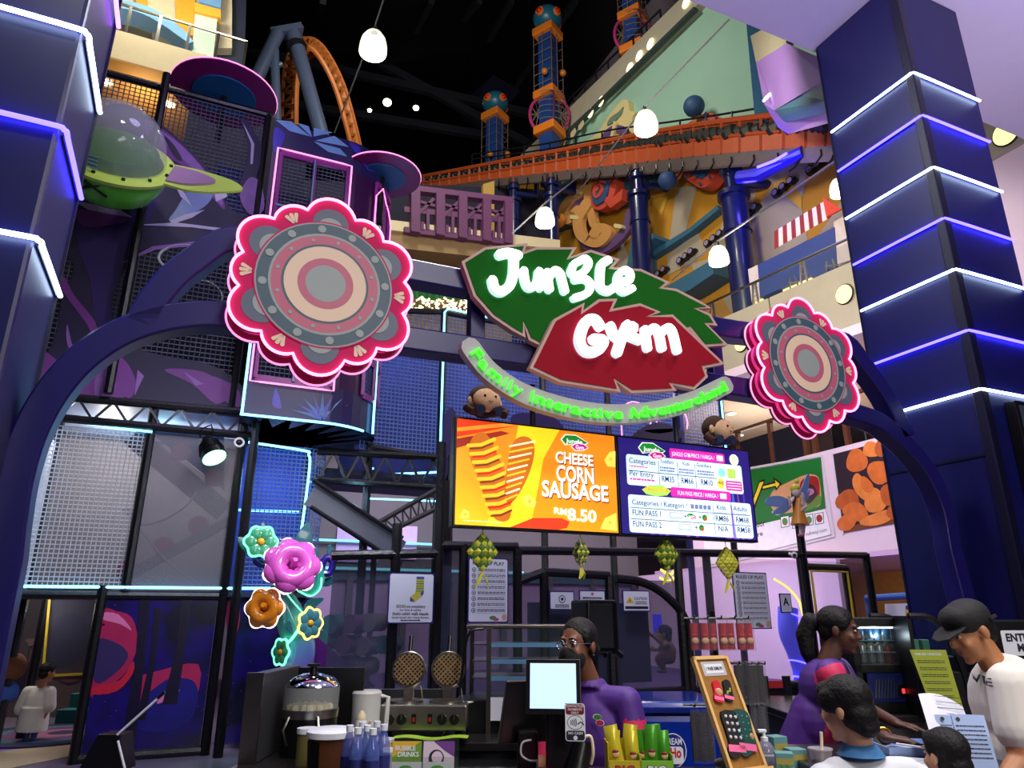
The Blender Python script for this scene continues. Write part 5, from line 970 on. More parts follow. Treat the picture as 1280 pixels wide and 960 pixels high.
for P in ([(968, 232), (985, 218), (1003, 246), (1003, 262)], [(812, 250), (836, 246), (828, 270)], [(1040, 200), (1060, 195), (1060, 240)]): hq(P, HY2, -.03)
o.build('diamond_paint', None, 0)['kind'] = 'structure'; bpy.data.objects['diamond_paint'].name = 'trim_41'
o = MB().m(TEL); wq(o, [(821, 318), (870, 288), (905, 260), (907, 265), (872, 293), (822, 325)], P145, WA, .3, -.3); struct(o, 'trim_42')
o = MB().m(TEL); wq(o, [(857, 365), (880, 352), (912, 334), (916, 350), (885, 370), (862, 380)], P145, WA, .8, -.8); struct(o, 'trim_43')
o = MB().m(TEL); wq(o, [(805, 345), (812, 295), (838, 300), (840, 305), (821, 320), (822, 345)], P145, WA, .8, -.8); struct(o, 'trim_44')
o = MB().m(TEL); wq(o, [(700, 290), (706, 235), (720, 225), (845, 188), (850, 215), (812, 238), (802, 255), (760, 265), (722, 283)], P145, WA, .3, -.3); struct(o, 'trim_45')
for i, p in enumerate(((828, 344), (862, 322), (897, 300), (940, 268), (984, 236), (1028, 207))):
    c = PP(*p, P145, WA) - n * .16; t = thing('triple_spotlight', 'triple black spotlight bar on the ochre diamond wall', 'spotlight', c, 0, 'triple spotlights on the diamond wall'); ax = Vector((math.sin(R(WA)), math.cos(R(WA)), 0)) * -1 + Vector((0, 0, .2)); ax.normalize()
    if i in (2, 3): t['group'] = 'triple spotlights on the diamond wall'
    MB().m(BLACK).bar(c - ax * .4 + n * .1, c + ax * .4 + n * .1, .2, .1).build('bar', t, 0)
    for k in (-1, 0, 1): MB().m(BLACK).tube([c + ax * .26 * k + n * .1, c + ax * .26 * k - n * .08], [.1, .12], 12).build('lamp_head', t); MB().m(mat('dull_lens', (150, 140, 170), .15)).tube([c + ax * .26 * k - n * .081, c + ax * .26 * k - n * .09], .085, 12).build('lens', t)
# ------------------------------------------------------------------ mint wall, studded diagonal gallery, grey wall
MP, MA = (15, 13, 0), -9; MINT = mat('mint_plaster', (150, 190, 170), .75, var=.06, scale=1)
o = MB().m(MINT); wq(o, [(560, 260), (640, 225), (905, -30), (1100, -60), (1100, 200), (760, 300), (560, 330)], MP, MA, .5); struct(o, 'wall_mint')
o = MB().m(mat('gallery_wall_grey', (150, 140, 116), .8, var=.08, scale=.7)); wq(o, [(590, 210), (600, 205), (770, 40), (842, -40), (960, -60), (905, -30), (640, 225), (560, 290), (560, 240)], MP, MA, .5, 1.4); struct(o, 'wall_gallery_back')
o = MB().m(CONC); wq(o, [(640, 215), (775, 85), (875, -12), (905, -14), (820, 72), (700, 180), (650, 228), (632, 232)], MP, MA, .5, -.35); struct(o, 'wall_gallery_fascia')
o = MB().m(mat('gallery_edge', (52, 66, 66), .5)); wq(o, [(650, 230), (740, 148), (878, 15), (879, 18), (742, 151), (652, 234)], MP, MA, .2, -.45); struct(o, 'trim_46')
for i, p in enumerate(((712, 183), (725, 170), (735, 160), (747, 145), (760, 131), (796, 90), (808, 75), (822, 60), (867, 9))):
    c = PP(*p, MP, MA) - nrm(MA) * .37; solo(MB().m(glow('stud_light', (255, 240, 170), 1.6, (1, .88, .5)) if i > 2 else CREAM).lathe([(0, 0), (.22, 0), (.22, .03), (0, .03)], c, 16, Matrix.Rotation(R(-90), 3, 'Y')), 'stud_light', 'round stud light on the slanting gallery fascia', 'light', 'stud lights on the slanting gallery')
gy = thing('gallery_railing', 'dark thin railing along the slanting upper gallery', 'railing', PP(760, 90, MP, MA))
A = [PP(a, b, MP, MA) - nrm(MA) * .2 for a, b in ((650, 195), (700, 142), (765, 78), (830, 15))]; MB().m(DSTEEL).tube(A, .05, 6).build('handrail', gy)
for f in range(14): q = A[0].lerp(A[-1], f / 13); MB().m(DSTEEL).tube([q, q - Vector((0, 0, 1.2))], .04, 6).build('post', gy)
# corner tower, purple balcony by the slab
o = MB().m(mat('corner_teal', (44, 92, 130), .6)); A_ = Vector((14.2, 14.0, 0)); q = [PD(a, b, 17.5) for a, b in ((933, 30), (960, 30), (960, 160), (945, 165))]; o.prism(q, (.8, .4, 0)); struct(o, 'wall_corner_teal')
PUW = mat('balcony_purple', (146, 110, 190), .7, var=.06)
bl = thing('corner_balcony', 'purple fronted balcony jutting under the slab beside the pillar', 'balcony', PD(970, 110, 13))
o = MB().m(PUW); b0 = [PD(a, b, d) for a, b, d in ((945, 78, 14.5), (983, 54, 11.5), (1034, 76, 9), (1034, 98, 9), (1000, 120, 11.5), (968, 138, 14.5), (955, 130, 14.8))]; o.prism(b0, (.9, .5, .0)); o.build('front', bl, 0)
o = MB().m(CONC).prism([PD(a, b, d) for a, b, d in ((938, 45, 15), (980, 22, 11.8), (983, 54, 11.5), (945, 78, 14.5))], (.4, .2, 0)); o.build('stone_band', bl, 0)
MB().m(TEL).prism([PD(a, b, d) for a, b, d in ((968, 138, 14.5), (1000, 120, 11.5), (1036, 98, 9), (1036, 126, 9), (975, 146, 14.4))], (.3, .15, .05)).build('teal_underside', bl, 0)
MB().m(COOL).lathe([(0, 0), (.12, 0), (.12, .02), (0, .02)], PD(959, 122, 14.3), 14, Matrix.Rotation(R(-60), 3, 'Y')).build('round_light', bl)
lamp('POINT', 'soffit_violet', (6.2, 6.2, 7.0), 20, (.5, .2, 1), .3)
# ------------------------------------------------------------------ coaster track, walkway rail, support columns
TO = mat('track_orange', (166, 70, 28), .5, var=.15); TOd = mat('track_orange_dark', (150, 62, 24), .55, var=.2); TRN = mat('track_wheels_dark', (26, 30, 26), .5, var=.4)
tk = thing('coaster_track', 'orange roller coaster track with dark running gear crossing the atrium', 'coaster track', PD(800, 200, 16))
def trk(f, row):                            # row 0 top rail ... 3 underside; f from the far end to the pillar
    top = spl([(520, 222), (600, 207), (700, 188), (800, 168), (900, 152), (1045, 135)], 8); mid = spl([(520, 230), (600, 217), (700, 200), (800, 184), (900, 171), (1045, 157)], 8); low_ = spl([(520, 238), (600, 226), (700, 214), (800, 203), (900, 192), (1045, 181)], 8); bot = spl([(520, 242), (600, 231), (700, 221), (800, 212), (900, 202), (1045, 191)], 8)
    c = (top, mid, low_, bot)[row]; k = f * (len(c) - 1); i = min(int(k), len(c) - 2); t_ = k - i; px, py = c[i][0] + (c[i + 1][0] - c[i][0]) * t_, c[i][1] + (c[i + 1][1] - c[i][1]) * t_
    return PD(px, py, 29 - 13.5 * f)
n_ = 40; bk = Vector((.25, .7, 0))
for row, r in ((0, .085), (1, .06)): MB().m(TO).tube([trk(i / n_, row) for i in range(n_ + 1)], r, 6).build('rail', tk)
MB().m(TO).tube([trk(i / n_, 0) + bk * 1.3 + Vector((0, 0, .5)) for i in range(n_ + 1)], .08, 6).build('rail', tk)
o = MB().m(TO)
for i in range(n_): o.prism([trk(i / n_, 1), trk((i + 1) / n_, 1), trk((i + 1) / n_, 2), trk(i / n_, 2)], bk * .12)
o.build('side_beam', tk, 0)
o = MB().m(mat('track_underside', (96, 84, 80), .6, var=.2))
for i in range(n_): o.prism([trk(i / n_, 2), trk((i + 1) / n_, 2), trk((i + 1) / n_, 3) + bk * .3, trk(i / n_, 3) + bk * .3], bk * .15)
o.build('underside_tray', tk, 0)
for i in range(34):
    f = (i + .4) / 34; f = f ** 1.35 if False else 1 - (1 - f) ** .9; a, b, c_ = trk(f, 0), trk(f, 1), trk(f, 2)
    MB().m(TOd).bar(a, c_, .06, .08).build('track_tie', tk, 0)
o = MB().m(TRN)
for i in range(72):
    f = (i + .5) / 72; p = trk(f, 0).lerp(trk(f, 1), .5) + bk * .35; s_ = .20 + .08 * rnd.random(); o.ball(p, s_, (1, 1, .9), 8); 
    if i % 2: o.bar(p - bk * .1, p - bk * .4, .1, .05)
g = o.build('running_gear', tk, 0); g['kind'] = 'stuff'
for i in range(22):
    f = .25 + .75 * i / 21; p = trk(f, 3); MB().m(BLACK).tube([p + Vector((0, 0, .12)), p - Vector((0, 0, .03)), p + bk * .5 - Vector((0, 0, .08)), p + bk * .9], .025, 5).build('hanger', tk)
wk = thing('track_walkway_rail', 'thin dark handrail running above the coaster track', 'railing', trk(.6, 0))
hr = [(590, 193), (680, 180), (760, 163), (840, 152), (920, 140), (1045, 118)]; hr2 = [(590, 199), (680, 187), (760, 172), (840, 161), (920, 150), (1045, 128)]
for c in (hr, hr2): MB().m(DSTEEL).tube([PD(a, b, 27.3 - 11.8 * ((a - 590) / 455)) for a, b in spl(c, 4)], .035, 5).build('handrail', wk)
for i in range(15):
    f = i / 14; x = 590 + 455 * f; y = 193 + (118 - 193) * f; d = 27.3 - 11.8 * f; MB().m(DSTEEL).tube([PD(x, y, d), PD(x, y + 24 + 14 * f, d)], .035, 5).build('post', wk)
COLB = mat('column_blue', (16, 24, 76), .3, var=.1, coat=.4)
for i, (x, y0, y1, r, d, lab) in enumerate(((642, 228, 330, 7.5, 25.2, 'slim blue steel column under the track nearest the wooden balcony'), (689, 222, 330, 7.5, 24, 'slim blue steel column under the track beside a hanging lamp'), (796, 212, 390, 10, 21.2, 'blue steel column under the track behind the top of the leaf sign'), (912, 200, 430, 13, 18.6, 'glossy blue steel column lit by blue neon under the track'))):
    a, b = PD(x, y0, d), PD(x, y1, d); k = d / FPX * .98; t = thing('track_column', lab, 'column', (a.x, a.y, 8.65), 0)
    MB().m(COLB).tube([(a.x, a.y, 8.65), (a.x, a.y, a.z - 2.2 * r * 2.2 * k)], r * k * 1.35, 20).build('shaft', t); MB().m(COLB).tube([(a.x, a.y, a.z - 2.2 * r * 2.2 * k), (a.x, a.y, a.z)], r * k * .8, 16).build('neck', t)
    for zz, q in ((a.z - 4.8 * r * k, 1.7), (a.z - .4, 1.25), (a.z - 9 * r * k, 1.5)): MB().m(COLB).tube([(a.x, a.y, zz), (a.x, a.y, zz + .14)], r * k * q, 20).build('flange', t)
    br = Vector((.91, -.2, 0)); p = Vector((a.x, a.y, a.z - 2.6 * r * k)); q = p + br * r * k * 5
    MB().m(COLB).tube([p, q, q + Vector((0, 0, 3.0 * r * k))], r * k * .6, 10).build('bracket', t)
    MB().m(mat('cap_rust', (70, 40, 34), .5)).tube([(a.x, a.y, a.z - .1), (a.x, a.y, a.z + .1)], r * k * 1.0, 16).build('cap', t)
nl = thing('blue_neon_bracket', 'blue lit slanting arm with a neon tube under the track', 'bracket', PD(975, 205, 17))
MB().m(mat('arm_blue', (30, 20, 190), .3)).tube([PD(922, 222, 17.4), PD(950, 218, 17.2), PD(1005, 190, 16.5)], [.17, .19, .17], 10).build('arm', nl); MB().m(NEONB).tube([PD(947, 209, 16.9), PD(968, 201, 16.6), PD(983, 192, 16.2)], .035, 8).build('neon_tube', nl)
lamp('POINT', 'blue_neon_glow', tuple(PD(960, 205, 16)), 40, (.15, .1, 1), .2); lamp('POINT', 'blue_neon_glow', tuple(PD(935, 240, 17.6)), 30, (.15, .1, 1), .2)
# ------------------------------------------------------------------ carved wall ornaments
TAN = mat('ornament_tan', (206, 150, 84), .6, var=.1); TAN2 = mat('ornament_cream', (216, 200, 140), .6, var=.06); PURo = mat('ornament_purple', (98, 70, 120), .6, var=.1); REDo = mat('ornament_red', (196, 72, 50), .6, var=.1); BLUo = mat('ornament_blue', (44, 76, 120), .6, var=.1); BALo = mat('ornament_ball_orange', (196, 120, 40), .4, var=.1)
HP = (13.9, 9.5, 0)
def orn(par, nm, P, mt, th=.25, off=0, sm=4, p0=HP, az=WA):
    o = MB().m(mt); wq(o, P, p0, az, th, off, sm); return o.build(nm, par, 30)
def stk(par, nm, P, r, mt, th=.2, off=0, p0=HP, az=WA): # fat painted stroke standing proud of the wall
    P = spl(P, 5); q = [tuple(v) for v in stroke2(P, r)]; o = MB().m(mt); wq(o, q, p0, az, th, off); return o.build(nm, par, 30)
t = thing('curl_ornament', 'tan curling cut out ornament with purple band on the ochre wall', 'ornament', PP(735, 270, HP, WA))
stk(t, 'curl', [(722, 262), (708, 275), (704, 262), (714, 248), (724, 240), (726, 222)], 5.5, TAN); stk(t, 'curl', [(745, 222), (738, 240), (736, 252), (745, 250), (750, 232), (744, 222), (734, 222)], 5, TAN, .2, -.05); stk(t, 'curl', [(735, 255), (724, 275), (728, 295), (745, 304), (756, 298), (760, 288), (750, 286), (744, 294)], 6, TAN, .2, -.08); stk(t, 'curl', [(738, 262), (741, 280), (750, 286)], 4.5, TAN)
stk(t, 'purple_band', [(728, 222), (722, 245), (719, 270), (726, 300), (745, 312), (765, 302), (780, 285), (786, 265)], 5, PURo, .18, .06)
for a in ((722, 240), (720, 272), (775, 283)): stk(t, 'peg', [(a[0] - 3, a[1]), (a[0] + 3, a[1] + 1)], 2.5, TAN2, .2, -.1)
MB().m(BALo).ball(PP(711, 280, HP, WA) - nrm(WA) * .5, .30, n=20).build('ball', t)
t = thing('swirl_ornament', 'red rimmed blue swirl disc ornament on the ochre wall behind the leaf sign', 'ornament', PP(758, 242, HP, WA))
orn(t, 'rim', [(742, 246), (746, 228), (758, 217), (770, 218), (774, 232), (770, 248), (758, 262), (746, 262)], REDo, .4, -.15); orn(t, 'disc', [(745, 246), (749, 232), (758, 223), (765, 226), (766, 238), (761, 252), (750, 258)], BLUo, .1, -.22); stk(t, 'spiral', [(752, 240), (757, 234), (759, 240), (752, 249), (749, 242), (754, 230), (762, 230)], 1.6, REDo, .05, -.26); orn(t, 'bow', [(752, 244), (770, 250), (784, 238), (782, 252), (768, 262)], REDo, .3, -.2, 0)
MV = (14.7, 13, 0)
t = thing('cream_curl_ornament', 'cream hooked cut out with purple arch on the mint wall above the track', 'ornament', PP(770, 160, MV, MA))
orn(t, 'hook', [(726, 182), (745, 168), (757, 150), (768, 135), (778, 125), (785, 126), (787, 138), (794, 140), (790, 150), (796, 172), (760, 182)], TAN2, .4, 0, 4, MV, MA); orn(t, 'cutout', [(760, 157), (764, 148), (775, 140), (780, 134), (777, 144), (768, 153)], mat('ornament_dull_green', (110, 130, 110), .7), .05, -.06, 4, MV, MA)  # flat dull green plate laid over the cream hook
orn(t, 'purple_arch', [(752, 182), (758, 166), (770, 158), (784, 160), (792, 172), (786, 175), (778, 168), (768, 168), (762, 184)], PURo, .2, -.12, 4, MV, MA); stk(t, 'peg', [(773, 155), (769, 173)], 1.6, TAN2, .2, -.2, MV, MA)
for i, (c, bl_, P, lab) in enumerate((((880, 150), (879, 139), [(858, 162), (870, 150), (888, 142), (902, 148), (908, 156), (880, 168)], 'red and blue saucer ornament with a dark blue ball above the track'), ((870, 215), (847, 231), [(848, 205), (860, 224), (880, 236), (895, 225), (905, 203), (880, 200)], 'red and blue saucer ornament with a dark blue ball below the track'))):
    p0 = MV if i == 0 else HP; az = MA if i == 0 else WA; t = thing('saucer_ornament', lab, 'ornament', PP(*c, p0, az)); orn(t, 'saucer', P, REDo, .4, -.1, 4, p0, az)
    cx = sum(p[0] for p in P) / len(P); cy = sum(p[1] for p in P) / len(P); orn(t, 'blue_inlay', [(cx + (a - cx) * .62, cy + (b - cy) * .62 + (-3 if i else 4)) for a, b in P], BLUo, .08, -.16, 4, p0, az)
    for k in range(4): orn(t, 'spot', [(cx + (P[k][0] - cx) * .82 + dx, cy + (P[k][1] - cy) * .82 + dy) for dx, dy in ((-2, 0), (0, -2), (2, 0), (0, 2))], BLUo, .05, -.2, 0, p0, az)
    stk(t, 'stem', [(c[0] - (3 if i == 0 else 12), c[1] + (6 if i == 0 else 0)), bl_], 2.4, mat('ornament_wood', (170, 110, 60), .6), .2, -.35, p0, az); MB().m(BLUo).ball(PP(*bl_, p0, az) - nrm(az) * .45, .30 if i else .36, n=20).build('ball', t)
# ------------------------------------------------------------------ fantasy towers
TB = mat('tower_blue', (24, 62, 130), .5, var=.15); TOR = mat('tower_orange', (226, 124, 34), .5, var=.08); TTE = mat('tower_head_teal', (26, 98, 124), .35, var=.1); TMG = mat('tower_magenta', (170, 50, 110), .5); TWI = mat('tower_wire', (120, 104, 96), .5); EYE_ = mat('tower_eye_red', (200, 30, 24), .2)
def tower(label, x, ytop, d, scl, n_cage, head=True, ang=30):
    c = PD(x, ytop, d); k = scl * d / FPX; t = thing('fantasy_tower', label, 'tower', (c.x, c.y, c.z - 235 * k * 1.38), R(ang)); kz = k * 1.38; z = lambda px: c.z - px * kz
    L0 = wm(t); L = lambda dx, dy, zz: L0 @ Vector((dx * k, dy * k, zz - t.location.z))
    Mx = Matrix.Rotation(R(ang), 3, 'Z')
    bxs = lambda o, w_, z0, z1: o.box((c.x, c.y, (z0 + z1) / 2), (w_ * k, w_ * k, abs(z1 - z0)), Mx)
    o = MB().m(TB); bxs(o, 22, z(235 if head and n_cage != 4 else 192), z(20)); o.build('shaft', t, 0)
    if head:
        MB().m(TTE).ball((c.x, c.y, z(14)), 23 * k, (1, 1, .85), 28).build('head', t)
        for a in (-150, -75, 15):
            e = Vector((math.cos(R(a)), math.sin(R(a)), 0)); p = Vector((c.x, c.y, z(15))) + e * 20 * k; M3 = e.to_track_quat('Z', 'Y').to_matrix(); eo = MB().m(TOR).lathe([(0, 4 * k), (6.5 * k, 4 * k), (7.5 * k, 0), (7 * k, -3 * k)], p, 18, M3).build('eye_ring', t); MB().m(EYE_).ball(p + e * 3.6 * k, 4.6 * k, (1, 1, 1), 14).build('eye', eo)
    for q in (36, 122, 168): o = MB().m(TOR); bxs(o, 36, z(q + 5), z(q - 5)); o.build('orange_collar', t, 0, .05)
    o = MB().m(TWI)
    for dx in (-16, 16):
        for dy in (-16, 16): o.tube([L(dx, dy, z(40)), L(dx, dy, z(118))], .6 * k, 5)
    for dx, dy in ((0, -16), (-16, 0)): o.tube([L(dx, dy, z(40)), L(dx, dy, z(118))], .6 * k, 5)
    for zz in (54, 68, 82, 96, 110): o.tube([L(-16, -16, z(zz)), L(16, -16, z(zz)), L(16, 16, z(zz)), L(-16, 16, z(zz))], .6 * k, 5, closed=True)
    o.build('wire_cage', t)['kind'] = 'thing'
    for a, q in (((-20, -6), 100), ((10, -20), 92), ((20, 6), 112)): MB().m(BALo).ball(L(a[0], a[1], z(q)), 5.2 * k, n=16).build('ball', t)
    cr = Vector((_cy, -_sy, 0)) * k; L3 = lambda r, zz: Vector((c.x, c.y, zz)) + cr * r
    for s_ in (-1, 1):
        arc = [L3(s_ * (14 + 15 * math.cos(R(a))), z(145 - 20 * math.sin(R(a)))) for a in range(-80, 81, 16)]; MB().m(TMG).tube(arc, 2.4 * k, 8).build('magenta_hoop', t)
        o = MB().m(TWI)
        for i in range(5): p, q = arc[1 + i * 2 if i * 2 + 1 < len(arc) else -1], L3(s_ * 13, z(124 + 9 * i)); o.tube([p, q], .5 * k, 4); o.tube([p, L3(s_ * 13, z(132 + 7 * i))], .5 * k, 4)
        o.build('hoop_lattice', t)
    arc = [L(-12 - 10 * math.cos(R(a)), -12 - 10 * math.cos(R(a)), z(145 - 20 * math.sin(R(a)))) for a in range(-80, 81, 16)]; MB().m(mat('hoop_plum', (84, 40, 80), .5)).tube(arc, 1.5 * k, 6).build('front_hoop', t)
    o = MB().m(TWI)
    for i in range(6):
        zz = 127 + 7 * i; r = 15 + 13 * math.cos((zz - 145) / 24); o.tube([L(r * math.cos(R(a)), r * math.sin(R(a)), z(zz)) for a in range(180, 361, 20)], .6 * k, 5)
    o.build('globe_ring', t); return t
tower('tall fantasy tower with teal eyed head and magenta globe beside the grey gallery wall', 684, 12, 26, 1.0, 5); tower('shorter fantasy tower with teal eyed head rising behind the coaster track', 619, 118, 29, .86, 3); t = tower('fantasy tower at the top edge of the picture standing on the slanting gallery', 784, -82, 24, 1.02, 4)
# ------------------------------------------------------------------ loop of the coaster and its A-frame
lpth = thing('coaster_loop', 'orange lattice coaster loop rising behind the round tower', 'coaster track', PD(400, 120, 24))
LO = mat('loop_orange', (216, 128, 60), .45, var=.1)
lc = spl([(362, 215), (361, 150), (363, 100), (369, 72), (382, 55), (395, 58), (410, 78), (425, 110), (438, 155), (446, 190), (450, 215)], 6)
def wd(i): return 5.5 + 3.5 * (1 - abs(i / len(lc) - .28))
Lr, Rr_ = [], []
for i, p in enumerate(lc):
    a, b = lc[max(i - 1, 0)], lc[min(i + 1, len(lc) - 1)]; t_ = Vector((b[0] - a[0], b[1] - a[1])).normalized(); n2 = Vector((-t_.y, t_.x)); w_ = 5.5 + (4 if i < len(lc) * .4 else 0) * (1 - i / len(lc)); d = 25 - 3 * math.sin(math.pi * i / len(lc))
    Lr.append(PD(p[0] + n2.x * w_, p[1] + n2.y * w_, d)); Rr_.append(PD(p[0] - n2.x * w_, p[1] - n2.y * w_, d + 1.4))
MB().m(LO).tube(Lr, .09, 6).build('rail', lpth); MB().m(LO).tube(Rr_, .09, 6).build('rail', lpth)
sp_ = [Lr[i].lerp(Rr_[i], .5) + Vector((.25, .5, 0)) for i in range(len(Lr))]; MB().m(LO).tube(sp_, .14, 6).build('spine', lpth)
o = MB().m(LO)
for i in range(0, len(Lr) - 2, 2): o.tube([Lr[i], Rr_[i]], .06, 5); o.tube([Rr_[i], Lr[i + 2]], .055, 5); o.tube([Lr[i], sp_[i + 1]], .05, 5); o.tube([Rr_[i], sp_[i + 1]], .05, 5)
o.build('lattice', lpth)
af = thing('loop_support', 'slate grey steel A frame leaning against the coaster loop', 'support', PD(360, 100, 22)); SG = mat('support_slate', (84, 98, 128), .35, .2, var=.08)
for a, b, r in (((347, 42), (305, 130), .24), ((367, 42), (412, 205), .26), ((343, 62), (346, 160), .16), ((338, 85), (352, 80), .1)): MB().m(SG).tube([PD(*a, 22), PD(*b, 22)], r, 14).build('leg', af)
MB().m(SG).bar(PD(339, 44, 22.1), PD(377, 37, 22.1), .5, .25).build('head_plate', af, 0); MB().m(DSTEEL).tube([PD(369, 55, 22), PD(371, 61, 22)], .33, 16).build('flange', af)
# ------------------------------------------------------------------ balconies across the atrium
BP = mat('bridge_purple', (104, 58, 100), .6, var=.12); BEI = mat('beige_plaster', (150, 124, 88), .75, var=.08)
bb = thing('wooden_bridge_railing', 'purple timber railing with crossed braces on the beige balcony below the track', 'railing', PV(570, 285, 20))
V20 = 20
for a, b, w_ in (((505, 236), (640, 252), .28), ((505, 288), (640, 304), .16), ((505, 262), (640, 276), .08)): MB().m(BP).bar(PV(*a, V20), PV(*b, V20), .2, w_, (0, 1, 0)).build('rail', bb, 0)
for x in (518, 549, 577, 607, 634): y = 240 + (x - 515) * .12; MB().m(BP).bar(PV(x, y, V20 - .05), PV(x, y + 52, V20 - .05), .3, .34, (0, 1, 0)).build('post', bb, 0)
for x in (522, 553, 581, 611):
    y = 242 + (x - 515) * .12
    MB().m(BP).bar(PV(x, y + 26, V20), PV(x + 20, y + 6, V20), .1, .12, (0, 1, 0)).build('brace', bb, 0); MB().m(BP).bar(PV(x + 3, y + 10, V20), PV(x + 24, y + 16, V20), .1, .12, (0, 1, 0)).build('brace', bb, 0); MB().m(BP).bar(PV(x + 12, y + 20, V20), PV(x + 12, y + 46, V20), .1, .2, (0, 1, 0)).build('baluster', bb, 0); MB().m(BP).bar(PV(x + 5, y + 36, V20), PV(x + 5, y + 46, V20), .1, .2, (0, 1, 0)).build('baluster', bb, 0)
s = MB().m(CREAM).prism([PV(a, b, V20 + .05) for a, b in ((380, 262), (380, 275), (700, 312), (700, 300))], (0, .5, 0)).m(BEI).prism([PV(a, b, V20 + .15) for a, b in ((380, 275), (380, 297), (700, 332), (700, 311))], (0, 3, 0)); struct(s, 'wall_bridge_fascia')
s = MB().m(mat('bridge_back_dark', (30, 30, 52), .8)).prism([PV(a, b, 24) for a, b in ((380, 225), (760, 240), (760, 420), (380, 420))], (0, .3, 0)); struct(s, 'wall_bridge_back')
for i, (x0, x1) in enumerate(((604, 618), (640, 650))): struct(MB().m(mat('bridge_ochre', (196, 160, 80), .7)).prism([PV(a, b, 23.5) for a, b in ((x0, 230), (x1, 226), (x1, 300), (x0, 300))], (0, .2, 0)), 'trim_%d' % (50 + i))
for x in (522, 586): solo(MB().m(COLB).tube([PV(x, 320, 21.5), PV(x, 365, 21.5)], .28, 12), 'short_column', ('short blue column under the beige balcony beside the tower' if x < 550 else 'short blue column under the beige balcony behind the leaf sign tip'), 'column')
lr2 = thing('lower_railing', 'dark plum railing behind the green drape', 'railing', PV(545, 350, 19))
for a, b in (((505, 338), (570, 358)), ((505, 352), (570, 366))): MB().m(mat('plum_dark', (66, 24, 50), .5)).bar(PV(*a, 19), PV(*b, 19), .15, .3, (0, 1, 0)).build('rail', lr2, 0)
for x in (515, 530, 545, 558): MB().m(mat('plum_dark', (66, 24, 50), .5)).bar(PV(x, 340, 19), PV(x, 360, 19), .15, .2, (0, 1, 0)).build('post', lr2, 0)
dr = MB().m(mat('drape_green', (34, 112, 50), .8, var=.2, bump=.3)); dp = [PV(x, 357 + (x - 500) * .02, 18.6) for x in range(500, 632, 3)]
for i in range(len(dp) - 1):
    w0, w1 = .08 * math.sin(i * 1.9), .08 * math.sin((i + 1) * 1.9); h0, h1 = .34 + .10 * abs(math.sin(i * .33)), .34 + .10 * abs(math.sin((i + 1) * .33))
    dr.quad(dp[i] + Vector((0, w0, 0)), dp[i + 1] + Vector((0, w1, 0)), dp[i + 1] + Vector((0, w1, -h1)), dp[i] + Vector((0, w0, -h0)))
solo(dr, 'green_drape', 'green cloth drape swagged above the curtain of fairy lights', 'drape')
fb = MB(); FL = glow('fairy_bulb', (255, 236, 170), 3, (1, .86, .5))
for i in range(230): p = PV(rnd.uniform(503, 606), rnd.uniform(369, 390), 18.7 + rnd.uniform(0, .5)); fb.m(FL).ball(p, rnd.uniform(.025, .05), n=6)
for x in range(506, 606, 8): fb.m(DSTEEL).tube([PV(x, 368, 18.8), PV(x, 391, 18.8)], .012, 4)
f_ = fb.build('fairy_light_curtain', None); centre(f_); tag(f_, 'curtain of tiny warm fairy lights below the green drape', 'fairy lights', None, 'stuff')
struct(MB().m(mat('shop_tan_wall', (120, 100, 60), .7)).prism([PV(a, b, 20.5) for a, b in ((480, 360), (640, 360), (640, 430), (480, 430))], (0, .2, 0)), 'wall_fairy_back')  # plain tan wall behind the fairy lights
# balcony at top left
LV = 15; lbz = thing('cream_balcony', 'cream balcony with glass railing high above the play structure', 'balcony', PV(215, 80, LV))
a0, a1 = PV(100, 24, LV), PV(305, 80, LV); zt, zb = 14.35 - .35, 13.2
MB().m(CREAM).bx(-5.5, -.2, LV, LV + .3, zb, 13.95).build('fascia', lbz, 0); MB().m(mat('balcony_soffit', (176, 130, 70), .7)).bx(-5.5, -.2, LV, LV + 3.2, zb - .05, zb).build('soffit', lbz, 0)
MB().m(STEEL).tube([(-5.5, LV + .1, 14.75), (-.2, LV + .1, 14.75)], .035, 8).build('handrail', lbz)
for i in range(9): x = -.22 - .62 * i; MB().m(STEEL).bx(x - .03, x + .03, LV + .07, LV + .13, 13.9, 14.75).build('post', lbz, 0); MB().m(GLASS).bx(x - .57, x - .05, LV + .09, LV + .105, 14.0, 14.65).build('glass_panel', lbz, 0)
for (x, y) in ((-3.0, 15.8), (-1.7, 16.0), (-.45, 15.5)): c = (x, y, zb - .08); solo(MB().m(WARM).lathe([(0, 0), (.12, 0), (.12, .03), (0, .03)], c, 14).m(WHITE).ring(c, .14, .02), 'downlight', 'warm downlight under the cream balcony', 'downlight', 'warm downlights under the cream balcony')
lamp('POINT', 'balcony_downlight', (-2.2, 15.8, 12.6), 60, (1, .75, .35), .2)
LW = 17.5; s = MB()
def lw(P, mt, v=LW, sm=0, th=.3): s.m(mt).prism([PV(a, b, v) for a, b in (spl(P, sm) if sm else P)], (0, th, 0))
lw([(60, -200), (290, -160), (290, 60), (60, 60)], mat('facade_pale', (226, 214, 180), .7), 18.6); lw([(218, -60), (246, -60), (242, 45), (220, 36)], mat('facade_orange', (232, 164, 50), .7), 18.2); lw([(170, -60), (184, -60), (184, 8), (170, 4)], mat('facade_orange', (232, 164, 50), .7), 18.2); lw([(244, 14), (272, 22), (266, 75), (240, 66)], mat('facade_mint', (186, 212, 190), .7), 17.8); lw([(243, 3), (276, 12), (276, 22), (243, 14)], mat('facade_orange', (232, 164, 50), .7), 17.7); lw([(250, -20), (278, -12), (276, 10), (248, 2)], mat('facade_sky', (110, 160, 206), .7), 17.9)
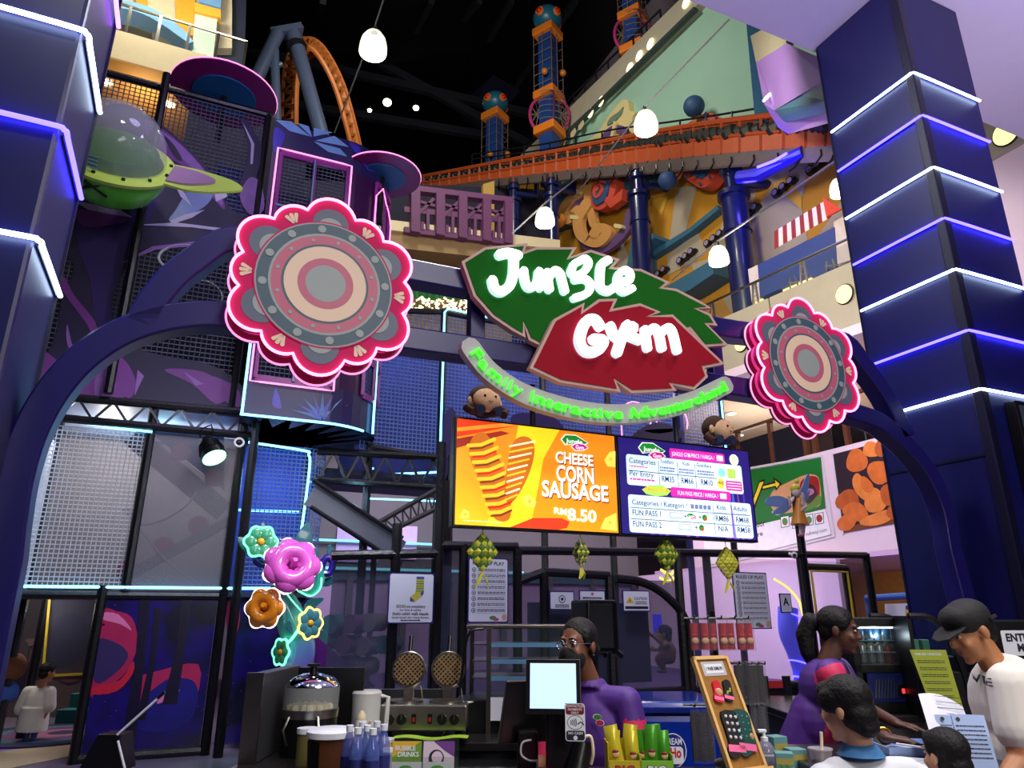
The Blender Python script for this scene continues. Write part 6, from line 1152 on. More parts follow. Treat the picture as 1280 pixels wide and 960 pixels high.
struct(s, 'wall_facade'); s = MB(); arc = [(120, 6), (150, 0), (185, 8), (210, 22), (230, 38), (242, 52)]; lo_ = [(236, 54), (222, 44), (205, 32), (180, 18), (150, 10), (120, 14)]
s.m(mat('facade_sky', (110, 160, 206), .7)).prism([PV(a, b, LW) for a, b in spl(arc, 4) + spl(lo_, 4)], (0, .6, 0)); struct(s, 'trim_60')
struct(MB().m(mat('facade_dark', (70, 64, 54), .8)).prism([PV(a, b, 18.0) for a, b in ((190, 30), (232, 50), (232, 70), (190, 60))], (0, .1, 0)), 'trim_61')  # flat dark panel in front of the pale facade
lamp('AREA', 'facade_flood', (-2.2, 14.2, 16.2), 300, (1, .92, .75), 1.2, (-3, 18.5, 16.5))
struct(MB().m(mat('dark_column', (40, 46, 66), .6)).prism([PV(a, b, 19) for a, b in ((275, -60), (310, -60), (305, 90), (268, 90))], (0, .6, 0)), 'trim_62')
# ------------------------------------------------------------------ pendant lamps and their cables
SHD = mat('lamp_shade_glass', (245, 244, 228), .15, alpha=.75, emit=.4, ecol=(1, .98, .86), var=0); CAB = mat('cable_grey', (110, 110, 118), .4)
def pendant(label, px, py, d, wpx, cab):
    c = PD(px, py, d); k = wpx / 2 / FPX * d * 1.12; t = thing('pendant_lamp', label, 'lamp', c)
    MB().m(SHD).lathe([(.98 * k, -.95 * k), (1.0 * k, -.75 * k), (.98 * k, -.3 * k), (.86 * k, .25 * k), (.6 * k, .7 * k), (.25 * k, .9 * k)], c, 28).build('shade', t); MB().m(LAMPW).ball(c + Vector((0, 0, -.1 * k)), .55 * k, (1, 1, 1.1), 16).build('bulb', t)
    MB().m(DSTEEL).tube([c + Vector((0, 0, .85 * k)), c + Vector((0, 0, 1.25 * k))], [.26 * k, .16 * k], 14).build('cap', t); MB().m(DSTEEL).ring(c + Vector((0, 0, 1.35 * k)), .14 * k, .04 * k, Matrix.Rotation(R(90), 3, 'X'), 14, 6).build('hook', t)
    a = c + Vector((0, 0, 1.45 * k))
    for (x, y, dd) in cab: MB().m(CAB).tube([a, PD(x, y, dd)], .012 * d / 8, 5).build('cable', t)
    lamp('POINT', 'pendant_light', tuple(c - Vector((0, 0, 1.2 * k))), 5 * d, (1, .95, .8), .25)
pendant('bright pendant lamp with bell shade hanging highest, against the dark roof', 467, 53, 12, 37, [(481, -5, 12.2), (418, 166, 16)]); pendant('bright pendant lamp with bell shade in front of the mint wall', 807, 151, 15, 31, [(912, 24, 14), (715, 250, 19)]); pendant('small pendant lamp with bell shade above the leaf sign beside blue columns', 681, 270, 15, 25, [(730, 216, 23.4), (640, 292, 15)]); pendant('small pendant lamp with bell shade before the ochre diamond wall', 898, 318, 13, 24, [(1062, 190, 7.6), (840, 350, 14.5)]); pendant('pendant lamp half hidden by the edge of the pillar', 1049, 233, 12, 22, [(1060, 160, 12)])
for i, (p, r) in enumerate((((484, 128), .16), ((462, 138), .10), ((520, 135), .14))):
    c = PD(*p, 33); solo(MB().m(glow('roof_lamp', (255, 240, 190), (9, 3, .5)[i]) if True else WARM).ball(c, r * (1.5 if i == 0 else 1.2), (1, 1, .8), 12).m(BLACK).tube([c + Vector((0, 0, r)), c + Vector((0, 0, r * 3))], r * .5, 8), 'roof_lamp', ('brightest small roof lamp among the dark trusses', 'small dim roof lamp beside the brightest roof lamp', 'unlit pale roof lamp among the dark trusses')[i], 'lamp')
# ================================================================== COUNTER, things on it, people (this corner of the place stands square to the view: built in a frame turned by YAW)
RZ4 = Matrix.Rotation(R(-YAW), 4, 'Z'); CAMA = YAW + 90
class CB(MB):
    def build(self, *a, **k):
        bmesh.ops.transform(self.bm, matrix=RZ4, verts=self.bm.verts[:]); return MB.build(self, *a, **k)
def CF(x, y, z=0): return RZ4 @ Vector((x, y, z))
def LP(px, py, y):                            # point at depth y of the turned frame
    r, q = (px - 640) / FPX, (480 - py) / FPX; dy = _cp - q * _sp; t = y / dy; return Vector((r * t, y, EYE + (_sp + q * _cp) * t))
def LX(px, y, z): return (px - 640) / FPX * (y * _cp + (z - EYE) * _sp)
CZ = 1.03
def TH(name, label, cat, x, y, z=None, rot=0, group=None):
    z = CZ if z is None else z; return thing(name, label, cat, CF(x, y, z), R(rot - YAW), group)
def csheet(o, rz=0, tilt=0):                  # sheet facing the customers, rz turns it, tilt leans it back
    M3 = Matrix.Rotation(R(rz), 3, 'Z') @ Matrix.Rotation(R(-tilt), 3, 'X'); return Sheet(o, M3 @ Vector((1, 0, 0)), M3 @ Vector((0, 0, -1)), M3 @ Vector((0, -1, 0)), CB()), M3
CTOP = mat('counter_top_black', (34, 32, 34), .22, var=.3, scale=30); CBOD = mat('counter_body_grey', (52, 52, 56), .45, var=.1)
def counter(label, x0, x1, y0, y1, z=CZ):
    t = TH('service_counter', label, 'counter', (x0 + x1) / 2, (y0 + y1) / 2, 0)
    CB().m(CBOD).bx(x0 + .03, x1 - .03, y0 + .03, y1 - .03, .08, z - .04).build('body', t, 0); CB().m(CTOP).bx(x0, x1, y0, y1, z - .04, z).build('worktop', t, 0, .006); CB().m(BLACK).bx(x0 + .08, x1 - .08, y0 + .08, y1 - .08, 0, .08).build('plinth', t, 0)
counter('dark grey service counter under the till and the cork easel', -.34, 1.08, 2.67, 3.16); counter('dark counter with papers where the customers stand', 1.085, 1.86, 2.8, 3.36, 1.08); counter('side counter carrying bottles, tubs and the popcorn pot', -1.12, -.345, 2.2, 4.4); counter('back counter carrying waffle maker and food warmer', -.34, .30, 3.72, 4.4); counter('rear counter under the drinks fridge', 1.55, 2.76, 4.25, 5.3, 1.08)
solo(CB().m(CBOD).bx(-1.16, -.35, 4.41, 4.45, .1, 1.2), 'counter_backboard', 'dark grey board standing behind the popcorn pot and jug', 'board')
# --- popcorn pot and its box
t = TH('side_box', 'open fronted dark grey box with a steel edge around the popcorn pot', 'box', -.98, 3.3); y = 3.35
CB().m(CBOD).bx(-1.10, -1.04, 3.2, 3.75, CZ, CZ + .34).build('side_panel', t, 0, .004); CB().m(STEEL).bx(-1.105, -1.035, 3.19, 3.2, CZ, CZ + .345).build('edge_strip', t, 0); CB().m(BLACK).bx(-1.04, -.72, 3.72, 3.76, CZ, CZ + .33).build('back_panel', t, 0)
x = LX(388, 3.42, 1.2); t = TH('popcorn_pot', 'glass sided pot with chrome domed lid and black knob on the side counter', 'pot', x, 3.42); c = (x, 3.42, CZ)
CB().m(BLACK).lathe([(0, 0), (.115, 0), (.118, .15), (0, .15)], c, 32).build('base', t); CB().m(STEEL).lathe([(.12, .15), (.122, .185), (.118, .185), (.116, .15)], c, 32).build('steel_band', t); CB().m(mat('frosted_glass', (200, 205, 205), .2, alpha=.35, var=0)).lathe([(.118, .185), (.121, .275)], c, 32).build('glass_wall', t); CB().m(mat('chrome', (200, 205, 215), .08, 1, var=.02)).lathe([(.122, .275), (.118, .285), (.09, .31), (.045, .325), (0, .33)], c, 32).build('lid', t); CB().m(BLACK).lathe([(.018, .328), (.016, .352), (.03, .358), (.03, .366), (0, .37)], c, 20).build('knob', t)
ty = CB()
for i in range(26): a = i * 2.4; ty.m(mat('popcorn', (240, 222, 160), .8)).ball((x + .09 * math.sqrt(i / 26) * math.cos(a), 3.42 + .09 * math.sqrt(i / 26) * math.sin(a), CZ + .19), .017, n=6)
o = ty.build('popcorn', t); o['kind'] = 'stuff'
for a in (-120, -60): CB().m(STEEL).tube([(x + .123 * math.cos(R(a)), 3.42 + .123 * math.sin(R(a)), CZ + .16), (x + .15 * math.cos(R(a)), 3.42 + .15 * math.sin(R(a)), CZ + .11), (x + .123 * math.cos(R(a)), 3.42 + .123 * math.sin(R(a)), CZ + .05)], .006, 6).build('handle', t)
# --- jug with a squeeze bottle behind it, tubs, bottles
MILK = mat('milky_plastic', (225, 225, 222), .35, alpha=.8, var=.03); x, y = LX(458, 3.75, 1.2), 3.75; t = TH('measuring_jug', 'milky plastic jug with a square handle beside the waffle maker', 'jug', x, y); c = (x, y, CZ)
CB().m(MILK).lathe([(0, 0), (.066, 0), (.07, .2), (.072, .215), (.066, .225), (0, .228)], c, 24).build('body', t); CB().m(MILK).tube([(x + .07, y, CZ + .2), (x + .105, y, CZ + .195), (x + .10, y, CZ + .06), (x + .068, y, CZ + .05)], .011, 8).build('handle', t)
x, y = LX(452, 3.62, 1.15), 3.62; t = TH('squeeze_bottle', 'cream squeeze bottle with pointed cap in front of the milky jug', 'bottle', x, y); CB().m(MILK).lathe([(0, 0), (.028, 0), (.028, .10), (.02, .115), (0, .115)], (x, y, CZ), 16).build('body', t); CB().m(CREAM).lathe([(.022, .115), (.02, .13), (.006, .15), (0, .15)], (x, y, CZ), 14).build('cap', t)
LIDW = mat('lid_white', (228, 232, 240), .35, var=.03); x, y = LX(414, 3.02, 1.15), 3.02; t = TH('sauce_tub', 'large white lidded tub with a black label and brown contents', 'tub', x, y); c = (x, y, CZ)
CB().m(mat('tub_brown', (96, 54, 32), .4, var=.3, scale=8)).lathe([(0, 0), (.078, 0), (.086, .13)], c, 32).build('tub', t); CB().m(LIDW).lathe([(.088, .128), (.094, .13), (.094, .15), (.08, .158), (0, .16)], c, 32).build('lid', t)
CB().m(BLACK).lathe([(.0815, .01), (.0885, .12)], c, 12, None, R(-160), R(-105)).build('label', t)
x, y = LX(384, 3.2, 1.13), 3.2; t = TH('lidded_tin', 'small olive tin with pale lid behind the large sauce tub', 'tin', x, y); CB().m(mat('tin_olive', (120, 112, 60), .4)).lathe([(0, 0), (.04, 0), (.04, .12), (0, .12)], (x, y, CZ), 20).build('body', t); CB().m(LIDW).lathe([(.043, .115), (.043, .135), (0, .138)], (x, y, CZ), 20).build('lid', t)
BOTG = mat('bottle_blue_glass', (90, 110, 190), .06, alpha=.55, var=.1, spec=.8); BLAB = mat('bottle_label_navy', (40, 44, 110), .4, var=.2)
def bottle(x, y):
    t = TH('water_bottle', 'clear blue water bottle with white cap in the cluster beside the brochure holder', 'bottle', x, y, CZ, 0, 'water bottles clustered by the brochure holder'); c = (x, y, CZ)
    CB().m(BOTG).lathe([(0, 0), (.024, 0), (.026, .01), (.026, .115), (.022, .14), (.012, .168), (.011, .185)], c, 16).build('body', t); CB().m(BLAB).lathe([(.0265, .03), (.0268, .1)], c, 16).build('label', t); CB().m(LIDW).lathe([(.013, .178), (.013, .198), (0, .199)], c, 14).build('cap', t); return t
b0 = None
for px, y in ((437, 2.80), (447, 2.74), (459, 2.80), (466, 2.72), (453, 2.88), (480, 2.82), (471, 2.9)):
    p = CF(LX(px, y, 1.2), y, CZ)
    if b0 is None: b0 = bottle(LX(px, y, 1.2), y)
    else: dup(b0, p)
for i, (px, y, m_, lab) in enumerate(((446, 3.32, LIDW, 'white lidded food container with wooden spoons beside the bottles'), (477, 3.36, mat('corn_yellow', (230, 196, 70), .5, var=.2, scale=40), 'clear container of yellow corn with a white lid beside the waffle maker'), (487, 3.1, LIDW, 'low white food container behind the water bottles'))):
    x = LX(px, y, 1.12); t = TH('food_container', lab, 'container', x, y); CB().m(m_).lathe([(0, 0), (.046, 0), (.054, .06)], (x, y, CZ), 24).build('tub', t); CB().m(MILK).lathe([(.056, .058), (.057, .07), (0, .072)], (x, y, CZ), 24).build('lid', t)
    if i == 0:
        for d in (-.012, .02): CB().m(mat('spoon_wood', (226, 200, 150), .6)).bar((x + d, y - .01, CZ + .07), (x + d + .04, y - .03, CZ + .15), .012, .003).build('spoon_handle', t, 0)
# --- waffle maker
x, y = LX(533, 3.98, 1.15), 3.98; t = TH('waffle_maker', 'steel double waffle maker with two raised round grid plates', 'waffle maker', x, y)
CB().m(STEEL).bx(x - .215, x + .215, y - .14, y + .16, CZ + .03, CZ + .15).build('housing', t, 0, .008); 
for dx in (-.19, .19): CB().m(BLACK).lathe([(0, 0), (.02, 0), (.018, .03), (0, .03)], (x + dx, y, CZ), 12).build('foot', t)
for dx in (-.165, -.105, .095, .155):
    k = CB().m(BLACK).lathe([(0, 0), (.026, 0), (.024, .016), (0, .018)], (x + dx, y - .14, CZ + .085), 20, Matrix.Rotation(R(90), 3, 'X')).build('dial', t); CB().m(STEEL).bx(x + dx - .002, x + dx + .002, y - .16, y - .157, CZ + .085, CZ + .108).build('pointer', k, 0)
for dx in (-.045, .035): CB().m(BLACK).bx(x + dx - .011, x + dx + .011, y - .147, y - .14, CZ + .065, CZ + .11).m(mat('switch_red', (160, 30, 30), .4)).bx(x + dx - .006, x + dx + .006, y - .15, y - .147, CZ + .075, CZ + .095).build('switch', t, 0)
GRID = mat('waffle_iron', (70, 54, 42), .35, .5, var=.2); GRL = mat('waffle_ridge', (180, 150, 110), .35, .6)
for dx in (-.105, .105):
    Mh = Matrix.Rotation(R(80), 3, 'X'); c = Vector((x + dx - .005, y + .08, CZ + .30)); o = CB().m(STEEL).lathe([(.088, -.02), (.092, 0), (.086, .006), (.0, .006), (0, -.02), (.088, -.02)], c, 32, Mh); p = o.build('upper_plate', t)
    o = CB().m(GRID).lathe([(0, .007), (.08, .007)], c, 32, Mh).m(GRL)
    for k in range(-4, 5):
        h = math.sqrt(max(.078 ** 2 - (k * .017) ** 2, 0)); a45 = Matrix.Rotation(R(45), 3, 'Z')
        for s_ in (0, 1):
            A, B = (Vector((k * .017, -h, .010)), Vector((k * .017, h, .010))) if s_ else (Vector((-h, k * .017, .010)), Vector((h, k * .017, .010))); o.bar(c + Mh @ (a45 @ A), c + Mh @ (a45 @ B), .005 if k else .009, .005, Mh @ Vector((0, 0, 1)))
    o.build('grid', p, 0)
    CB().m(STEEL).lathe([(0, 0), (.09, 0), (.09, .012), (0, .012)], (x + dx, y - .02, CZ + .15), 32).m(GRID).lathe([(0, .013), (.078, .013), (.078, .012)], (x + dx, y - .02, CZ + .15), 32).build('lower_plate', t)
    CB().m(BLACK).tube([c + Mh @ Vector((0, .09, -.01)), c + Mh @ Vector((.002, .17, -.01))], .011, 10).build('grip', t); CB().m(STEEL).bx(x + dx - .03, x + dx + .03, y + .07, y + .1, CZ + .15, CZ + .22).build('hinge', t, 0, .004); CB().m(STEEL).tube(spl([(x + dx + .02, y + .09, CZ + .21), (x + dx + .06, y + .08, CZ + .215), (x + dx + .075, y + .06, CZ + .16)], 4), .005, 6).build('hose', t)
cl = CB().m(mat('cloth_lime', (150, 190, 40), .9, var=.15, bump=.4)).grid(lambda s, u: Vector((x - .13 + .36 * s, y - .29 + .12 * u, CZ + .02 + .006 * math.sin(9 * s) - .004 * u)), 14, 4); solo(cl, 'cleaning_cloth', 'lime green cloth folded in front of the waffle maker', 'cloth')
x, y = LX(588, 4.2, 1.15), 4.12; t = TH('hose_coupling', 'dark appliance base with steel pipe between waffle maker and food warmer', 'appliance', x, y); CB().m(BLACK).bx(x - .07, x + .09, y - .1, y + .2, CZ, CZ + .15).build('base', t, 0, .01); CB().m(STEEL).tube(spl([(x - .02, y - .11, CZ + .05), (x - .03, y - .12, CZ + .13), (x + .05, y - .11, CZ + .15), (x + .09, y - .1, CZ + .14)], 5), .007, 6).build('pipe', t)
# --- food warmer
y = 4.0; x0, x1 = LX(585, y, 1.4), LX(712, y, 1.4); t = TH('food_warmer', 'glass food warmer cabinet with steel frame behind the cashier', 'display cabinet', (x0 + x1) / 2, y); z1 = LP(640, 781, y).z
CB().m(BLACK).bx(x0, x1, y, y + .4, CZ, CZ + .16).build('base', t, 0, .006); CB().m(STEEL).bx(x0 - .01, x1 + .02, y, y + .4, z1 - .02, z1).build('top_plate', t, 0, .004)
for xx, yy in ((x0 + .11, y), (x1, y), (x0, y + .4), (x1, y + .4)): CB().m(STEEL).bx(xx - .012, xx + .012, yy - .012, yy + .012, CZ, z1 - .02).build('upright', t, 0)
for f in (.28, .52, .76): z = CZ + .16 + (z1 - CZ - .18) * f; CB().m(STEEL).bx(x0 + .02, x1 - .02, y + .03, y + .37, z, z + .006).build('shelf', t, 0); CB().m(mat('price_rail_blue', (110, 170, 220), .4)).bx(x0 + .12, x1 - .02, y + .02, y + .026, z - .01, z + .012).build('price_rail', t, 0)
CB().m(GLASS).bx(x0 + .12, x1, y + .002, y + .006, CZ + .16, z1 - .02).build('front_glass', t, 0); CB().m(GLASS).bx(x0 - .002, x0 + .002, y + .0, y + .4, CZ + .16, z1 - .02).build('side_glass', t, 0)
CB().m(BLACK).tube(spl([(x0 + .08, y, z1 - .02), (x0 + .0, y - .01, z1 - .05), (x0 - .03, y - .02, z1 - .25), (x0 - .04, y - .02, CZ + .2)], 5), .008, 6).build('door_edge', t); CB().m(PAP).bx(x0 + .12, x0 + .19, y - .012, y - .008, CZ + .06, CZ + .17).build('price_tag', t, 0)
# --- brochure holder, bag
x, y = LX(530, 2.86, 1.13), 2.86; t = TH('brochure_holder', 'clear brochure holder with a yellow green and a purple brochure', 'brochure holder', x, y)
CB().m(GLASS).bx(x - .125, x + .125, y - .03, y - .026, CZ, CZ + .09).bx(x - .125, x + .125, y + .03, y + .034, CZ, CZ + .14).bx(x - .125, x + .125, y - .03, y + .034, CZ, CZ + .004).build('holder', t, 0)
S, M3 = csheet((x - .115, y + .01, CZ + .135), 0, 8); BRY = mat('brochure_yellow', (216, 176, 50), .5); BRG = mat('brochure_green', (110, 150, 50), .5, var=.4, scale=30); BRP = mat('brochure_lilac', (214, 196, 214), .5)
S.rect(0, 0, .105, .13, BRY, 0); S.poly([(0, .05), (.05, .03), (.105, 0), (.105, .13), (0, .13)], BRG, .001); S.text('BUBBLE', .01, .03, .016, LIDW, .002, bold=.02); S.text('DRINKS', .02, .05, .016, LIDW, .002, bold=.02)
for k in range(3): S.rect(.02 + .025 * k, .07, .038 + .025 * k, .12, BRP, .002, .004)
S.rect(.112, 0, .225, .13, BRP, .0); S.poly([(.15, 0), (.225, 0), (.225, .05), (.19, .03)], mat('brochure_purple', (110, 60, 140), .5), .001); S.disc(.16, .055, .028, INK, .001); S.disc(.163, .052, .02, BRP, .002); S.text('MAHATHI', .13, .115, .014, INK, .001, bold=.02); S.mb.build('brochure', t, 0)
S, M3 = csheet((x - .11, y - .034, CZ + .075), 0, 0)
for k in (0, 1): S.rect(.0 + .113 * k, .0, .107 + .113 * k, .07, mat('leaflet_grey', (186, 194, 196), .5), 0); S.disc(.05 + .113 * k, .02, .022, GRNi, .001, .009); S.disc(.06 + .113 * k, .026, .02, PINKi, .002, .008)
S.mb.build('leaflet', t, 0)
# --- till: customer screen, payment card, back of the main monitor
y = 2.9; x = LX(692, y, 1.3); t = TH('customer_display', 'black till display with a blank pale blue screen facing the customers', 'screen', x, y)
S, M3 = csheet(LP(659, 825, y - .02), -6, 12); S.rect(.012, .012, .183, .168, glow('till_blue', (178, 206, 240), .95), .006); o = S.mb
o.m(BLACK).prism([S.p(a, b, 0) for a, b in ((-.004, -.004), (.2, -.004), (.2, .186), (-.004, .186))], S.n * -.03); o.build('display', t, 0, .003)
CB().m(BLACK).bx(x - .03, x + .06, y + .0, y + .06, CZ + .02, CZ + .28).build('stand', t, 0, .01); CB().m(BLACK).bx(x - .06, x + .1, y - .08, y + .12, CZ, CZ + .022).build('base', t, 0, .006)
x = LX(722, 2.86, 1.2); t = TH('payment_card', 'white and maroon contactless payment card hung below the till display', 'sign', x, 2.82, 1.15); S, M3 = csheet(LP(706, 879, 2.82), -5, 0); W_, H_ = .072, .125
S.rect(0, 0, W_, H_, LIDW, 0, .01); S.rect(.003, .003, W_ - .003, H_ * .30, mat('maroon', (120, 20, 28), .5), .0006, .008); S.rect(.003, H_ * .72, W_ - .003, H_ - .003, INK, .0006, .008)
for k, tx in enumerate(('CONTACTLESS', 'PAYMENTS', 'ONLY')): S.text(tx, W_ / 2, .013 + .011 * k, .0075, LIDW, .001, 'c', .02)
S.disc(W_ / 2, H_ * .51, .029, INK, .0006, .024); S.disc(W_ / 2, H_ * .51, .027, LIDW, .0008, .022)
for k in range(4): S.line([(.02 + .006 * k, H_ * .51 - .006 - .002 * k), (.022 + .006 * k, H_ * .51), (.02 + .006 * k, H_ * .51 + .006 + .002 * k)], .0016, INK, .001)
S.line([(.046, H_ * .55), (.056, H_ * .49), (.066, H_ * .56)], .0022, INK, .001); S.text('NO CASH', W_ / 2, H_ * .82, .0085, LIDW, .001, 'c', .02); S.disc(W_ / 2, H_ * .91, .0075, LIDW, .001)
S.mb.m(BLACK).prism([S.p(a, b, -.0005) for a, b in ((.002, .0), (W_ - .002, .0), (W_ - .002, H_), (.002, H_))], S.n * -.003); S.mb.build('card', t, 0)
x = LX(736, 2.9, 1.12); t = TH('card_reader', 'black card reader with a pale cable loop in front of the cashier', 'card reader', x, 2.92); CB().m(BLACK).tube([(x - .05, 2.9, CZ + .03), (x - .02, 2.92, CZ + .13)], [.045, .035], 12).build('body', t); CB().m(CREAM).tube(spl([(x - .02, 2.86, CZ + .15), (x + .005, 2.86, CZ + .15), (x + .012, 2.86, CZ + .1), (x + .004, 2.87, CZ + .06)], 5), .006, 8).build('cable_loop', t); CB().m(BLACK).bx(x - .08, x + .05, 2.86, 3.0, CZ, CZ + .03).build('base', t, 0, .008)
y = 3.0; t = TH('till_monitor', 'back of a black till monitor tilted beside the customer display', 'monitor', LX(640, y, 1.2), y); S, M3 = csheet(LP(634, 852, y), 18, -10); CB().m(BLACK).prism([S.p(a, b, 0) for a, b in ((0, 0), (.30, 0), (.30, .23), (-.02, .23))], S.n * -.025).build('display', t, 0, .004); S.mb.bm.free(); CB().m(BLACK).bx(LX(640, y, 1.2) + .02, LX(640, y, 1.2) + .1, y, y + .1, CZ, CZ + .15).build('stand', t, 0, .01)
x = LX(662, 2.82, CZ); solo(CB().m(mat('booklet_pink', (226, 70, 110), .5)).prism([(x - .06, 2.78, CZ + .01), (x + .05, 2.76, CZ + .01), (x + .06, 2.9, CZ + .02), (x - .05, 2.93, CZ + .02)], (0, 0, .012)), 'booklet', 'pink booklet lying beside the till display stand', 'booklet')
x = LX(650, 2.76, CZ); solo(CB().m(mat('pen_pale', (170, 210, 230), .4)).tube([(x - .06, 2.7, CZ + .006), (x + .03, 2.78, CZ + .008)], .005, 8).m(mat('pen_tip_lime', (200, 220, 90), .4)).tube([(x + .03, 2.78, CZ + .008), (x + .045, 2.793, CZ + .008)], .006, 8), 'marker_pen', 'pale blue pen with lime cap at the counter edge', 'pen')
x = LX(661, 3.02, 1.2); solo(CB().m(LIDW).tube(spl([(x + .01, 3.0, CZ + .12), (x - .025, 3.0, CZ + .11), (x - .03, 3.0, CZ + .07), (x, 3.0, CZ + .05), (x + .03, 2.99, CZ + .05)], 5), .004, 6).tube([(x + .03, 2.99, CZ + .05), (x + .03, 2.99, CZ)], .004, 6), 'till_cable', 'white cable curling out beside the till display', 'cable')
# --- snack packets
YP = mat('packet_gold', (206, 190, 50), .25, .2, var=.2, scale=20); GP = mat('packet_green', (70, 150, 40), .25, .2, var=.25, scale=20); BXY = mat('box_gold', (190, 170, 40), .45, var=.15, scale=14); BXG = mat('box_lime', (120, 180, 50), .45, var=.15, scale=14)
for gi, (px, bm_, pm_, lab, lp_) in enumerate(((778, BXY, YP, 'gold snack display box at the counter edge', 'gold snack packet standing in the gold display box'), (817, BXG, GP, 'lime green snack display box beside the gold one', 'green snack packet standing in the lime display box'))):
    y = 2.98; x = LX(px, y, 1.12); t = TH('snack_box', lab, 'snack box', x, y)
    o = CB().m(bm_); o.bx(x - .062, x + .062, y - .05, y - .045, CZ, CZ + .06).bx(x - .062, x - .058, y - .05, y + .06, CZ, CZ + .08 + .04 * (gi == 0)).bx(x + .058, x + .062, y - .05, y + .06, CZ, CZ + .08).bx(x - .062, x + .062, y + .056, y + .06, CZ, CZ + .12).bx(x - .062, x + .062, y - .05, y + .06, CZ, CZ + .004); o.build('carton', t, 0)
    S, M3 = csheet((x - .05, y - .0505, CZ + .055)); S.text('BIG', .05, .045, .035, INK, .0004, 'c', .04); S.text('BIG', .05, .044, .033, LIDW if gi else mat('logo_red', (200, 40, 40), .5), .0008, 'c', .02); S.mb.build('lettering', t, 0)
    for k in range(4):
        px_ = x - .042 + .028 * k; py_ = y + .03 - .018 * (k % 2) - .01; rz = R(rnd.uniform(-14, 14)); q = TH('snack_packet', lp_, 'snack packet', px_, py_, CZ + .006, 0, 'gold snack packets' if gi == 0 else 'green snack packets'); M3 = Matrix.Rotation(rz, 3, 'Y'); B = Vector((px_, py_, CZ + .006)); h = .15 + .02 * (k in (1, 2))
        CB().m(pm_).grid(lambda s, u: B + M3 @ Vector(((s - .5) * .052, -.016 * math.sin(math.pi * s) * math.sin(math.pi * min(1, u * 1.0)) - .001, h * u)), 8, 8).grid(lambda s, u: B + M3 @ Vector(((s - .5) * .052, .012 * math.sin(math.pi * s) * math.sin(math.pi * u) + .001, h * u)), 8, 8).build('pouch', q)
        CB().m(FACE).ball(B + M3 @ Vector((0, -.015, h * .42)), .013, (1, .3, 1), 12).m(mat('cap_maroon', (120, 30, 30), .5)).ball(B + M3 @ Vector((0, -.0155, h * .42 + .009)), .0125, (1, .3, .6), 12).build('printed_face', q)
# --- freezer, loudspeaker
y = 4.55; x0, x1 = LX(783, y, .9), LX(905, y, .9); t = TH('ice_cream_freezer', 'glossy blue chest freezer behind the counter with a round white badge', 'freezer', (x0 + x1) / 2, y, 0); FB = mat('freezer_blue', (14, 44, 150), .15, var=.1, coat=.6); z1 = LP(830, 893, y).z
CB().m(FB).bx(x0, x1, y, y + .6, .08, z1).build('cabinet', t, 0, .04); CB().m(FB).bx(x0 - .02, x1 + .02, y - .02, y + .62, z1, z1 + .07).build('lid', t, 0, .03); CB().m(BLACK).bx(x0 + .05, x1 - .05, y + .05, y + .55, 0, .08).build('plinth', t, 0)
S, M3 = csheet((0, y - .022, 0)); a = LP(842, 938, y - .022); S.o = a; S.disc(0, 0, .075, LIDW, 0, .09); S.disc(0, 0, .07, mat('badge_blue', (24, 34, 130), .4), .001, .085); S.rect(-.05, -.02, .055, .07, LIDW, .002, .02); S.text('CREAM', 0, -.03, .035, LIDW, .002, 'c', .02, .1); S.text('cHo', .0, .035, .05, mat('badge_red', (200, 30, 50), .5), .003, 'c', .04, .085); S.mb.build('badge', t, 0)
y = 5.6; x = LX(742, y, 1.7); t = TH('loudspeaker', 'black portable loudspeaker on a pole behind the cashier', 'loudspeaker', x, y, 0); za, zb = LP(742, 815, y).z, LP(742, 750, y).z; Mz = Matrix.Rotation(R(28), 3, 'Z')
CB().m(BLACK).box((x, y, (za + zb) / 2), (.27, .24, zb - za), Mz).build('cabinet', t, 0, .02); CB().m(mat('speaker_grille', (22, 22, 26), .7, bump=.5, scale=120)).box(Vector((x, y, (za + zb) / 2)) + Mz @ Vector((-.02, -.125, 0)), (.2, .012, zb - za - .06), Mz).build('grille', t, 0, .004)
o = CB().m(mat('panel_black', (18, 18, 22), .3)).box(Vector((x, y, (za + zb) / 2)) + Mz @ Vector((.138, 0, 0)), (.006, .2, zb - za - .04), Mz); o.m(glow('lcd', (120, 180, 240), .9)).box(Vector((x, y, zb - .1)) + Mz @ Vector((.142, -.02, 0)), (.004, .07, .03), Mz)
for i in range(4):
    for j in range(2): o.m(DSTEEL).box(Vector((x, y, zb - .17 - .05 * i)) + Mz @ Vector((.143, -.05 + .07 * j, 0)), (.008, .02, .02), Mz)
o.build('control_panel', t, 0); CB().m(BLACK).tube([(x, y, 0), (x, y, za)], .02, 10).build('pole', t); CB().m(BLACK).lathe([(0, 0), (.22, 0), (.22, .02), (.03, .04), (0, .04)], (x, y, 0), 20).build('foot', t)
for s_ in (-1, 1): CB().m(BLACK).tube([Vector((x, y, za + .01)) + Mz @ Vector((.1, .1 * s_, 0)), Vector((x, y, za - .03)) + Mz @ Vector((.16, .1 * s_, 0))], .025, 10).build('wheel', t)
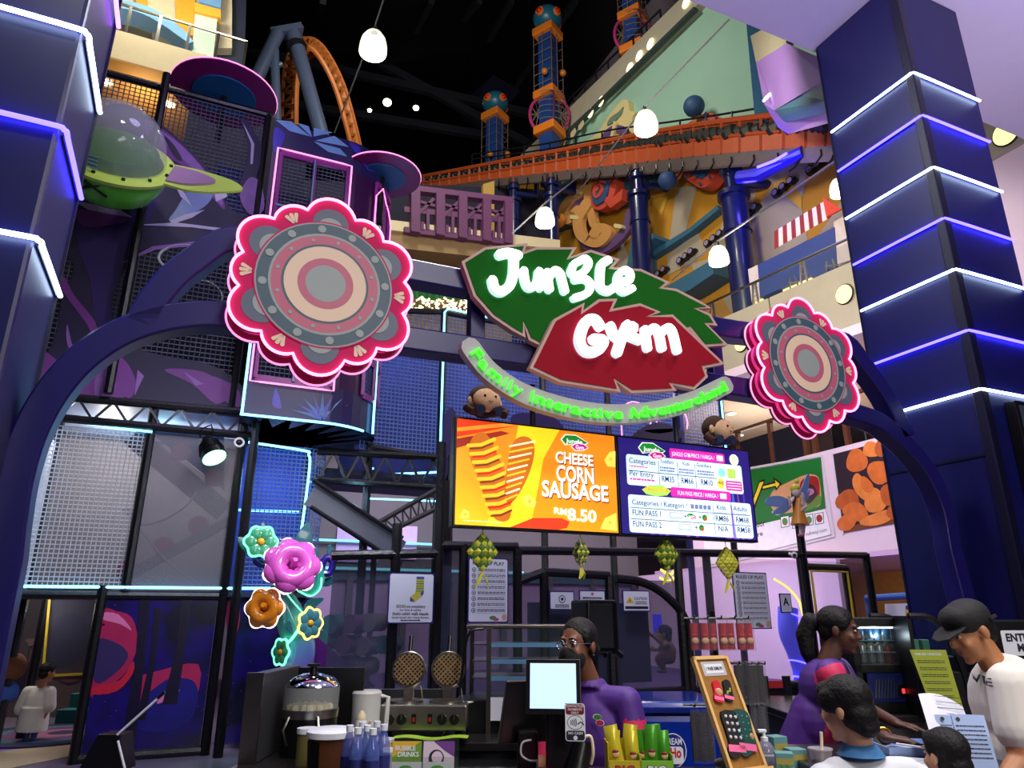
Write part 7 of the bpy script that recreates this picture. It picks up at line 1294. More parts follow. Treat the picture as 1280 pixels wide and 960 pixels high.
# --- sock easel and sock stand
y = 2.92; x = LX(905, y, 1.2); t = TH('sock_easel', 'small cork board easel in pale wood displaying four socks', 'easel', x, y); Mz = Matrix.Rotation(R(30), 3, 'Z') @ Matrix.Rotation(R(-22), 3, 'X'); PW = mat('pine_wood', (220, 178, 112), .5, var=.12, scale=12); CORK = mat('cork_board', (150, 104, 44), .9, var=.25, scale=60)
o0 = LP(863, 822, y + .03); S = Sheet(o0, Mz @ Vector((1, 0, 0)), Mz @ Vector((0, 0, -1)), Mz @ Vector((0, -1, 0)), CB()); W_, H_ = .186, .418
def slab(nm, mt, x0_, y0_, x1_, y1_, th, h=0): o = CB().m(mt).prism([S.p(a, b, h) for a, b in ((x0_, y0_), (x1_, y0_), (x1_, y1_), (x0_, y1_))], S.n * th); return o.build(nm, t, 0)
slab('cork_panel', CORK, .005, .005, W_ - .005, H_ - .005, .006)
for q in ((0, 0, W_, .013), (0, H_ - .02, W_, H_), (0, 0, .013, H_), (W_ - .013, 0, W_, H_)): slab('frame_bar', PW, *q, .018, -.004)
slab('ledge', PW, -.004, H_ - .012, W_ + .004, H_, .035)
for a in (.03, W_ - .03): p = S.p(a, H_ - .01, -.005); CB().m(PW).tube([p, Vector((p.x + (.012 if a > .1 else -.005), p.y - .01, CZ))], .007, 8).build('leg', t)
p = S.p(W_ / 2, .08, -.01); CB().m(PW).tube([p, Vector((p.x + .12, p.y + .22, CZ))], .007, 8).build('leg', t)
S.rect(.035, .02, .155, .075, mat('sleeve_plastic', (190, 186, 190), .2), .0075, .004); S.rect(.048, .03, .142, .065, LIDW, .0085); S.text('1 PAIR RM8.90', .095, .054, .0135, INK, .0095, 'c', .02, .085); S.mb.build('price_card', t, 0)
SR, SK, ST, SPK = mat('sock_red', (196, 24, 40), .85), mat('sock_black', (24, 20, 22), .85), mat('sock_teal', (16, 70, 64), .85), mat('sock_band_pink', (240, 110, 160), .6)
def sock(lab, cx, cy, k, m_, rot, kind):
    q = thing('sock', lab, 'sock', RZ4 @ S.p(cx, cy, .008)); M2 = Matrix.Rotation(R(rot), 2); P = lambda a, b, h: S.p(cx + (M2 @ Vector((a, b))).x * k, cy + (M2 @ Vector((a, b))).y * k, h); out = [(-.5, -1.0), (.42, -1.0), (.45, -.1), (.5, .35), (.1, .8), (-.35, 1.0), (-.62, .85), (-.6, .6), (-.45, .35), (-.48, -.2)]
    if kind < 2: out = [(-.45, -.7), (0, -.95), (.35, -.75), (.42, 0), (.45, .5), (.2, .85), (-.45, .85), (-.55, .5), (-.42, 0)]
    CB().m(m_).prism([P(a, b, .008) for a, b in spl(out, 3, True)], S.n * .009).build('knit', q, 40); o = CB()
    o.m(SPK).f(o.vs([P(a, b, .0178) for a, b in ((-.56, .42), (.47, .42), (.42, .72), (-.6, .72))])); o.build('label_band', q, 0); o = CB()
    if kind == 0: o.m(FACE).ball(P(-.05, .1, .017), .016, (1, .3, 1), 12)
    elif kind == 1: o.m(mat('deer_lime', (150, 170, 50), .8)).tube([P(.15, -.25, .018), P(.1, .05, .018), P(-.2, .12, .018), P(-.22, .35, .018)], .004, 6)
    else:
        for i in range(12): o.m(LIDW if kind == 2 else mat('sock_mint', (110, 190, 170), .8)).ball(P(-.3 + .3 * (i % 3), -.8 + .3 * (i // 3), .0172), .0065 if kind == 2 else .0028, (1, 1, 1), 8)
        if kind == 3: o.m(FACE).ball(P(.3, .1, .017), .013, (.7, .3, 1), 10)
    o.build('knit_motif', q); return q
sock('red sock with a tan face, upper on the cork easel', .068, .135, .045, SR, 12, 0); sock('brown black sock with a lime deer on the cork easel', .122, .135, .045, SK, 14, 1); sock('black sock with white dots, lower on the cork easel', .075, .29, .08, SK, 8, 2); sock('teal spotted sock with pink band, lower on the cork easel', .132, .29, .08, ST, 10, 3)
y = 3.35; x = LX(898, y, 1.5); t = TH('sock_stand', 'black wire display stand hung with packets of socks behind the cork easel', 'display stand', x, y, 0)
CB().m(BLACK).tube([(x, y + .06, 0), (x, y + .06, 1.62)], .012, 8).build('pole', t); CB().m(BLACK).lathe([(0, 0), (.2, 0), (.2, .015), (0, .03)], (x, y + .06, 0), 20).build('base', t)
zt = LP(900, 773, y).z
for z, w0, w1 in ((zt, LX(858, y, zt), LX(942, y, zt)), (zt - .19, LX(918, y, 1.4), LX(958, y, 1.4)), (zt - .36, LX(858, y, 1.2), LX(955, y, 1.2))):
    CB().m(BLACK).tube([(w0, y + .05, z), (w1, y + .05, z)], .006, 6).build('cross_bar', t); CB().m(BLACK).tube([(x, y + .06, z), ((w0 + w1) / 2, y + .05, z)], .006, 6).build('arm', t)
    for k in range(5): xx = w0 + (w1 - w0) * (k + .5) / 5; CB().m(BLACK).tube([(xx, y + .05, z), (xx, y - .02, z), (xx, y - .03, z + .012)], .0035, 6).build('hook', t)
CEL = mat('packet_film', (120, 120, 130), .1, alpha=.14, var=0, spec=.8)
def packet(px, pz, w_, h_, m_, lab, grp, face=True, yy=0):
    xx = LX(px, y, pz); q = TH('sock_packet', lab, 'packet', xx, y + yy, pz - h_, 0, grp)
    CB().m(m_).grid(lambda s, u: Vector((xx + (s - .5) * w_, y + yy - .018 * math.sin(math.pi * s) ** .6, pz - .02 - (h_ - .02) * u)), 8, 6).grid(lambda s, u: Vector((xx + (s - .5) * w_, y + yy + .012 * math.sin(math.pi * s) ** .6, pz - .02 - (h_ - .02) * u)), 8, 6).build('sock_pair', q)
    if face: CB().m(FACE).ball((xx, y + yy - .018, pz - h_ * .72), w_ * .46, (1, .35, .9), 14).m(SR).ball((xx, y + yy - .019, pz - h_ * .55), w_ * .35, (1, .3, .5), 12).build('printed_face', q)
    CB().m(CEL).bx(xx - w_ * .56, xx + w_ * .56, y + yy - .024, y + yy - .022, pz - h_ * 1.04, pz).build('film', q, 0); return q
for k, px in enumerate((866, 877, 889, 900, 911, 922, 934)): packet(px, zt, .036, .13, SR, 'clear packet of red socks with a tan face on the top bar', 'red sock packets on the top bar', True, -.02 * (k % 2))
for k, px in enumerate((922, 934, 947)): packet(px, zt - .175, .042, .17, mat('sock_olive_black', (34, 30, 20), .8, var=.4, scale=20), 'clear packet of dark olive socks on the middle bar', 'dark olive sock packets', False, -.015 * (k % 2))
for k, px in enumerate((866, 874, 884)): packet(px, zt - .37, .03, .2, SK, 'clear packet of black socks on the low bar behind the easel', 'black sock packets', False, -.015 * (k % 2))
for k, px in enumerate((940, 950)): packet(px, zt - .34, .036, .12, mat('sock_grey', (60, 62, 74), .8), 'clear packet of grey socks hung low beside the hand gel bottle', 'grey sock packets', False, 0)
x = LX(889, 3.25, 1.12); o = CB().m(mat('bow_grey', (130, 122, 116), .9, var=.3, scale=30))
for a in range(0, 360, 60): o.ball((x + .035 * math.cos(R(a)), 2.98, CZ + .045 + .03 * math.sin(R(a))), .032, (1, .5, .55), 12, Matrix.Rotation(R(-a), 3, 'Y'))
solo(o, 'fabric_bow', 'grey speckled fabric bow lying behind the foot of the easel', 'bow')
# --- gel, tea boxes, cup, papers
x, y = LX(957, 3.05, 1.1), 3.05; t = TH('hand_gel_bottle', 'clear pump bottle of hand gel beside the easel', 'bottle', x, y); c = (x, y, CZ); CB().m(mat('gel_clear', (150, 150, 175), .08, alpha=.5, var=0)).lathe([(0, 0), (.032, 0), (.034, .01), (.034, .085), (.02, .105), (.012, .11)], c, 20).build('body', t); CB().m(LIDW).lathe([(.014, .108), (.014, .122), (.006, .124), (.006, .14), (0, .14)], c, 14).build('collar', t); CB().m(LIDW).bx(x - .022, x + .01, y - .008, y + .008, CZ + .138, CZ + .15).build('pump_head', t, 0, .003); CB().m(LIDW).lathe([(.0345, .06), (.0345, .066)], c, 20).build('label', t)
TEAB = mat('tea_box_teal', (90, 140, 140), .5); TEAY = mat('tea_box_olive', (160, 150, 70), .5)
for i, (px, y, z, rz, lab) in enumerate(((970, 3.1, CZ, 20, 'teal tea box at the back beside the hand gel bottle, tallest of the three'), (979, 2.96, CZ, -15, 'teal tea box with green fruit picture in front of the other boxes'), (993, 3.04, CZ, 10, 'teal tea box beside the bubble tea cup'))):
    x = LX(px, y, 1.12); h = .12 if i == 0 else .085; t = TH('tea_box', lab, 'box', x, y, CZ, rz); M3 = Matrix.Rotation(R(rz), 3, 'Z'); CB().m(TEAB).box((x, y, CZ + h / 2), (.065, .06, h), M3).build('carton', t, 0, .002); f = lambda a, b: Vector((x, y, CZ)) + M3 @ Vector((a, -.0305, b)); o = CB().m(TEAY); o.f(o.vs([f(-.03, h * .55), f(.03, h * .55), f(.03, h * .8), f(-.03, h * .8)])); o.m(LIDW); o.f(o.vs([f(.005, .005), f(.028, .005), f(.028, .02), f(.005, .02)]))
    if i == 1:
        for k in range(8): o.m(LET if k % 3 else mat('lemon_print', (220, 200, 60), .5)).ball(f(-.024 + .007 * k, .02 + .012 * (k % 3)), .008, (1, .3, 1), 8)
    o.build('print', t, 0)
x, y = LX(1027, 2.98, 1.08), 2.98; t = TH('drink_cup', 'clear plastic cup with a cream straw beside the boy in white', 'cup', x, y); CB().m(mat('cup_plastic', (190, 180, 190), .15, alpha=.45, var=0)).lathe([(0, 0), (.03, 0), (.043, .095)], (x, y, CZ), 20).build('body', t); CB().m(mat('drink_mauve', (90, 60, 70), .3)).lathe([(0, .004), (.029, .004), (.036, .05), (0, .05)], (x, y, CZ), 20).build('drink', t); CB().m(CREAM).tube([(x, y, CZ + .02), (x + .012, y, CZ + .15)], .006, 8).build('straw', t); CB().m(mat('cup_seal', (200, 190, 200), .2, alpha=.6, var=0)).lathe([(0, .095), (.045, .095), (.045, .09)], (x, y, CZ), 20).build('film_lid', t)
x, y = LX(985, 2.78, CZ), 2.78; t = TH('counter_flyer', 'white flyer with red food picture lying flat before the tea boxes', 'flyer', x, y); o = CB().m(LIDW).bx(x - .14, x + .1, y - .1, y + .06, CZ + .001, CZ + .003); o.m(mat('flyer_red', (150, 40, 30), .5, var=.4, scale=30)).bx(x - .10, x + .09, y - .09, y + .0, CZ + .003, CZ + .0035); o.build('sheet', t, 0)
CZ = 1.08; x, y = LX(1150, 3.12, CZ), 3.1; t = TH('paper_tray', 'blue plastic tray of papers between the staff member and the standing customer', 'tray', x, y); TRB = mat('tray_blue', (150, 176, 226), .35); o = CB().m(TRB).bx(x - .14, x + .13, y - .02, y + .2, CZ, CZ + .006)
for q in ((x - .14, x - .134, y - .02, y + .2), (x + .124, x + .13, y - .02, y + .2), (x - .14, x + .13, y - .02, y - .014), (x - .14, x + .13, y + .194, y + .2)): o.bx(*q, CZ, CZ + .03)
o.build('tray', t, 0); 
for k in range(2): CB().m(PAP).box((x - .03 + .05 * k, y + .08, CZ + .009 + .004 * k), (.15, .12, .002), Matrix.Rotation(R(-20 + 26 * k), 3, 'Z')).build('sheet', t, 0)
x, y = LX(1147, 2.94, CZ), 2.94; t = TH('form_sheet', 'white printed form under the staff member\'s hand', 'paper', x, y); CB().m(PAP).box((x, y, CZ + .002), (.15, .21, .001), Matrix.Rotation(R(-30), 3, 'Z')).build('sheet', t, 0); o = CB().m(INK)
for k in range(8): o.box(Vector((x, y, CZ + .003)) + Matrix.Rotation(R(-30), 3, 'Z') @ Vector((0, -.08 + .022 * k, 0)), (.11, .004, .0004), Matrix.Rotation(R(-30), 3, 'Z'))
o.build('print', t, 0)
x, y = LX(1143, 3.1, CZ + .04), 3.1; t = TH('mobile_phone', 'white phone lying on the blue paper tray', 'phone', x, y, CZ + .036); Mz = Matrix.Rotation(R(35), 3, 'Z'); CB().m(LIDW).box((x, y, CZ + .036), (.06, .12, .008), Mz).build('body', t, 0, .003); CB().m(mat('phone_dark', (20, 22, 28), .1)).box((x, y, CZ + .0405), (.052, .105, .001), Mz).build('screen', t, 0)
x, y = LX(1196, 2.9, 1.2), 2.92; t = TH('leaflet_stand', 'clear acrylic stand holding blue forms and curling white pages', 'leaflet stand', x, y); S, M3 = csheet(LP(1168, 893, y), -14, 18)
BF = mat('form_blue', (160, 182, 226), .5); S.rect(.0, .0, .10, .19, BF, .0); S.rect(.055, -.002, .165, .19, BF, .004)
for k, (a, b) in enumerate(((.01, .05), (.062, .155))): S.lines(a, b, .03, .15, 8, INK, .006, .25); S.disc(a + .012, .015, .007, INK, .006)
S.mb.build('form', t, 0); o = CB().m(GLASS); o.f(o.vs([S.p(a, b, .012) for a, b in ((-.01, .09), (.175, .07), (.175, .2), (-.01, .2))])); o.build('pocket', t, 0)
pg = CB().m(PAP).grid(lambda s, u: S.p(-.035 + .16 * s, -.075 + .2 * u, -.015 - .05 * s + .03 * math.sin(u * 1.6)) + Vector((0, 0, .02 * math.sin(math.pi * s) - .03 * s * (1 - u))), 8, 8); pg.build('page', t); o = CB().m(INK)
for k in range(6): o.tube([S.p(.02 + .11 * f, -.05 + .02 * k, -.004 - .05 * (f * .7 + .3)) + Vector((0, 0, .02)) for f in (0, .5, 1)], .0012, 4)
o.build('print', t, 0); CB().m(mat('stand_navy', (30, 40, 110), .4)).box((x - .07, y + .03, CZ + .05), (.05, .04, .1)).build('foot', t, 0)
# --- fridge, curved case, notices at the right
y = 4.35; x0, x1 = LX(1066, y, 1.4), LX(1141, y, 1.4); zt = LP(1100, 772, y).z; t = TH('drinks_fridge', 'black countertop drinks fridge with lit shelves of cans', 'fridge', (x0 + x1) / 2, y); Mz = Matrix.Rotation(R(0), 3, 'Z'); zd = CZ + .26
o = CB().m(BLACK); o.bx(x0, x1, y, y + .45, CZ, CZ + .06).bx(x0, x1, y, y + .45, zt - .05, zt).bx(x0, x0 + .045, y, y + .45, CZ, zt).bx(x1 - .03, x1, y, y + .45, CZ, zt).bx(x0, x1, y + .42, y + .45, CZ, zt).bx(x0, x1, y, y + .45, zd - .05, zd); o.build('cabinet', t, 0, .006)
CB().m(mat('fridge_navy', (14, 26, 84), .3)).bx(x0 + .06, x1 - .03, y - .004, y, CZ + .06, zd - .05).build('kick_panel', t, 0)
o = CB()
for k in range(9): o.m(STEEL).bar((x0 + .09 + .017 * k, y - .006, CZ + .08), (x0 + .11 + .017 * k, y - .006, CZ + .18), .006, .004, (0, 1, 0))
o.build('vent', t, 0); CB().m(BLACK).bx(x1 - .12, x1 - .06, y - .008, y - .003, CZ + .09, CZ + .15).m(glow('led_red', (255, 60, 60), 1.5)).bx(x1 - .1, x1 - .085, y - .011, y - .008, CZ + .105, CZ + .13).build('thermostat', t, 0)
CAN = mat('can_silver', (150, 156, 160), .3, .7); CANG = mat('can_blue', (70, 110, 150), .3, .5); CANR = mat('can_red', (120, 34, 34), .3, .4); hs = (zt - zd - .06) / 3
for r in range(3):
    z = zd + hs * r
    if r: CB().m(mat('shelf_glass', (120, 170, 190), .1, alpha=.5)).bx(x0 + .05, x1 - .035, y + .03, y + .4, z - .006, z).build('shelf', t, 0)
    n_ = 5
    for k in range(n_):
        xx = x0 + .085 + (x1 - x0 - .15) * k / (n_ - 1); mt = CANG if r == 2 else CANR if (r == 0 and k > 2) else CAN
        for l in range(1 if r != 1 else 2):
            c = (xx, y + .07, z + .002) if r != 1 else (xx, y + .05, z + .028 + .052 * l); q = TH('drink_can', ('blue drink can on the top fridge shelf', 'drink can lying end on in the middle of the fridge', 'drink can standing on the bottom fridge shelf')[2 - r if r != 1 else 1], 'can', c[0], c[1], c[2], 0, 'drink cans in the fridge, shelf %s' % ('bottom', 'middle', 'top')[r])
            if r == 0: q['label'] = 'red drink can on the bottom fridge shelf' if k > 2 else 'silver drink can on the bottom fridge shelf'; q['group'] = 'red cans on the bottom shelf' if k > 2 else 'silver cans on the bottom shelf'
            if r == 2: q['label'] = 'blue drink can on the top fridge shelf'
            CB().m(mt).lathe([(0, 0), (.022, 0), (.025, .006), (.025, .09), (.02, .1), (0, .098)], c, 14, Matrix.Rotation(R(-90), 3, 'X') if r == 1 else None).build('can_body', q)
            CB().m(STEEL).lathe([(0, .0), (.019, .0), (.019, -.002), (0, -.002)] if r == 1 else [(0, .1), (.019, .1), (.019, .102), (0, .102)], c, 12, Matrix.Rotation(R(-90), 3, 'X') if r == 1 else None).build('rim', q)
CB().m(GLASS).bx(x0 + .045, x1 - .03, y - .002, y + .002, zd, zt - .05).build('door_glass', t, 0); CB().m(glow('fridge_light', (220, 240, 255), 3)).bx(x0 + .05, x1 - .04, y + .02, y + .035, zt - .06, zt - .05).build('light_bar', t, 0); lamp('POINT', 'fridge_lamp', tuple(CF((x0 + x1) / 2, y + .04, zt - .1)), .6, (.8, .95, 1), .02)
y = 4.2; x0, x1 = LX(1143, y, 1.4), LX(1205, y, 1.4); t = TH('curved_display_case', 'black curved glass display case beside the drinks fridge', 'display case', (x0 + x1) / 2, y); pr2 = spl([(0, zt + .01), (.12, zt), (.20, zt - .08), (.25, zt - .25), (.27, zt - .4), (.3, CZ + .1), (.3, CZ)], 4)
o = CB().m(BLACK); q = [(x0 + a, y, z) for a, z in pr2]; o.tube(q, .018, 6).tube([(a, y + .45, z) for a, _, z in q], .018, 6); o.build('curved_frame', t); o = CB().m(GLASS)
for a, b in zip(q[:-6], q[1:-5]): o.quad(Vector(a), Vector(b), Vector(b) + Vector((0, .45, 0)), Vector(a) + Vector((0, .45, 0)))
o.build('curved_glass', t); CB().m(BLACK).bx(x0, x0 + .3, y, y + .45, CZ, CZ + .22).build('base', t, 0); CB().m(BLACK).bx(x0 - .01, x0 + .01, y, y + .45, CZ, zt + .01).build('side_panel', t, 0)
for z in (CZ + .30,): CB().m(mat('shelf_glass', (120, 170, 190), .1, alpha=.5)).bx(x0 + .02, x0 + .24, y + .05, y + .42, z, z + .008).build('shelf', t, 0)
for k in range(3): xx = x0 + .05 + .06 * k; solo(CB().m(mat('snack_teal', (60, 110, 90), .4)).box((xx, y + .2, CZ + .35), (.04, .05, .08)), 'boxed_drink', 'green boxed drink on the upper shelf of the curved display case', 'boxed drink', 'boxed drinks in the display case', bevel=.004)
y = 4.05; t = TH('green_notice', 'tall lime green notice leaning on the curved display case', 'notice', LX(1160, y, 1.3), y); S, M3 = csheet(LP(1137, 812, y), -12, 0); LIMEN = mat('notice_lime', (158, 172, 50), .6); a = .2; b = .40
q = [(0, 0), (a * .88, -.0), (a * 1.12, b), (a * .42, b)]; S.poly(q, LIMEN, .0); S.text('TERMS AND CONDITIONS', .02, .028, .012, LIDW, .001, bold=.02, w=.13)
for k in range(9): f = .05 + .034 * k; S.lines(.02 + f * .18, .155 + f * .1, f, f + .018, 2, INK, .001, .35)
S.mb.m(LIMEN).prism([S.p(*p, -.001) for p in q], S.n * -.004); S.mb.build('board', t, 0)
y = 4.3; x0, x1 = LX(1222, y, 1.4), LX(1345, y, 1.4); t = TH('entrance_stand', 'black entrance stand with a white entrance notice behind the man in the cap', 'stand', (x0 + x1) / 2, y, 0); zt2 = LP(1250, 775, y).z; CB().m(BLACK).bx(x0, x1, y, y + .3, 0, zt2).build('cabinet', t, 0, .01); S, M3 = csheet(LP(1250, 788, y - .004)); S.rect(0, 0, .32, .135, LIDW, 0, .01); S.text('ENTRANCE', .16, .058, .042, INK, .001, 'c', .04, .27); S.text('MASUK', .17, .112, .042, INK, .001, 'c', .04, .18); S.mb.build('entrance_notice', t, 0)
y = 5.6; t = TH('queue_barrier', 'low steel posts with a red belt beside the staff member leaning over', 'barrier', LX(975, y, .9), y, 0)
for px in (958, 986): xx = LX(px, y, 1.0); CB().m(DSTEEL).tube([(xx, y, 0), (xx, y, LP(px, 845, y).z)], .03, 12).build('post', t); CB().m(DSTEEL).lathe([(0, 0), (.14, 0), (.12, .03), (0, .04)], (xx, y, 0), 18).build('base', t)
CB().m(mat('belt_red', (170, 24, 34), .6)).bx(LX(958, y, 1), LX(986, y, 1), y - .004, y + .004, LP(970, 860, y).z, LP(970, 851, y).z).build('belt', t, 0)
# ================================================================== hanging ketupat, plush monkeys, fairy
KY, KG = mat('ketupat_yellow', (206, 206, 60), .5), mat('ketupat_green', (76, 120, 40), .5)
for (px, py, w_, lab, lean) in ((603, 690, .205, 'woven yellow and green ornament over the tall rules notice, hung from the orange screen', 0), (726, 691, .16, 'narrow woven ornament hung below the gap of the two screens', 1), (833, 693, .195, 'woven yellow and green ornament hung below the price screen', 0), (909, 704, .20, 'yellow woven ornament before the rules notice, hung lowest', 0)):
    c = PV(px, py, 4.13); t = thing('woven_ornament', lab, 'ornament', c); S = Sheet(c, (1 if not lean else .8, -.0 if not lean else .6, 0), (0, 0, -1), (0, -1, 0) if not lean else (.6, -.8, 0)); n_ = 5; h = w_ * 1.2; o = S.mb
    for side in (1, -1):
        for i in range(n_):
            for j in range(n_):
                P = lambda a, b: S.p((a - b) / n_ * w_ / 2 * 1.0, (a + b - n_) / n_ * h / 2, side * (.006 + .05 * max(0, 1 - abs(a + b - n_) / n_) * max(0, 1 - abs(a - b) / n_))); o.m(KG if (i + j) % 2 and not (px > 900) else KY); e = .04; cc = P(i + .5, j + .5) + S.n * side * .007
                q = o.vs([P(i + e, j + e), P(i + 1 - e, j + e), P(i + 1 - e, j + 1 - e), P(i + e, j + 1 - e)]); m_ = o.bm.verts.new(cc)
                for k in range(4): o.f([q[k], q[(k + 1) % 4], m_])
    o.build('woven_body', t, 0); o = MB().m(KY)
    for s_ in (-1, 1): o.tube([S.p(0, h / 2, 0), S.p(s_ * w_ * .12, h * .68, .01), S.p(s_ * w_ * .22, h * .86, 0)], [.012, .016, .006], 5, sq=(1, .4))
    o.build('tail', t); MB().m(KY).tube([S.p(0, -h / 2, 0), S.p(.0, -h * .9, 0), Vector((c.x, 4.11, 2.13))], .003, 5).build('string', t)
BRN, TANp, NVp = mat('plush_brown', (70, 44, 30), .95, bump=.3, scale=60), mat('plush_tan', (232, 190, 148), .9, bump=.2, scale=60), mat('plush_navy', (30, 40, 80), .9)
for (px, py, lab, yw) in ((606, 500, 'plush monkey toy sitting on top of the orange advert screen', 0), (897, 536, 'plush monkey toy sitting on the corner of the price screen', 25)):
    c = PV(px, py, 4.02); Mz = Matrix.Rotation(R(yw), 3, 'Z'); t = thing('plush_monkey', lab, 'soft toy', (c.x, c.y, 2.79), 0); P = lambda a, b, d: c + Mz @ Vector((a, b, d))
    o = MB().m(BRN).ball(P(0, .02, .005), .098, (1.05, .95, 1), 20); o.build('head', t); MB().m(TANp).ball(P(.0, -.03, -.012), .088, (1.05, .8, .9), 20).build('muzzle', t)
    for s_ in (-1, 1): MB().m(TANp).ball(P(s_ * .1, 0, -.02), .032, (.6, .5, 1), 12).build('ear', t); MB().m(BLACK).ball(P(s_ * .036, -.096, .0), .008, n=10).build('eye', t)
    MB().m(mat('plush_mouth', (110, 60, 50), .9)).tube([P(-.014, -.103, -.034), P(0, -.104, -.04), P(.014, -.103, -.034)], .003, 6).build('mouth', t); MB().m(NVp).ball((c.x, c.y + .02, 2.865), .075, (1.2, 1, 1), 16).build('body', t)
    for s_ in (-1, 1): MB().m(BRN).tube([(c.x + s_ * .07, c.y, 2.87), (c.x + s_ * .13, c.y - .03, 2.83), (c.x + s_ * .1, c.y - .07, 2.80)], [.03, .028, .026], 10).build('arm', t); MB().m(NVp).tube([(c.x + s_ * .04, c.y, 2.83), (c.x + s_ * .06, c.y - .09, 2.815)], [.035, .03], 10).build('leg', t)
fy = thing('fairy_figure', 'painted fairy figure in orange dress with blue wings on the fence post', 'figure', PV(995, 668, 7.15)); F = lambda px, py, d=0: PV(px, py, 7.1 + d); SKN, DRS, WNG, HRY = mat('figure_skin', (236, 214, 206), .4), mat('figure_orange', (222, 140, 30), .4), mat('figure_wing', (136, 166, 226), .35, var=.1), mat('figure_hair', (216, 206, 50), .45)
o = MB().m(SKN).tube(spl([F(1001, 616), F(1000, 630), F(1001, 645), F(1002, 668)], 3), [.03, .05, .05, .06, .055, .05, .05, .045, .03, .02][:10], 12); o.ball(F(995, 615), .058, (1, 1, 1.1), 16).tube([F(992, 622), F(987, 630, -.04), F(986, 620, -.05)], .02, 8).tube([F(1004, 624), F(1007, 634, -.05), F(1002, 637, -.08)], .02, 8).tube([F(1000, 648), F(1001, 668)], [.03, .02], 8).tube([F(1005, 648), F(1004, 668)], [.03, .02], 8); o.build('body', fy, 60)
MB().m(DRS).tube([F(1000, 622), F(999, 632), F(999, 642), F(1000, 656)], [.045, .055, .075, .12], 14).build('dress', fy); MB().m(HRY).ball(F(994, 611, .01), .066, (1.05, 1, .9), 14).ball(F(996, 602, .02), .03, n=10).build('hair', fy); MB().m(mat('figure_shoe', (220, 110, 160), .4)).ball(F(1001, 669, -.02), .03, (1.3, 1, .7), 10).build('shoe', fy)
for P in ([(998, 625), (1004, 605), (1010, 592), (1012, 600), (1008, 618)], [(1002, 628), (1010, 615), (1013, 612), (1008, 628)], [(990, 628), (975, 620), (960, 622), (958, 630), (975, 634)], [(990, 632), (974, 634), (966, 642), (980, 642)]): MB().m(WNG).prism([F(a, b, .06) for a, b in spl(P, 4, True)], (0, .012, 0)).build('wing', fy, 30)
cp = solo(MB().m(WHITE).ball(PV(993, 694, 7.1), .045, (1, .8, 1), 16).m(BLACK).ball(PV(993, 694, 7.07), .022, n=10).m(WHITE).tube([PV(993, 694, 7.1), PV(986, 692, 7.16)], .02, 8), 'security_camera', 'small white security camera on the fence post under the fairy figure', 'camera')
sk = PD(1011, 9, 5.2); solo(MB().m(BLACK).lathe([(0, 0), (.03, 0), (.03, -.012), (.012, -.02), (.012, -.05), (.03, -.055), (.03, -.06), (0, -.06)], (sk.x, sk.y, 7.74), 14), 'ceiling_sprinkler', 'small black sprinkler under the lilac slab', 'sprinkler')
# ================================================================== PEOPLE
def tone(name, rgb): 
    m = mat(name, rgb, .5, var=.08, scale=30); m.node_tree.nodes['Principled BSDF'].inputs['Subsurface Weight'].default_value = .08; m.node_tree.nodes['Principled BSDF'].inputs['Subsurface Radius'].default_value = (.02, .008, .004); return m
SKB, SKD, SKM, SKL = tone('skin_brown', (122, 78, 54)), tone('skin_dark_brown', (84, 52, 38)), tone('skin_tan', (176, 118, 78)), tone('skin_light', (206, 156, 120))
HAIR = mat('hair_black', (13, 11, 12), .62, var=.4, scale=60, bump=.6, spec=.3)
EYW, EYB, LIPM = mat('eye_white', (225, 220, 214), .3), mat('eye_dark', (22, 14, 12), .15), mat('lip_brown', (140, 74, 66), .5)
def cap_(o, p, q, r1, r2=None, n=14):
    r2 = r1 if r2 is None else r2; o.tube([p, q], [r1, r2], n); o.ball(p, r1, n=n); o.ball(q, r2, n=n)
def blob(name, parent, o, vox, mats, fn=None, sm=3, turned=True):
    bmesh.ops.recalc_face_normals(o.bm, faces=o.bm.faces[:]); me = bpy.data.meshes.new('tmp'); o.bm.to_mesh(me); o.bm.free(); ob = bpy.data.objects.new('tmp', me); COL.objects.link(ob)
    r = ob.modifiers.new('r', 'REMESH'); r.mode = 'VOXEL'; r.voxel_size = vox
    s = ob.modifiers.new('s', 'SMOOTH'); s.factor = .5; s.iterations = sm
    dg = bpy.context.evaluated_depsgraph_get(); me2 = bpy.data.meshes.new_from_object(ob.evaluated_get(dg)); bpy.data.objects.remove(ob); bpy.data.meshes.remove(me)
    me2.name = name; me2.materials.clear()
    for m_ in mats: me2.materials.append(m_)
    if fn:
        for p in me2.polygons: p.material_index = fn(p.center, p.normal)
    else: me2.polygons.foreach_set('material_index', [0] * len(me2.polygons))
    me2.polygons.foreach_set('use_smooth', [True] * len(me2.polygons))
    if turned: me2.transform(RZ4)
    me2.transform(wm(parent).inverted()); x = bpy.data.objects.new(name, me2); COL.objects.link(x); x.parent = parent; return x
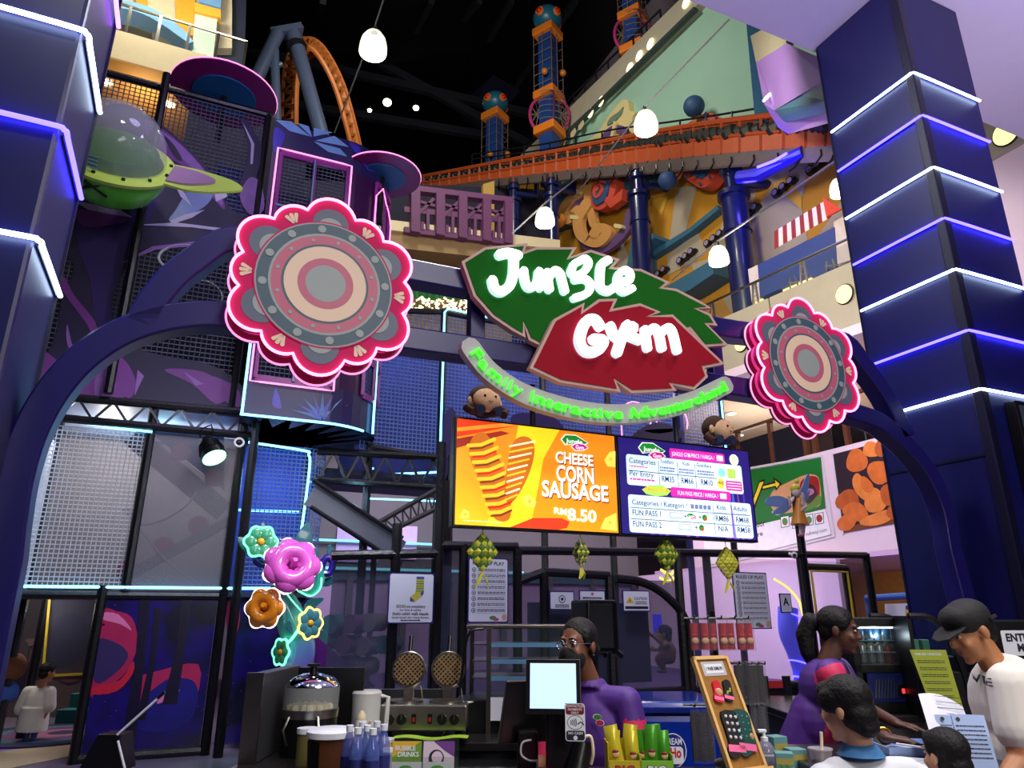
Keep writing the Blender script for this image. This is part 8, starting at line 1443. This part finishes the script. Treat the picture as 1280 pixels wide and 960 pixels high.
def hand(o, w, d, pn, s=1.0, curl=25, thumb=1):  # wrist, pointing direction, palm normal
    w, d, pn = Vector(w), Vector(d).normalized(), Vector(pn).normalized(); sd = d.cross(pn).normalized() * thumb
    for k in range(-1, 2): cap_(o, w + sd * k * .018 * s, w + d * .075 * s + sd * k * .024 * s, .017 * s, .015 * s, 10)
    for k, ln in enumerate((.062, .072, .068, .052)):
        b = w + d * .082 * s + sd * (.030 - .020 * k) * s; sp = d + sd * (.16 - .11 * k); sp.normalize(); a = sp * math.cos(R(curl * .5)) + pn * math.sin(R(curl * .5)); m = b + a * ln * .55 * s; c_ = sp * math.cos(R(curl * 1.5)) + pn * math.sin(R(curl * 1.5)); cap_(o, b, m, .0092 * s, .0086 * s, 8); cap_(o, m, m + c_ * ln * .5 * s, .0086 * s, .0075 * s, 8)
    b = w + d * .02 * s + sd * .03 * s; m = b + (d * .55 + sd * .8).normalized() * .045 * s; cap_(o, b, m, .013 * s, .0105 * s, 8); cap_(o, m, m + (d * .85 + sd * .4 + pn * .15).normalized() * .032 * s, .0105 * s, .0085 * s, 8)
class Head:
    def __init__(s, c, yaw, pitch=0, k=1.0, roll=0): s.c, s.M, s.k = Vector(c), Matrix.Rotation(R(yaw), 3, 'Z') @ Matrix.Rotation(R(roll), 3, 'Y') @ Matrix.Rotation(R(pitch), 3, 'X'), k
    def p(s, x, y, z): return s.c + s.M @ (Vector((x, y, z)) * s.k)
    def skin(s, o, neck):
        e = lambda c, r: o.ball(s.p(*c), s.k, r, 18, s.M)
        e((0, .012, .035), (.074, .094, .082)); e((0, -.03, -.03), (.060, .066, .080)); e((0, -.064, -.098), (.026, .022, .02)); e((0, -.03, -.07), (.048, .05, .045))
        for q in (-1, 1): e((q * .078, .012, -.005), (.011, .02, .031)); e((q * .036, -.066, -.028), (.024, .022, .022)); e((q * .030, -.082, .032), (.026, .012, .008))
        cap_(o, s.p(0, -.088, .016), s.p(0, -.106, -.022), .009 * s.k, .0125 * s.k, 10)
        for q in (-1, 1): o.ball(s.p(q * .012, -.098, -.026), .009 * s.k, n=8)
        for z, r in ((-.052, .012), (-.063, .012)): o.ball(s.p(0, -.088, z), r * s.k, (1.6, .8, .7), 10, s.M)
        cap_(o, s.p(0, .02, -.06), neck, .052 * s.k, .056 * s.k)
    def face(s, par, lips=True, brows=True):
        for q in (-1, 1):
            e = CB().m(EYW).ball(s.p(q * .030, -.0800, .010), .0108 * s.k, (1.25, .7, .66), 12, s.M).build('eye', par); CB().m(EYB).ball(s.p(q * .030, -.0852, .010), .0058 * s.k, n=10).build('iris', e)
            if brows: CB().m(HAIR).tube([s.p(q * .014, -.0945, .030), s.p(q * .032, -.0945, .036), s.p(q * .05, -.082, .030)], [.0028 * s.k, .0036 * s.k, .0018 * s.k], 6).build('eyebrow', par)
        if lips: CB().m(LIPM).ball(s.p(0, -.0925, -.0525), .0105 * s.k, (1.9, .75, .42), 12, s.M).ball(s.p(0, -.0905, -.0625), .0105 * s.k, (1.6, .75, .45), 12, s.M).build('mouth', par)
def legs(o, x, y, yaw, H, pants=True, r=1.0, z0=.0):
    M3 = Matrix.Rotation(R(yaw), 3, 'Z'); P = lambda a, b, z: Vector((x, y, 0)) + M3 @ Vector((a, b, z))
    for s in (-1, 1): cap_(o, P(s * .052 * H, 0, .5 * H), P(s * .056 * H, -.012 * H, .28 * H), .048 * H * r, .034 * H * r); cap_(o, P(s * .056 * H, -.012 * H, .28 * H), P(s * .056 * H, .012 * H, .06 * H), .034 * H * r, .024 * H * r)
    return P
def shoes(par, P, H, m_):
    for s in (-1, 1): o = CB(); cap_(o, P(s * .056 * H, .02 * H, .025 * H), P(s * .062 * H, -.075 * H, .022 * H), .026 * H, .023 * H); blob('shoe', par, o, .008, [m_])
def limb(o, P, rr):
    for a, b, r1, r2 in zip(P, P[1:], rr, rr[1:]): cap_(o, a, b, r1, r2)
def person(label, x, y): return TH('person', label, 'person', x, y, 0)
def jersey(base, trim): return [base, trim]
PUR, PNK, BLK = mat('jersey_purple', (76, 36, 130), .6, var=.1, scale=5), mat('jersey_pink', (206, 40, 92), .6, var=.1, scale=5), mat('trousers_black', (22, 22, 28), .8)
WTE, WTE2 = mat('tee_white', (226, 222, 214), .8, var=.05, scale=3), mat('tee_pale_grey', (208, 210, 218), .8, var=.07, scale=3)
# ---------- cashier in a mask
y = 3.38; h = Head(LP(722, 807, y), -38, 0, .94); hx, hy, hz = h.c; t = person('woman in a purple jersey, glasses and black face mask behind the till display', hx + .06, y + .05)
B = Vector((hx + .055, y + .06, 0)); Mb = Matrix.Rotation(R(-28), 3, 'Z'); Q = lambda a, b, z: B + Mb @ Vector((a, b, 0)) + Vector((0, 0, hz + z + .05))
o = CB(); h.skin(o, Q(0, .0, -.22)); cap_(o, Q(-.12, 0, -.27), Q(.12, 0, -.27), .05); o.ball(Q(0, 0, -.42), 1, (.14, .09, .2), 18, Mb); o.ball(Q(0, 0, -.66), 1, (.135, .095, .16), 18, Mb)
aL, aR = [Q(-.17, -.01, -.28), Q(-.21, -.05, -.52), Q(-.16, -.27, -.55)], [Q(.17, -.0, -.28), Q(.225, -.03, -.52), Q(.13, -.24, -.55)]
for A, th in ((aL, 1), (aR, -1)): limb(o, A, (.042, .034, .024)); hand(o, A[2], A[2] - A[1] + Vector((0, 0, -.03)), (0, 0, -1), .95, 30, th)
legs(o, B.x, B.y, -28, hz + .12); blob('body', t, o, .0062, [SKB])
o = CB(); cap_(o, Q(-.145, 0, -.28), Q(.145, 0, -.28), .066); o.ball(Q(0, .0, -.42), 1, (.165, .115, .21), 20, Mb); o.ball(Q(0, 0, -.66), 1, (.165, .125, .2), 20, Mb); o.tube([Q(0, 0, -.225), Q(0, 0, -.19)], [.085, .064], 16); o.tube([Q(0, 0, -.7), Q(0, 0, -.82)], [.155, .16], 20)
limb(o, aL[:2], (.066, .062)); limb(o, aR[:2], (.066, .066))
shirt = blob('jersey', t, o, .008, [PUR, PNK], lambda c, n: 1 if abs((Mb.inverted() @ (c - Q(0, 0, 0))).x) > .175 and c.z < hz - .29 else 0, 4)
o = CB(); cap_(o, Q(-.02, .01, -.185), Q(.02, .01, -.185), .05); legs_o = CB(); legs(legs_o, B.x, B.y, -28, hz + .12, True, 1.25); P_ = legs(CB(), B.x, B.y, -28, hz + .12); blob('trousers', t, legs_o, .012, [BLK]); shoes(t, P_, hz + .12, BLK); o.bm.free()
o = CB(); o.ball(h.p(0, .022, .048), h.k, (.082, .096, .083), 20, h.M); o.ball(h.p(0, .06, -.01), h.k, (.07, .06, .08), 16, h.M); o.ball(h.p(.0, .115, -.03), .045, (1, .9, 1), 14); 
for q in (-1, 1): o.ball(h.p(q * .066, .005, .04), h.k, (.02, .05, .05), 12, h.M)
blob('hair', t, o, .0065, [HAIR]); h.face(t, False)
o = CB(); o.ball(h.p(0, -.05, -.055), h.k, (.064, .066, .062), 20, h.M); o.ball(h.p(0, -.095, -.03), h.k, (.02, .026, .034), 14, h.M); o.ball(h.p(0, -.06, -.1), h.k, (.036, .036, .03), 14, h.M); blob('face_mask', t, o, .006, [mat('mask_black', (12, 12, 14), .85)])
GM = mat('glasses_silver', (190, 190, 196), .25, .9)
o = CB().m(GM)
for q in (-1, 1): o.tube([h.p(q * .032 + .024 * math.cos(a / 16 * 6.283), -.102 + .008 * abs(q * .032 + .024 * math.cos(a / 16 * 6.283)) / .05, .006 + .021 * math.sin(a / 16 * 6.283)) for a in range(16)], .0018, 6, closed=True); o.tube([h.p(q * .056, -.092, .01), h.p(q * .078, -.02, .012), h.p(q * .082, .015, .004)], .0018, 6)
o.tube([h.p(-.009, -.104, .01), h.p(.009, -.104, .01)], .0018, 6); o.build('glasses', t); CB().m(mat('bindi_red', (170, 20, 20), .5)).ball(h.p(0, -.0965, .046), .0055, (1, .5, 1), 10, h.M).build('bindi', t); CB().m(GM).ball(h.p(.082, .008, -.04), .005, n=8).build('earring', t)
S = Sheet(Q(.06, -.122, -.33), Mb @ Vector((1, 0, 0)), (0, 0, -1), Mb @ Vector((0, -1, 0)), CB()); S.disc(.02, .0, .02, LIDW, .003, .012); S.disc(.022, .0, .017, GRNi, .004, .009); S.disc(.032, .022, .02, LIDW, .003, .013); S.disc(.032, .022, .017, PNK, .004, .010); S.mb.build('chest_badge', t, 0)
# ---------- staff member leaning over the counter
y = 3.85; h = Head(LP(1049, 788, y), 62, 8, .94); hx, hy, hz = h.c; t = person('woman with a ponytail in purple and pink jersey leaning over the counter', hx - .10, y + .05)
W3 = lambda px, py, d=0: LP(px, py, y + d)
nk, ch, wa, pe = W3(1033, 832, .02), W3(1032, 862, .03), W3(1020, 905, .06), W3(1008, 945, .1); sn, sf = W3(1038, 842, -.13), W3(1048, 838, .20)
el, wr = W3(1068, 900, -.2), LP(1108, 915, 3.18); wr.z = CZ + .05
o = CB(); h.skin(o, nk); cap_(o, sn, sf, .048); o.ball(ch, 1, (.10, .14, .13), 18); o.ball(wa, 1, (.095, .13, .13), 18); cap_(o, wa, pe, .10, .11); limb(o, [sn, el, wr], (.042, .034, .023)); hand(o, wr, (1, -.35, -.12), (0, 0, -1), .98, 26, 1); limb(o, [sf, W3(1075, 880, .1), LP(1122, 905, 3.55)], (.042, .034, .023)); hand(o, LP(1122, 905, 3.55), (1, -.4, -.2), (0, 0, -1), .95, 26, -1); P_ = legs(o, pe.x - .02, pe.y, 70, 1.62); blob('body', t, o, .0062, [SKD])
o = CB(); cap_(o, sn, sf, .068); o.ball(ch, 1, (.125, .17, .15), 18); o.ball(wa, 1, (.125, .16, .16), 18); cap_(o, wa, pe, .135, .15); o.tube([nk.lerp(ch, .25), nk], [.08, .062], 14); limb(o, [sn, sn.lerp(el, .75)], (.07, .066)); limb(o, [sf, W3(1064, 866, .15)], (.07, .064))
ax = (el - sn).normalized()
def jc(c, n):
    s_ = (c - sn).dot(ax); r_ = ((c - sn) - ax * s_).length
    if s_ > -.03 and r_ < .09 and c.y < y - .06: return 1
    f_ = (c.z - pe.z) / (ch.z - pe.z); xx = pe.x + .02 + .10 * f_
    return 1 if abs(c.x - xx) < .035 and c.y < y + .02 and f_ < .7 else 0
blob('jersey', t, o, .008, [PUR, PNK], jc, 4)
o = CB(); legs(o, pe.x - .02, pe.y, 70, 1.62, True, 1.25); blob('trousers', t, o, .012, [BLK]); shoes(t, P_, 1.6, BLK)
o = CB(); o.ball(h.p(0, .022, .046), h.k, (.083, .098, .084), 20, h.M); o.ball(h.p(0, .06, -.0), h.k, (.066, .05, .07), 16, h.M)
for q in (-1, 1): o.ball(h.p(q * .066, -.0, .045), h.k, (.02, .055, .046), 12, h.M)
limb(o, [h.p(0, .11, .035), h.p(0, .15, .03), h.p(.0, .175, -.05), h.p(0, .16, -.14), h.p(0, .15, -.2)], (.03, .042, .045, .035, .012)); blob('hair', t, o, .0065, [HAIR]); h.face(t); CB().m(GM).ball(h.p(.083, .006, -.042), .006, n=8).build('earring', t); CB().m(mat('hair_band', (40, 30, 60), .7)).ring(h.p(0, .118, .036), .03, .008, h.M @ Matrix.Rotation(R(90), 3, 'X'), 18, 6).build('hair_band', t)
CB().m(mat('bracelet_gold', (196, 150, 60), .3, .8)).ring(wr.lerp(el, .10), .030, .006, (wr - el).to_track_quat('Z', 'Y').to_matrix(), 18, 6).build('bracelet', t); CB().m(mat('lanyard_grey', (110, 108, 120), .6)).tube([nk + Vector((.07, -.06, .02)), ch + Vector((.14, -.05, .03)), ch + Vector((.16, -.06, -.05))], .006, 6).bx(ch.x + .13, ch.x + .17, ch.y - .08, ch.y - .06, ch.z - .1, ch.z - .04).build('lanyard', t)
# ---------- boy in white, seen from behind
y = 2.5; h = Head(LP(1057, 887, y), -140, 8, .77); hx, hy, hz = h.c; t = person('boy with thick black hair in a white shirt with blue collar, back to us', hx + .06, y); B = Vector((hx + .05, y, 0)); Q = lambda a, b, z: B + Vector((a, b, hz + z + .085)); H = hz + .13
o = CB(); h.skin(o, Q(-.02, 0, -.2)); cap_(o, Q(-.10, 0, -.28), Q(.11, 0, -.28), .04); o.ball(Q(0, 0, -.42), 1, (.13, .085, .2), 18); o.ball(Q(0, 0, -.6), 1, (.12, .085, .14), 18); aL, aR = [Q(-.14, .0, -.30), Q(-.19, -.02, -.47), Q(-.2, .02, -.66)], [Q(.145, 0, -.30), Q(.19, -.02, -.46), Q(.21, .02, -.65)]
for A, th in ((aL, 1), (aR, -1)): limb(o, A, (.036, .029, .021)); hand(o, A[2], A[2] - A[1], (0, 0, -1), .8, 30, th)
P_ = legs(o, B.x, B.y, 180, H); blob('body', t, o, .0062, [SKL])
o = CB(); cap_(o, Q(-.10, .0, -.275), Q(.115, 0, -.275), .055); o.ball(Q(0, 0, -.42), 1, (.165, .115, .21), 20); o.ball(Q(0, 0, -.62), 1, (.165, .12, .17), 20); limb(o, [aL[0], aL[0].lerp(aL[1], .75)], (.064, .066)); limb(o, [aR[0], aR[0].lerp(aR[1], .75)], (.064, .066)); blob('shirt', t, o, .008, [WTE2], None, 4)
CB().m(mat('collar_blue', (60, 120, 176), .8)).lathe([(.072, -.004), (.060, .012), (.050, .026), (.044, .03), (.040, .022), (.052, .004), (.066, -.008)], Q(-.02, .0, -.212), 28).build('collar', t)
o = CB().m(mat('motif_cream', (226, 214, 180), .7))
for a, b in (((0, 0), (.02, -.03)), ((.012, .004), (.04, -.012)), ((.0, -.008), (.045, -.006)), ((.03, .0), (.022, -.036))): o.tube([Q(.03 + a[0], -.117, -.33 + a[1]), Q(.03 + b[0], -.119, -.33 + b[1])], .003, 6)
o.build('back_motif', t); o = CB(); legs(o, B.x, B.y, 180, H, True, 1.25); blob('trousers', t, o, .012, [mat('shorts_navy', (28, 32, 60), .8)]); shoes(t, P_, H, WHITE)
o = CB(); o.ball(h.p(0, .02, .05), h.k, (.092, .106, .09), 22, h.M); o.ball(h.p(0, .05, -.02), h.k, (.082, .074, .075), 18, h.M); o.ball(h.p(0, .075, -.07), h.k, (.06, .045, .04), 14, h.M)
for q in (-1, 1): o.ball(h.p(q * .072, -.02, .04), h.k, (.024, .06, .05), 14, h.M)
o.ball(h.p(0, -.06, .075), h.k, (.06, .045, .045), 14, h.M); blob('hair', t, o, .0065, [HAIR]); h.face(t)
# ---------- small child, dark hair only above the frame edge
y = 2.55; h = Head(LP(1182, 946, y), -165, 0, .70); hx, hy, hz = h.c; t = person('small child with dark hair in front of the man in the cap', hx, y); B = Vector((hx, y, 0)); Q = lambda a, b, z: B + Vector((a, b, hz + z)); H = hz + .11
o = CB(); h.skin(o, Q(0, 0, -.17)); cap_(o, Q(-.09, 0, -.21), Q(.09, 0, -.21), .04); o.ball(Q(0, 0, -.33), 1, (.1, .075, .16), 16); aL, aR = [Q(-.12, 0, -.22), Q(-.14, .03, -.38), Q(-.12, .12, -.46)], [Q(.12, 0, -.22), Q(.14, .03, -.38), Q(.12, .12, -.46)]
for A, th in ((aL, 1), (aR, -1)): limb(o, A, (.03, .025, .018)); hand(o, A[2], A[2] - A[1], (0, 0, -1), .65, 30, th)
P_ = legs(o, B.x, B.y, 180, H); blob('body', t, o, .0062, [SKL]); o = CB(); cap_(o, Q(-.1, 0, -.215), Q(.1, 0, -.215), .05); o.ball(Q(0, 0, -.34), 1, (.125, .095, .17), 18); cap_(o, Q(-.05, 0, -.5), Q(.05, 0, -.5), .09); blob('shirt', t, o, .008, [mat('child_shirt', (120, 110, 130), .8)]); o = CB(); legs(o, B.x, B.y, 180, H, True, 1.3); blob('trousers', t, o, .012, [BLK]); shoes(t, P_, H, WHITE)
o = CB(); o.ball(h.p(0, .02, .045), h.k, (.088, .102, .086), 20, h.M); o.ball(h.p(0, .05, -.03), h.k, (.078, .07, .075), 18, h.M); o.ball(h.p(0, -.05, .07), h.k, (.06, .045, .04), 14, h.M); blob('hair', t, o, .0065, [HAIR]); h.face(t)
# ---------- man in the cap
y = 3.05; h = Head(LP(1212, 790, y), -84, 22, .92); hx, hy, hz = h.c; t = person('man in a black cap and white tee looking down at the counter', hx + .17, y); W3 = lambda px, py, d=0: LP(px, py, y + d)
nk, ch, wa, pe = W3(1244, 834, .0), W3(1266, 880, .02), W3(1278, 945, .03), W3(1290, 1000, .04); sn, sf = W3(1263, 856, -.16), W3(1256, 850, .19); el, wr = W3(1278, 950, -.2), W3(1250, 985, -.24); el2, wr2 = W3(1256, 935, .16), LP(1216, 944, 3.05); wr2.z = CZ + .04
o = CB(); h.skin(o, nk); cap_(o, sn, sf, .055); o.ball(ch, 1, (.11, .17, .17), 18); o.ball(wa, 1, (.11, .15, .16), 18); cap_(o, wa, pe, .11, .115); limb(o, [sn, el, wr], (.056, .046, .03)); hand(o, wr, (-.6, .2, -.6), (-.5, 0, .5), 1.05, 35, 1); limb(o, [sf, el2, wr2], (.05, .042, .028)); hand(o, wr2, (-1, .1, -.15), (0, 0, -1), 1.05, 22, -1); P_ = legs(o, pe.x + .02, pe.y, -90, 1.7); blob('body', t, o, .0062, [SKM])
o = CB(); cap_(o, sn, sf, .074); o.ball(ch, 1, (.135, .195, .19), 20); o.ball(wa, 1, (.135, .18, .18), 20); cap_(o, wa, pe, .145, .15); o.tube([nk.lerp(ch, .3), nk.lerp(ch, .02)], [.1, .068], 16); limb(o, [sn, sn.lerp(el, .62)], (.082, .078)); limb(o, [sf, sf.lerp(el2, .6)], (.078, .074)); tee = blob('tee', t, o, .008, [WTE], None, 4)
o = CB(); legs(o, pe.x + .02, pe.y, -90, 1.7, True, 1.25); blob('trousers', t, o, .012, [mat('jeans_dark', (34, 40, 60), .8)]); shoes(t, P_, 1.7, BLK)
o = CB(); o.ball(h.p(0, .03, .03), h.k, (.081, .092, .07), 18, h.M); o.ball(h.p(0, .07, -.02), h.k, (.06, .045, .06), 14, h.M); blob('hair', t, o, .0065, [HAIR])
CAPM = mat('cap_black', (14, 14, 17), .75, bump=.2, scale=80); o = CB(); o.ball(h.p(0, .016, .056), .94, (.086, .104, .080), 22, h.M); o.ball(h.p(0, -.03, .075), .94, (.074, .066, .054), 18, h.M); blob('cap_crown', t, o, .0065, [CAPM])
CB().m(CAPM).prism([h.p(a, b, .042 + z) for a, b, z in ((-.08, -.06, 0), (-.078, -.105, -.008), (-.055, -.145, -.02), (0, -.16, -.024), (.055, -.145, -.02), (.078, -.105, -.008), (.08, -.06, 0))], h.M @ Vector((0, 0, .006))).build('cap_brim', t, 0, .002); CB().m(STEEL).box(h.p(.075, .085, .035), (.006, .03, .012), h.M).build('cap_buckle', t, 0); h.face(t)
from mathutils.bvhtree import BVHTree
def conform(txt, size, px, py, m_, wd):
    me, a, b = tmesh(txt, .01); k = size / .72; kx = wd / (b - a); bm_ = bmesh.new(); bm_.from_mesh(me); bmesh.ops.triangulate(bm_, faces=bm_.faces[:]); bmesh.ops.subdivide_edges(bm_, edges=bm_.edges[:], cuts=1); tm_ = tee.data; Wt = wm(t); bv = BVHTree.FromPolygons([RZ4.inverted() @ (Wt @ v.co) for v in tm_.vertices], [tuple(p.vertices) for p in tm_.polygons])
    A = LP(px, py, y - .4); dn = Vector((.5, .87, 0)).normalized(); X_ = Vector((.87, -.5, 0)).normalized(); o = CB().m(m_); vm = []
    for v in bm_.verts:
        p = A + X_ * (v.co.x - a) * kx + Vector((0, 0, v.co.y * k)); hit = bv.ray_cast(p, dn); vm.append(o.bm.verts.new((hit[0] - dn * .003) if hit[0] else p + dn * .25))
    bm_.verts.index_update()
    for f in bm_.faces: o.f([vm[v.index] for v in f.verts])
    bm_.free(); return o.build('chest_lettering', t, 0)
conform('VE', .03, 1221, 866, INK, .062)
# ---------- child wandering in the play area, child beyond the net
lamp('POINT', 'child_fill', (-1.7, 11.9, 1.75), 14, (1, .92, .85), .2)  # fill lamp added around the walking child
y = 10.4; b0 = LP(52, 925, y); h = Head(LP(59, 841, y), 150, 6, .98); hx, hy, hz = h.c; t = person('small child in an oversized white tee and blue jeans walking on the play mat', b0.x, y); B = Vector((hx - .06, y, 0)); Q = lambda a, b, z: B + Vector((a, b, hz + z)); H = hz + .11
o = CB(); h.skin(o, Q(.02, 0, -.17)); cap_(o, Q(-.11, 0, -.22), Q(.11, 0, -.22), .05); o.ball(Q(0, 0, -.42), 1, (.12, .09, .24), 16); aL, aR = [Q(-.15, 0, -.24), Q(-.2, .0, -.45), Q(-.19, -.02, -.62)], [Q(.15, 0, -.24), Q(.19, -.02, -.42), Q(.15, -.04, -.56)]
for A, th in ((aL, 1), (aR, -1)): limb(o, A, (.036, .03, .022)); hand(o, A[2], A[2] - A[1], (1, 0, 0), .75, 30, th)
P_ = legs(o, B.x, B.y, 170, H); blob('body', t, o, .008, [SKM]); o = CB(); cap_(o, Q(-.13, 0, -.23), Q(.13, 0, -.23), .065); o.ball(Q(0, 0, -.42), 1, (.17, .13, .26), 18); o.tube([Q(0, 0, -.42), Q(-.01, 0, -.72)], [.17, .19], 20); limb(o, aL[:2], (.075, .085)); limb(o, aR[:2], (.075, .08)); blob('tee', t, o, .011, [WTE], None, 4); o = CB(); legs(o, B.x, B.y, 170, H, True, 1.6); blob('jeans', t, o, .012, [mat('jeans_blue', (60, 84, 140), .85, var=.15)]); shoes(t, P_, H, BLK)
o = CB(); o.ball(h.p(0, .02, .05), h.k, (.088, .102, .088), 18, h.M); o.ball(h.p(0, .05, -.02), h.k, (.076, .068, .07), 16, h.M); o.ball(h.p(0, -.06, .075), h.k, (.055, .04, .04), 12, h.M); blob('hair', t, o, .009, [HAIR]); h.face(t)
y = 9.6; c0 = LP(833, 828, y); h = Head(LP(829, 793, y), -100, -8, .95); hx, hy, hz = h.c; t = TH('person', 'child in peach top and pink trousers crouching inside the net by the blue light', 'person', hx, y, c0.z - .05); Q = lambda px, py, d=0: LP(px, py, y + d)
o = CB(); h.skin(o, Q(832, 804)); cap_(o, Q(832, 806, -.1), Q(833, 806, .1), .04); o.ball(Q(834, 814), 1, (.09, .11, .12), 16); limb(o, [Q(830, 806, -.1), Q(822, 799, -.12), Q(812, 792, -.1)], (.035, .028, .02)); hand(o, Q(812, 792, -.1), (-1, 0, .4), (0, 1, 0), .75, 20, 1); limb(o, [Q(832, 807, .1), Q(826, 812, .12), Q(818, 812, .1)], (.035, .028, .02)); hand(o, Q(818, 812, .1), (-1, 0, .1), (0, 1, 0), .75, 20, -1)
for d in (-.08, .08): limb(o, [Q(837, 822, d), Q(824, 824, d * 1.3), Q(829, 836, d * 1.3)], (.055, .045, .03))
blob('body', t, o, .008, [SKL]); o = CB(); cap_(o, Q(832, 807, -.11), Q(833, 807, .11), .055); o.ball(Q(834, 814), 1, (.115, .14, .13), 16); blob('top', t, o, .01, [mat('top_peach', (220, 170, 130), .8)]); o = CB()
for d in (-.08, .08): limb(o, [Q(837, 822, d), Q(824, 824, d * 1.3), Q(828, 834, d * 1.3)], (.08, .06, .045))
blob('trousers', t, o, .01, [mat('trousers_pink', (210, 110, 110), .8)]); o = CB(); o.ball(h.p(0, .02, .045), h.k, (.086, .1, .085), 18, h.M); o.ball(h.p(0, .07, -.03), h.k, (.06, .05, .07), 14, h.M); blob('hair', t, o, .009, [mat('hair_brown', (56, 38, 32), .6)]); h.face(t); 
for d in (-.1, .1): o = CB(); cap_(o, Q(830, 838, d), Q(822, 838, d), .03, .026); blob('shoe', t, o, .01, [WHITE])
# ---------- what surrounds the child in the play area
t = TH('round_play_mat', 'round swirl printed play mat with dark blue edge under the walking child', 'mat', *(lambda p: (p.x, p.y))(LP(52, 915, 10.9)), 0); p = LP(56, 912, 10.95); p.z = 0
CB().m(mat('mat_edge_blue', (24, 34, 90), .6)).lathe([(0, 0), (1.05, 0), (1.05, .03), (0, .03)], p, 40).build('rim', t); o = CB(); MS = [mat('mat_teal', (60, 100, 120), .6, var=.3), mat('mat_plum', (96, 46, 96), .6, var=.3), mat('mat_rose', (150, 90, 120), .6), mat('mat_night', (30, 26, 70), .6)]
for k, r in enumerate((1.0, .82, .62, .4, .2)): o.m(MS[(3, 0, 1, 2, 3)[k]]).lathe([(0, .031 + .001 * k), (r, .031 + .001 * k)], p + Vector((.05 * k, .03 * k, 0)), 30)
o.build('swirl_print', t, 0)
t = TH('teal_steps', 'teal padded steps beyond the walking child', 'steps', *(lambda p: (p.x, p.y))(LP(88, 880, 12)), 0); a, b = LP(72, 880, 12), LP(108, 880, 12); TP_ = mat('step_teal', (20, 104, 104), .6)
for k in range(3): CB().m(TP_).bx(a.x, b.x + .3, 12 + .3 * k, 12.3 + .3 * k, 0, .22 + .2 * k).build('step', t, 0, .01)
c = LP(8, 834, 9.8); t = TH('plush_ball_toy', 'big brown plush toy head at the picture edge inside the play area', 'toy', c.x, c.y, 0); CB().m(mat('plush_russet', (112, 66, 40), .95, bump=.4, scale=40)).ball(c, .23, (1, 1, .85), 20).build('head', t); CB().m(mat('plush_blue', (50, 90, 170), .8)).ball(c - Vector((0, 0, .3)), .2, (1, 1, .8), 16).build('body', t); CB().m(BLACK).tube([(c.x, c.y + .1, 0), (c.x, c.y + .05, c.z - .4)], .05, 8).build('stand', t)
s = CB(); GP_ = mat('print_cobble', (110, 92, 96), .7, var=.2, scale=2); y = 12.9; a0, a1 = LP(-40, 900, y), LP(116, 900, y); s.m(GP_).bx(a0.x, a1.x + .5, y, y + .1, 0, 1.9); struct(s, 'wall_play_print'); s = CB(); y -= .01
for px, py, r, m_ in ((25, 780, .3, 0), (20, 815, .22, 0), (48, 775, .12, 1), (38, 800, .1, 2), (80, 800, .45, 3), (90, 830, .3, 1), (60, 815, .12, 1), (12, 765, .1, 2), (45, 760, .5, 0), (8, 845, .4, 3)): s.m([mat('cobble_grey', (92, 86, 92), .7), mat('cobble_rose', (120, 70, 84), .7), mat('cobble_pale', (150, 120, 120), .7), mat('cobble_night', (52, 30, 64), .7)][m_]).lathe([(0, 0), (r, 0)], LP(px, py, y - .002 * r), 22, Matrix.Rotation(R(90), 3, 'X'))
struct(s, 'trim_70')
s = MB().m(mat('floor_band_lilac', (150, 110, 170), .5)).prism([PZ(a, b, .004) for a, b in ((-60, 950), (92, 925), (92, 905), (-60, 935))], (0, 0, .002)).m(mat('floor_band_cream', (196, 176, 140), .5)).prism([PZ(a, b, .004) for a, b in ((-60, 975), (88, 945), (92, 925), (-60, 950))], (0, 0, .002)); struct(s, 'floor_bands')
c = LP(140, 930, 7.6); c.z = 0; t = TH('floor_broom_stand', 'black tripod foot with a white pole leaning before the starry board', 'stand', c.x, c.y, 0); a = LP(135, 918, 7.6); CB().m(BLACK).prism([a + Vector((dx, 0, dz)) for dx, dz in ((-.24, -.32), (-.1, 0), (.12, 0), (.2, -.32))], (0, .25, 0)).build('base', t, 0, .01); CB().m(WHITE).tube([a + Vector((.1, -.02, .0)), LP(203, 868, 7.6)], .012, 8).build('pole', t); CB().m(WHITE).tube([a + Vector((.12, -.03, -.05)), a + Vector((.24, -.03, -.32))], .012, 8).build('leg', t); CB().m(BLACK).tube([LP(197, 873, 7.6), LP(206, 865, 7.6)], .016, 8).build('grip', t)
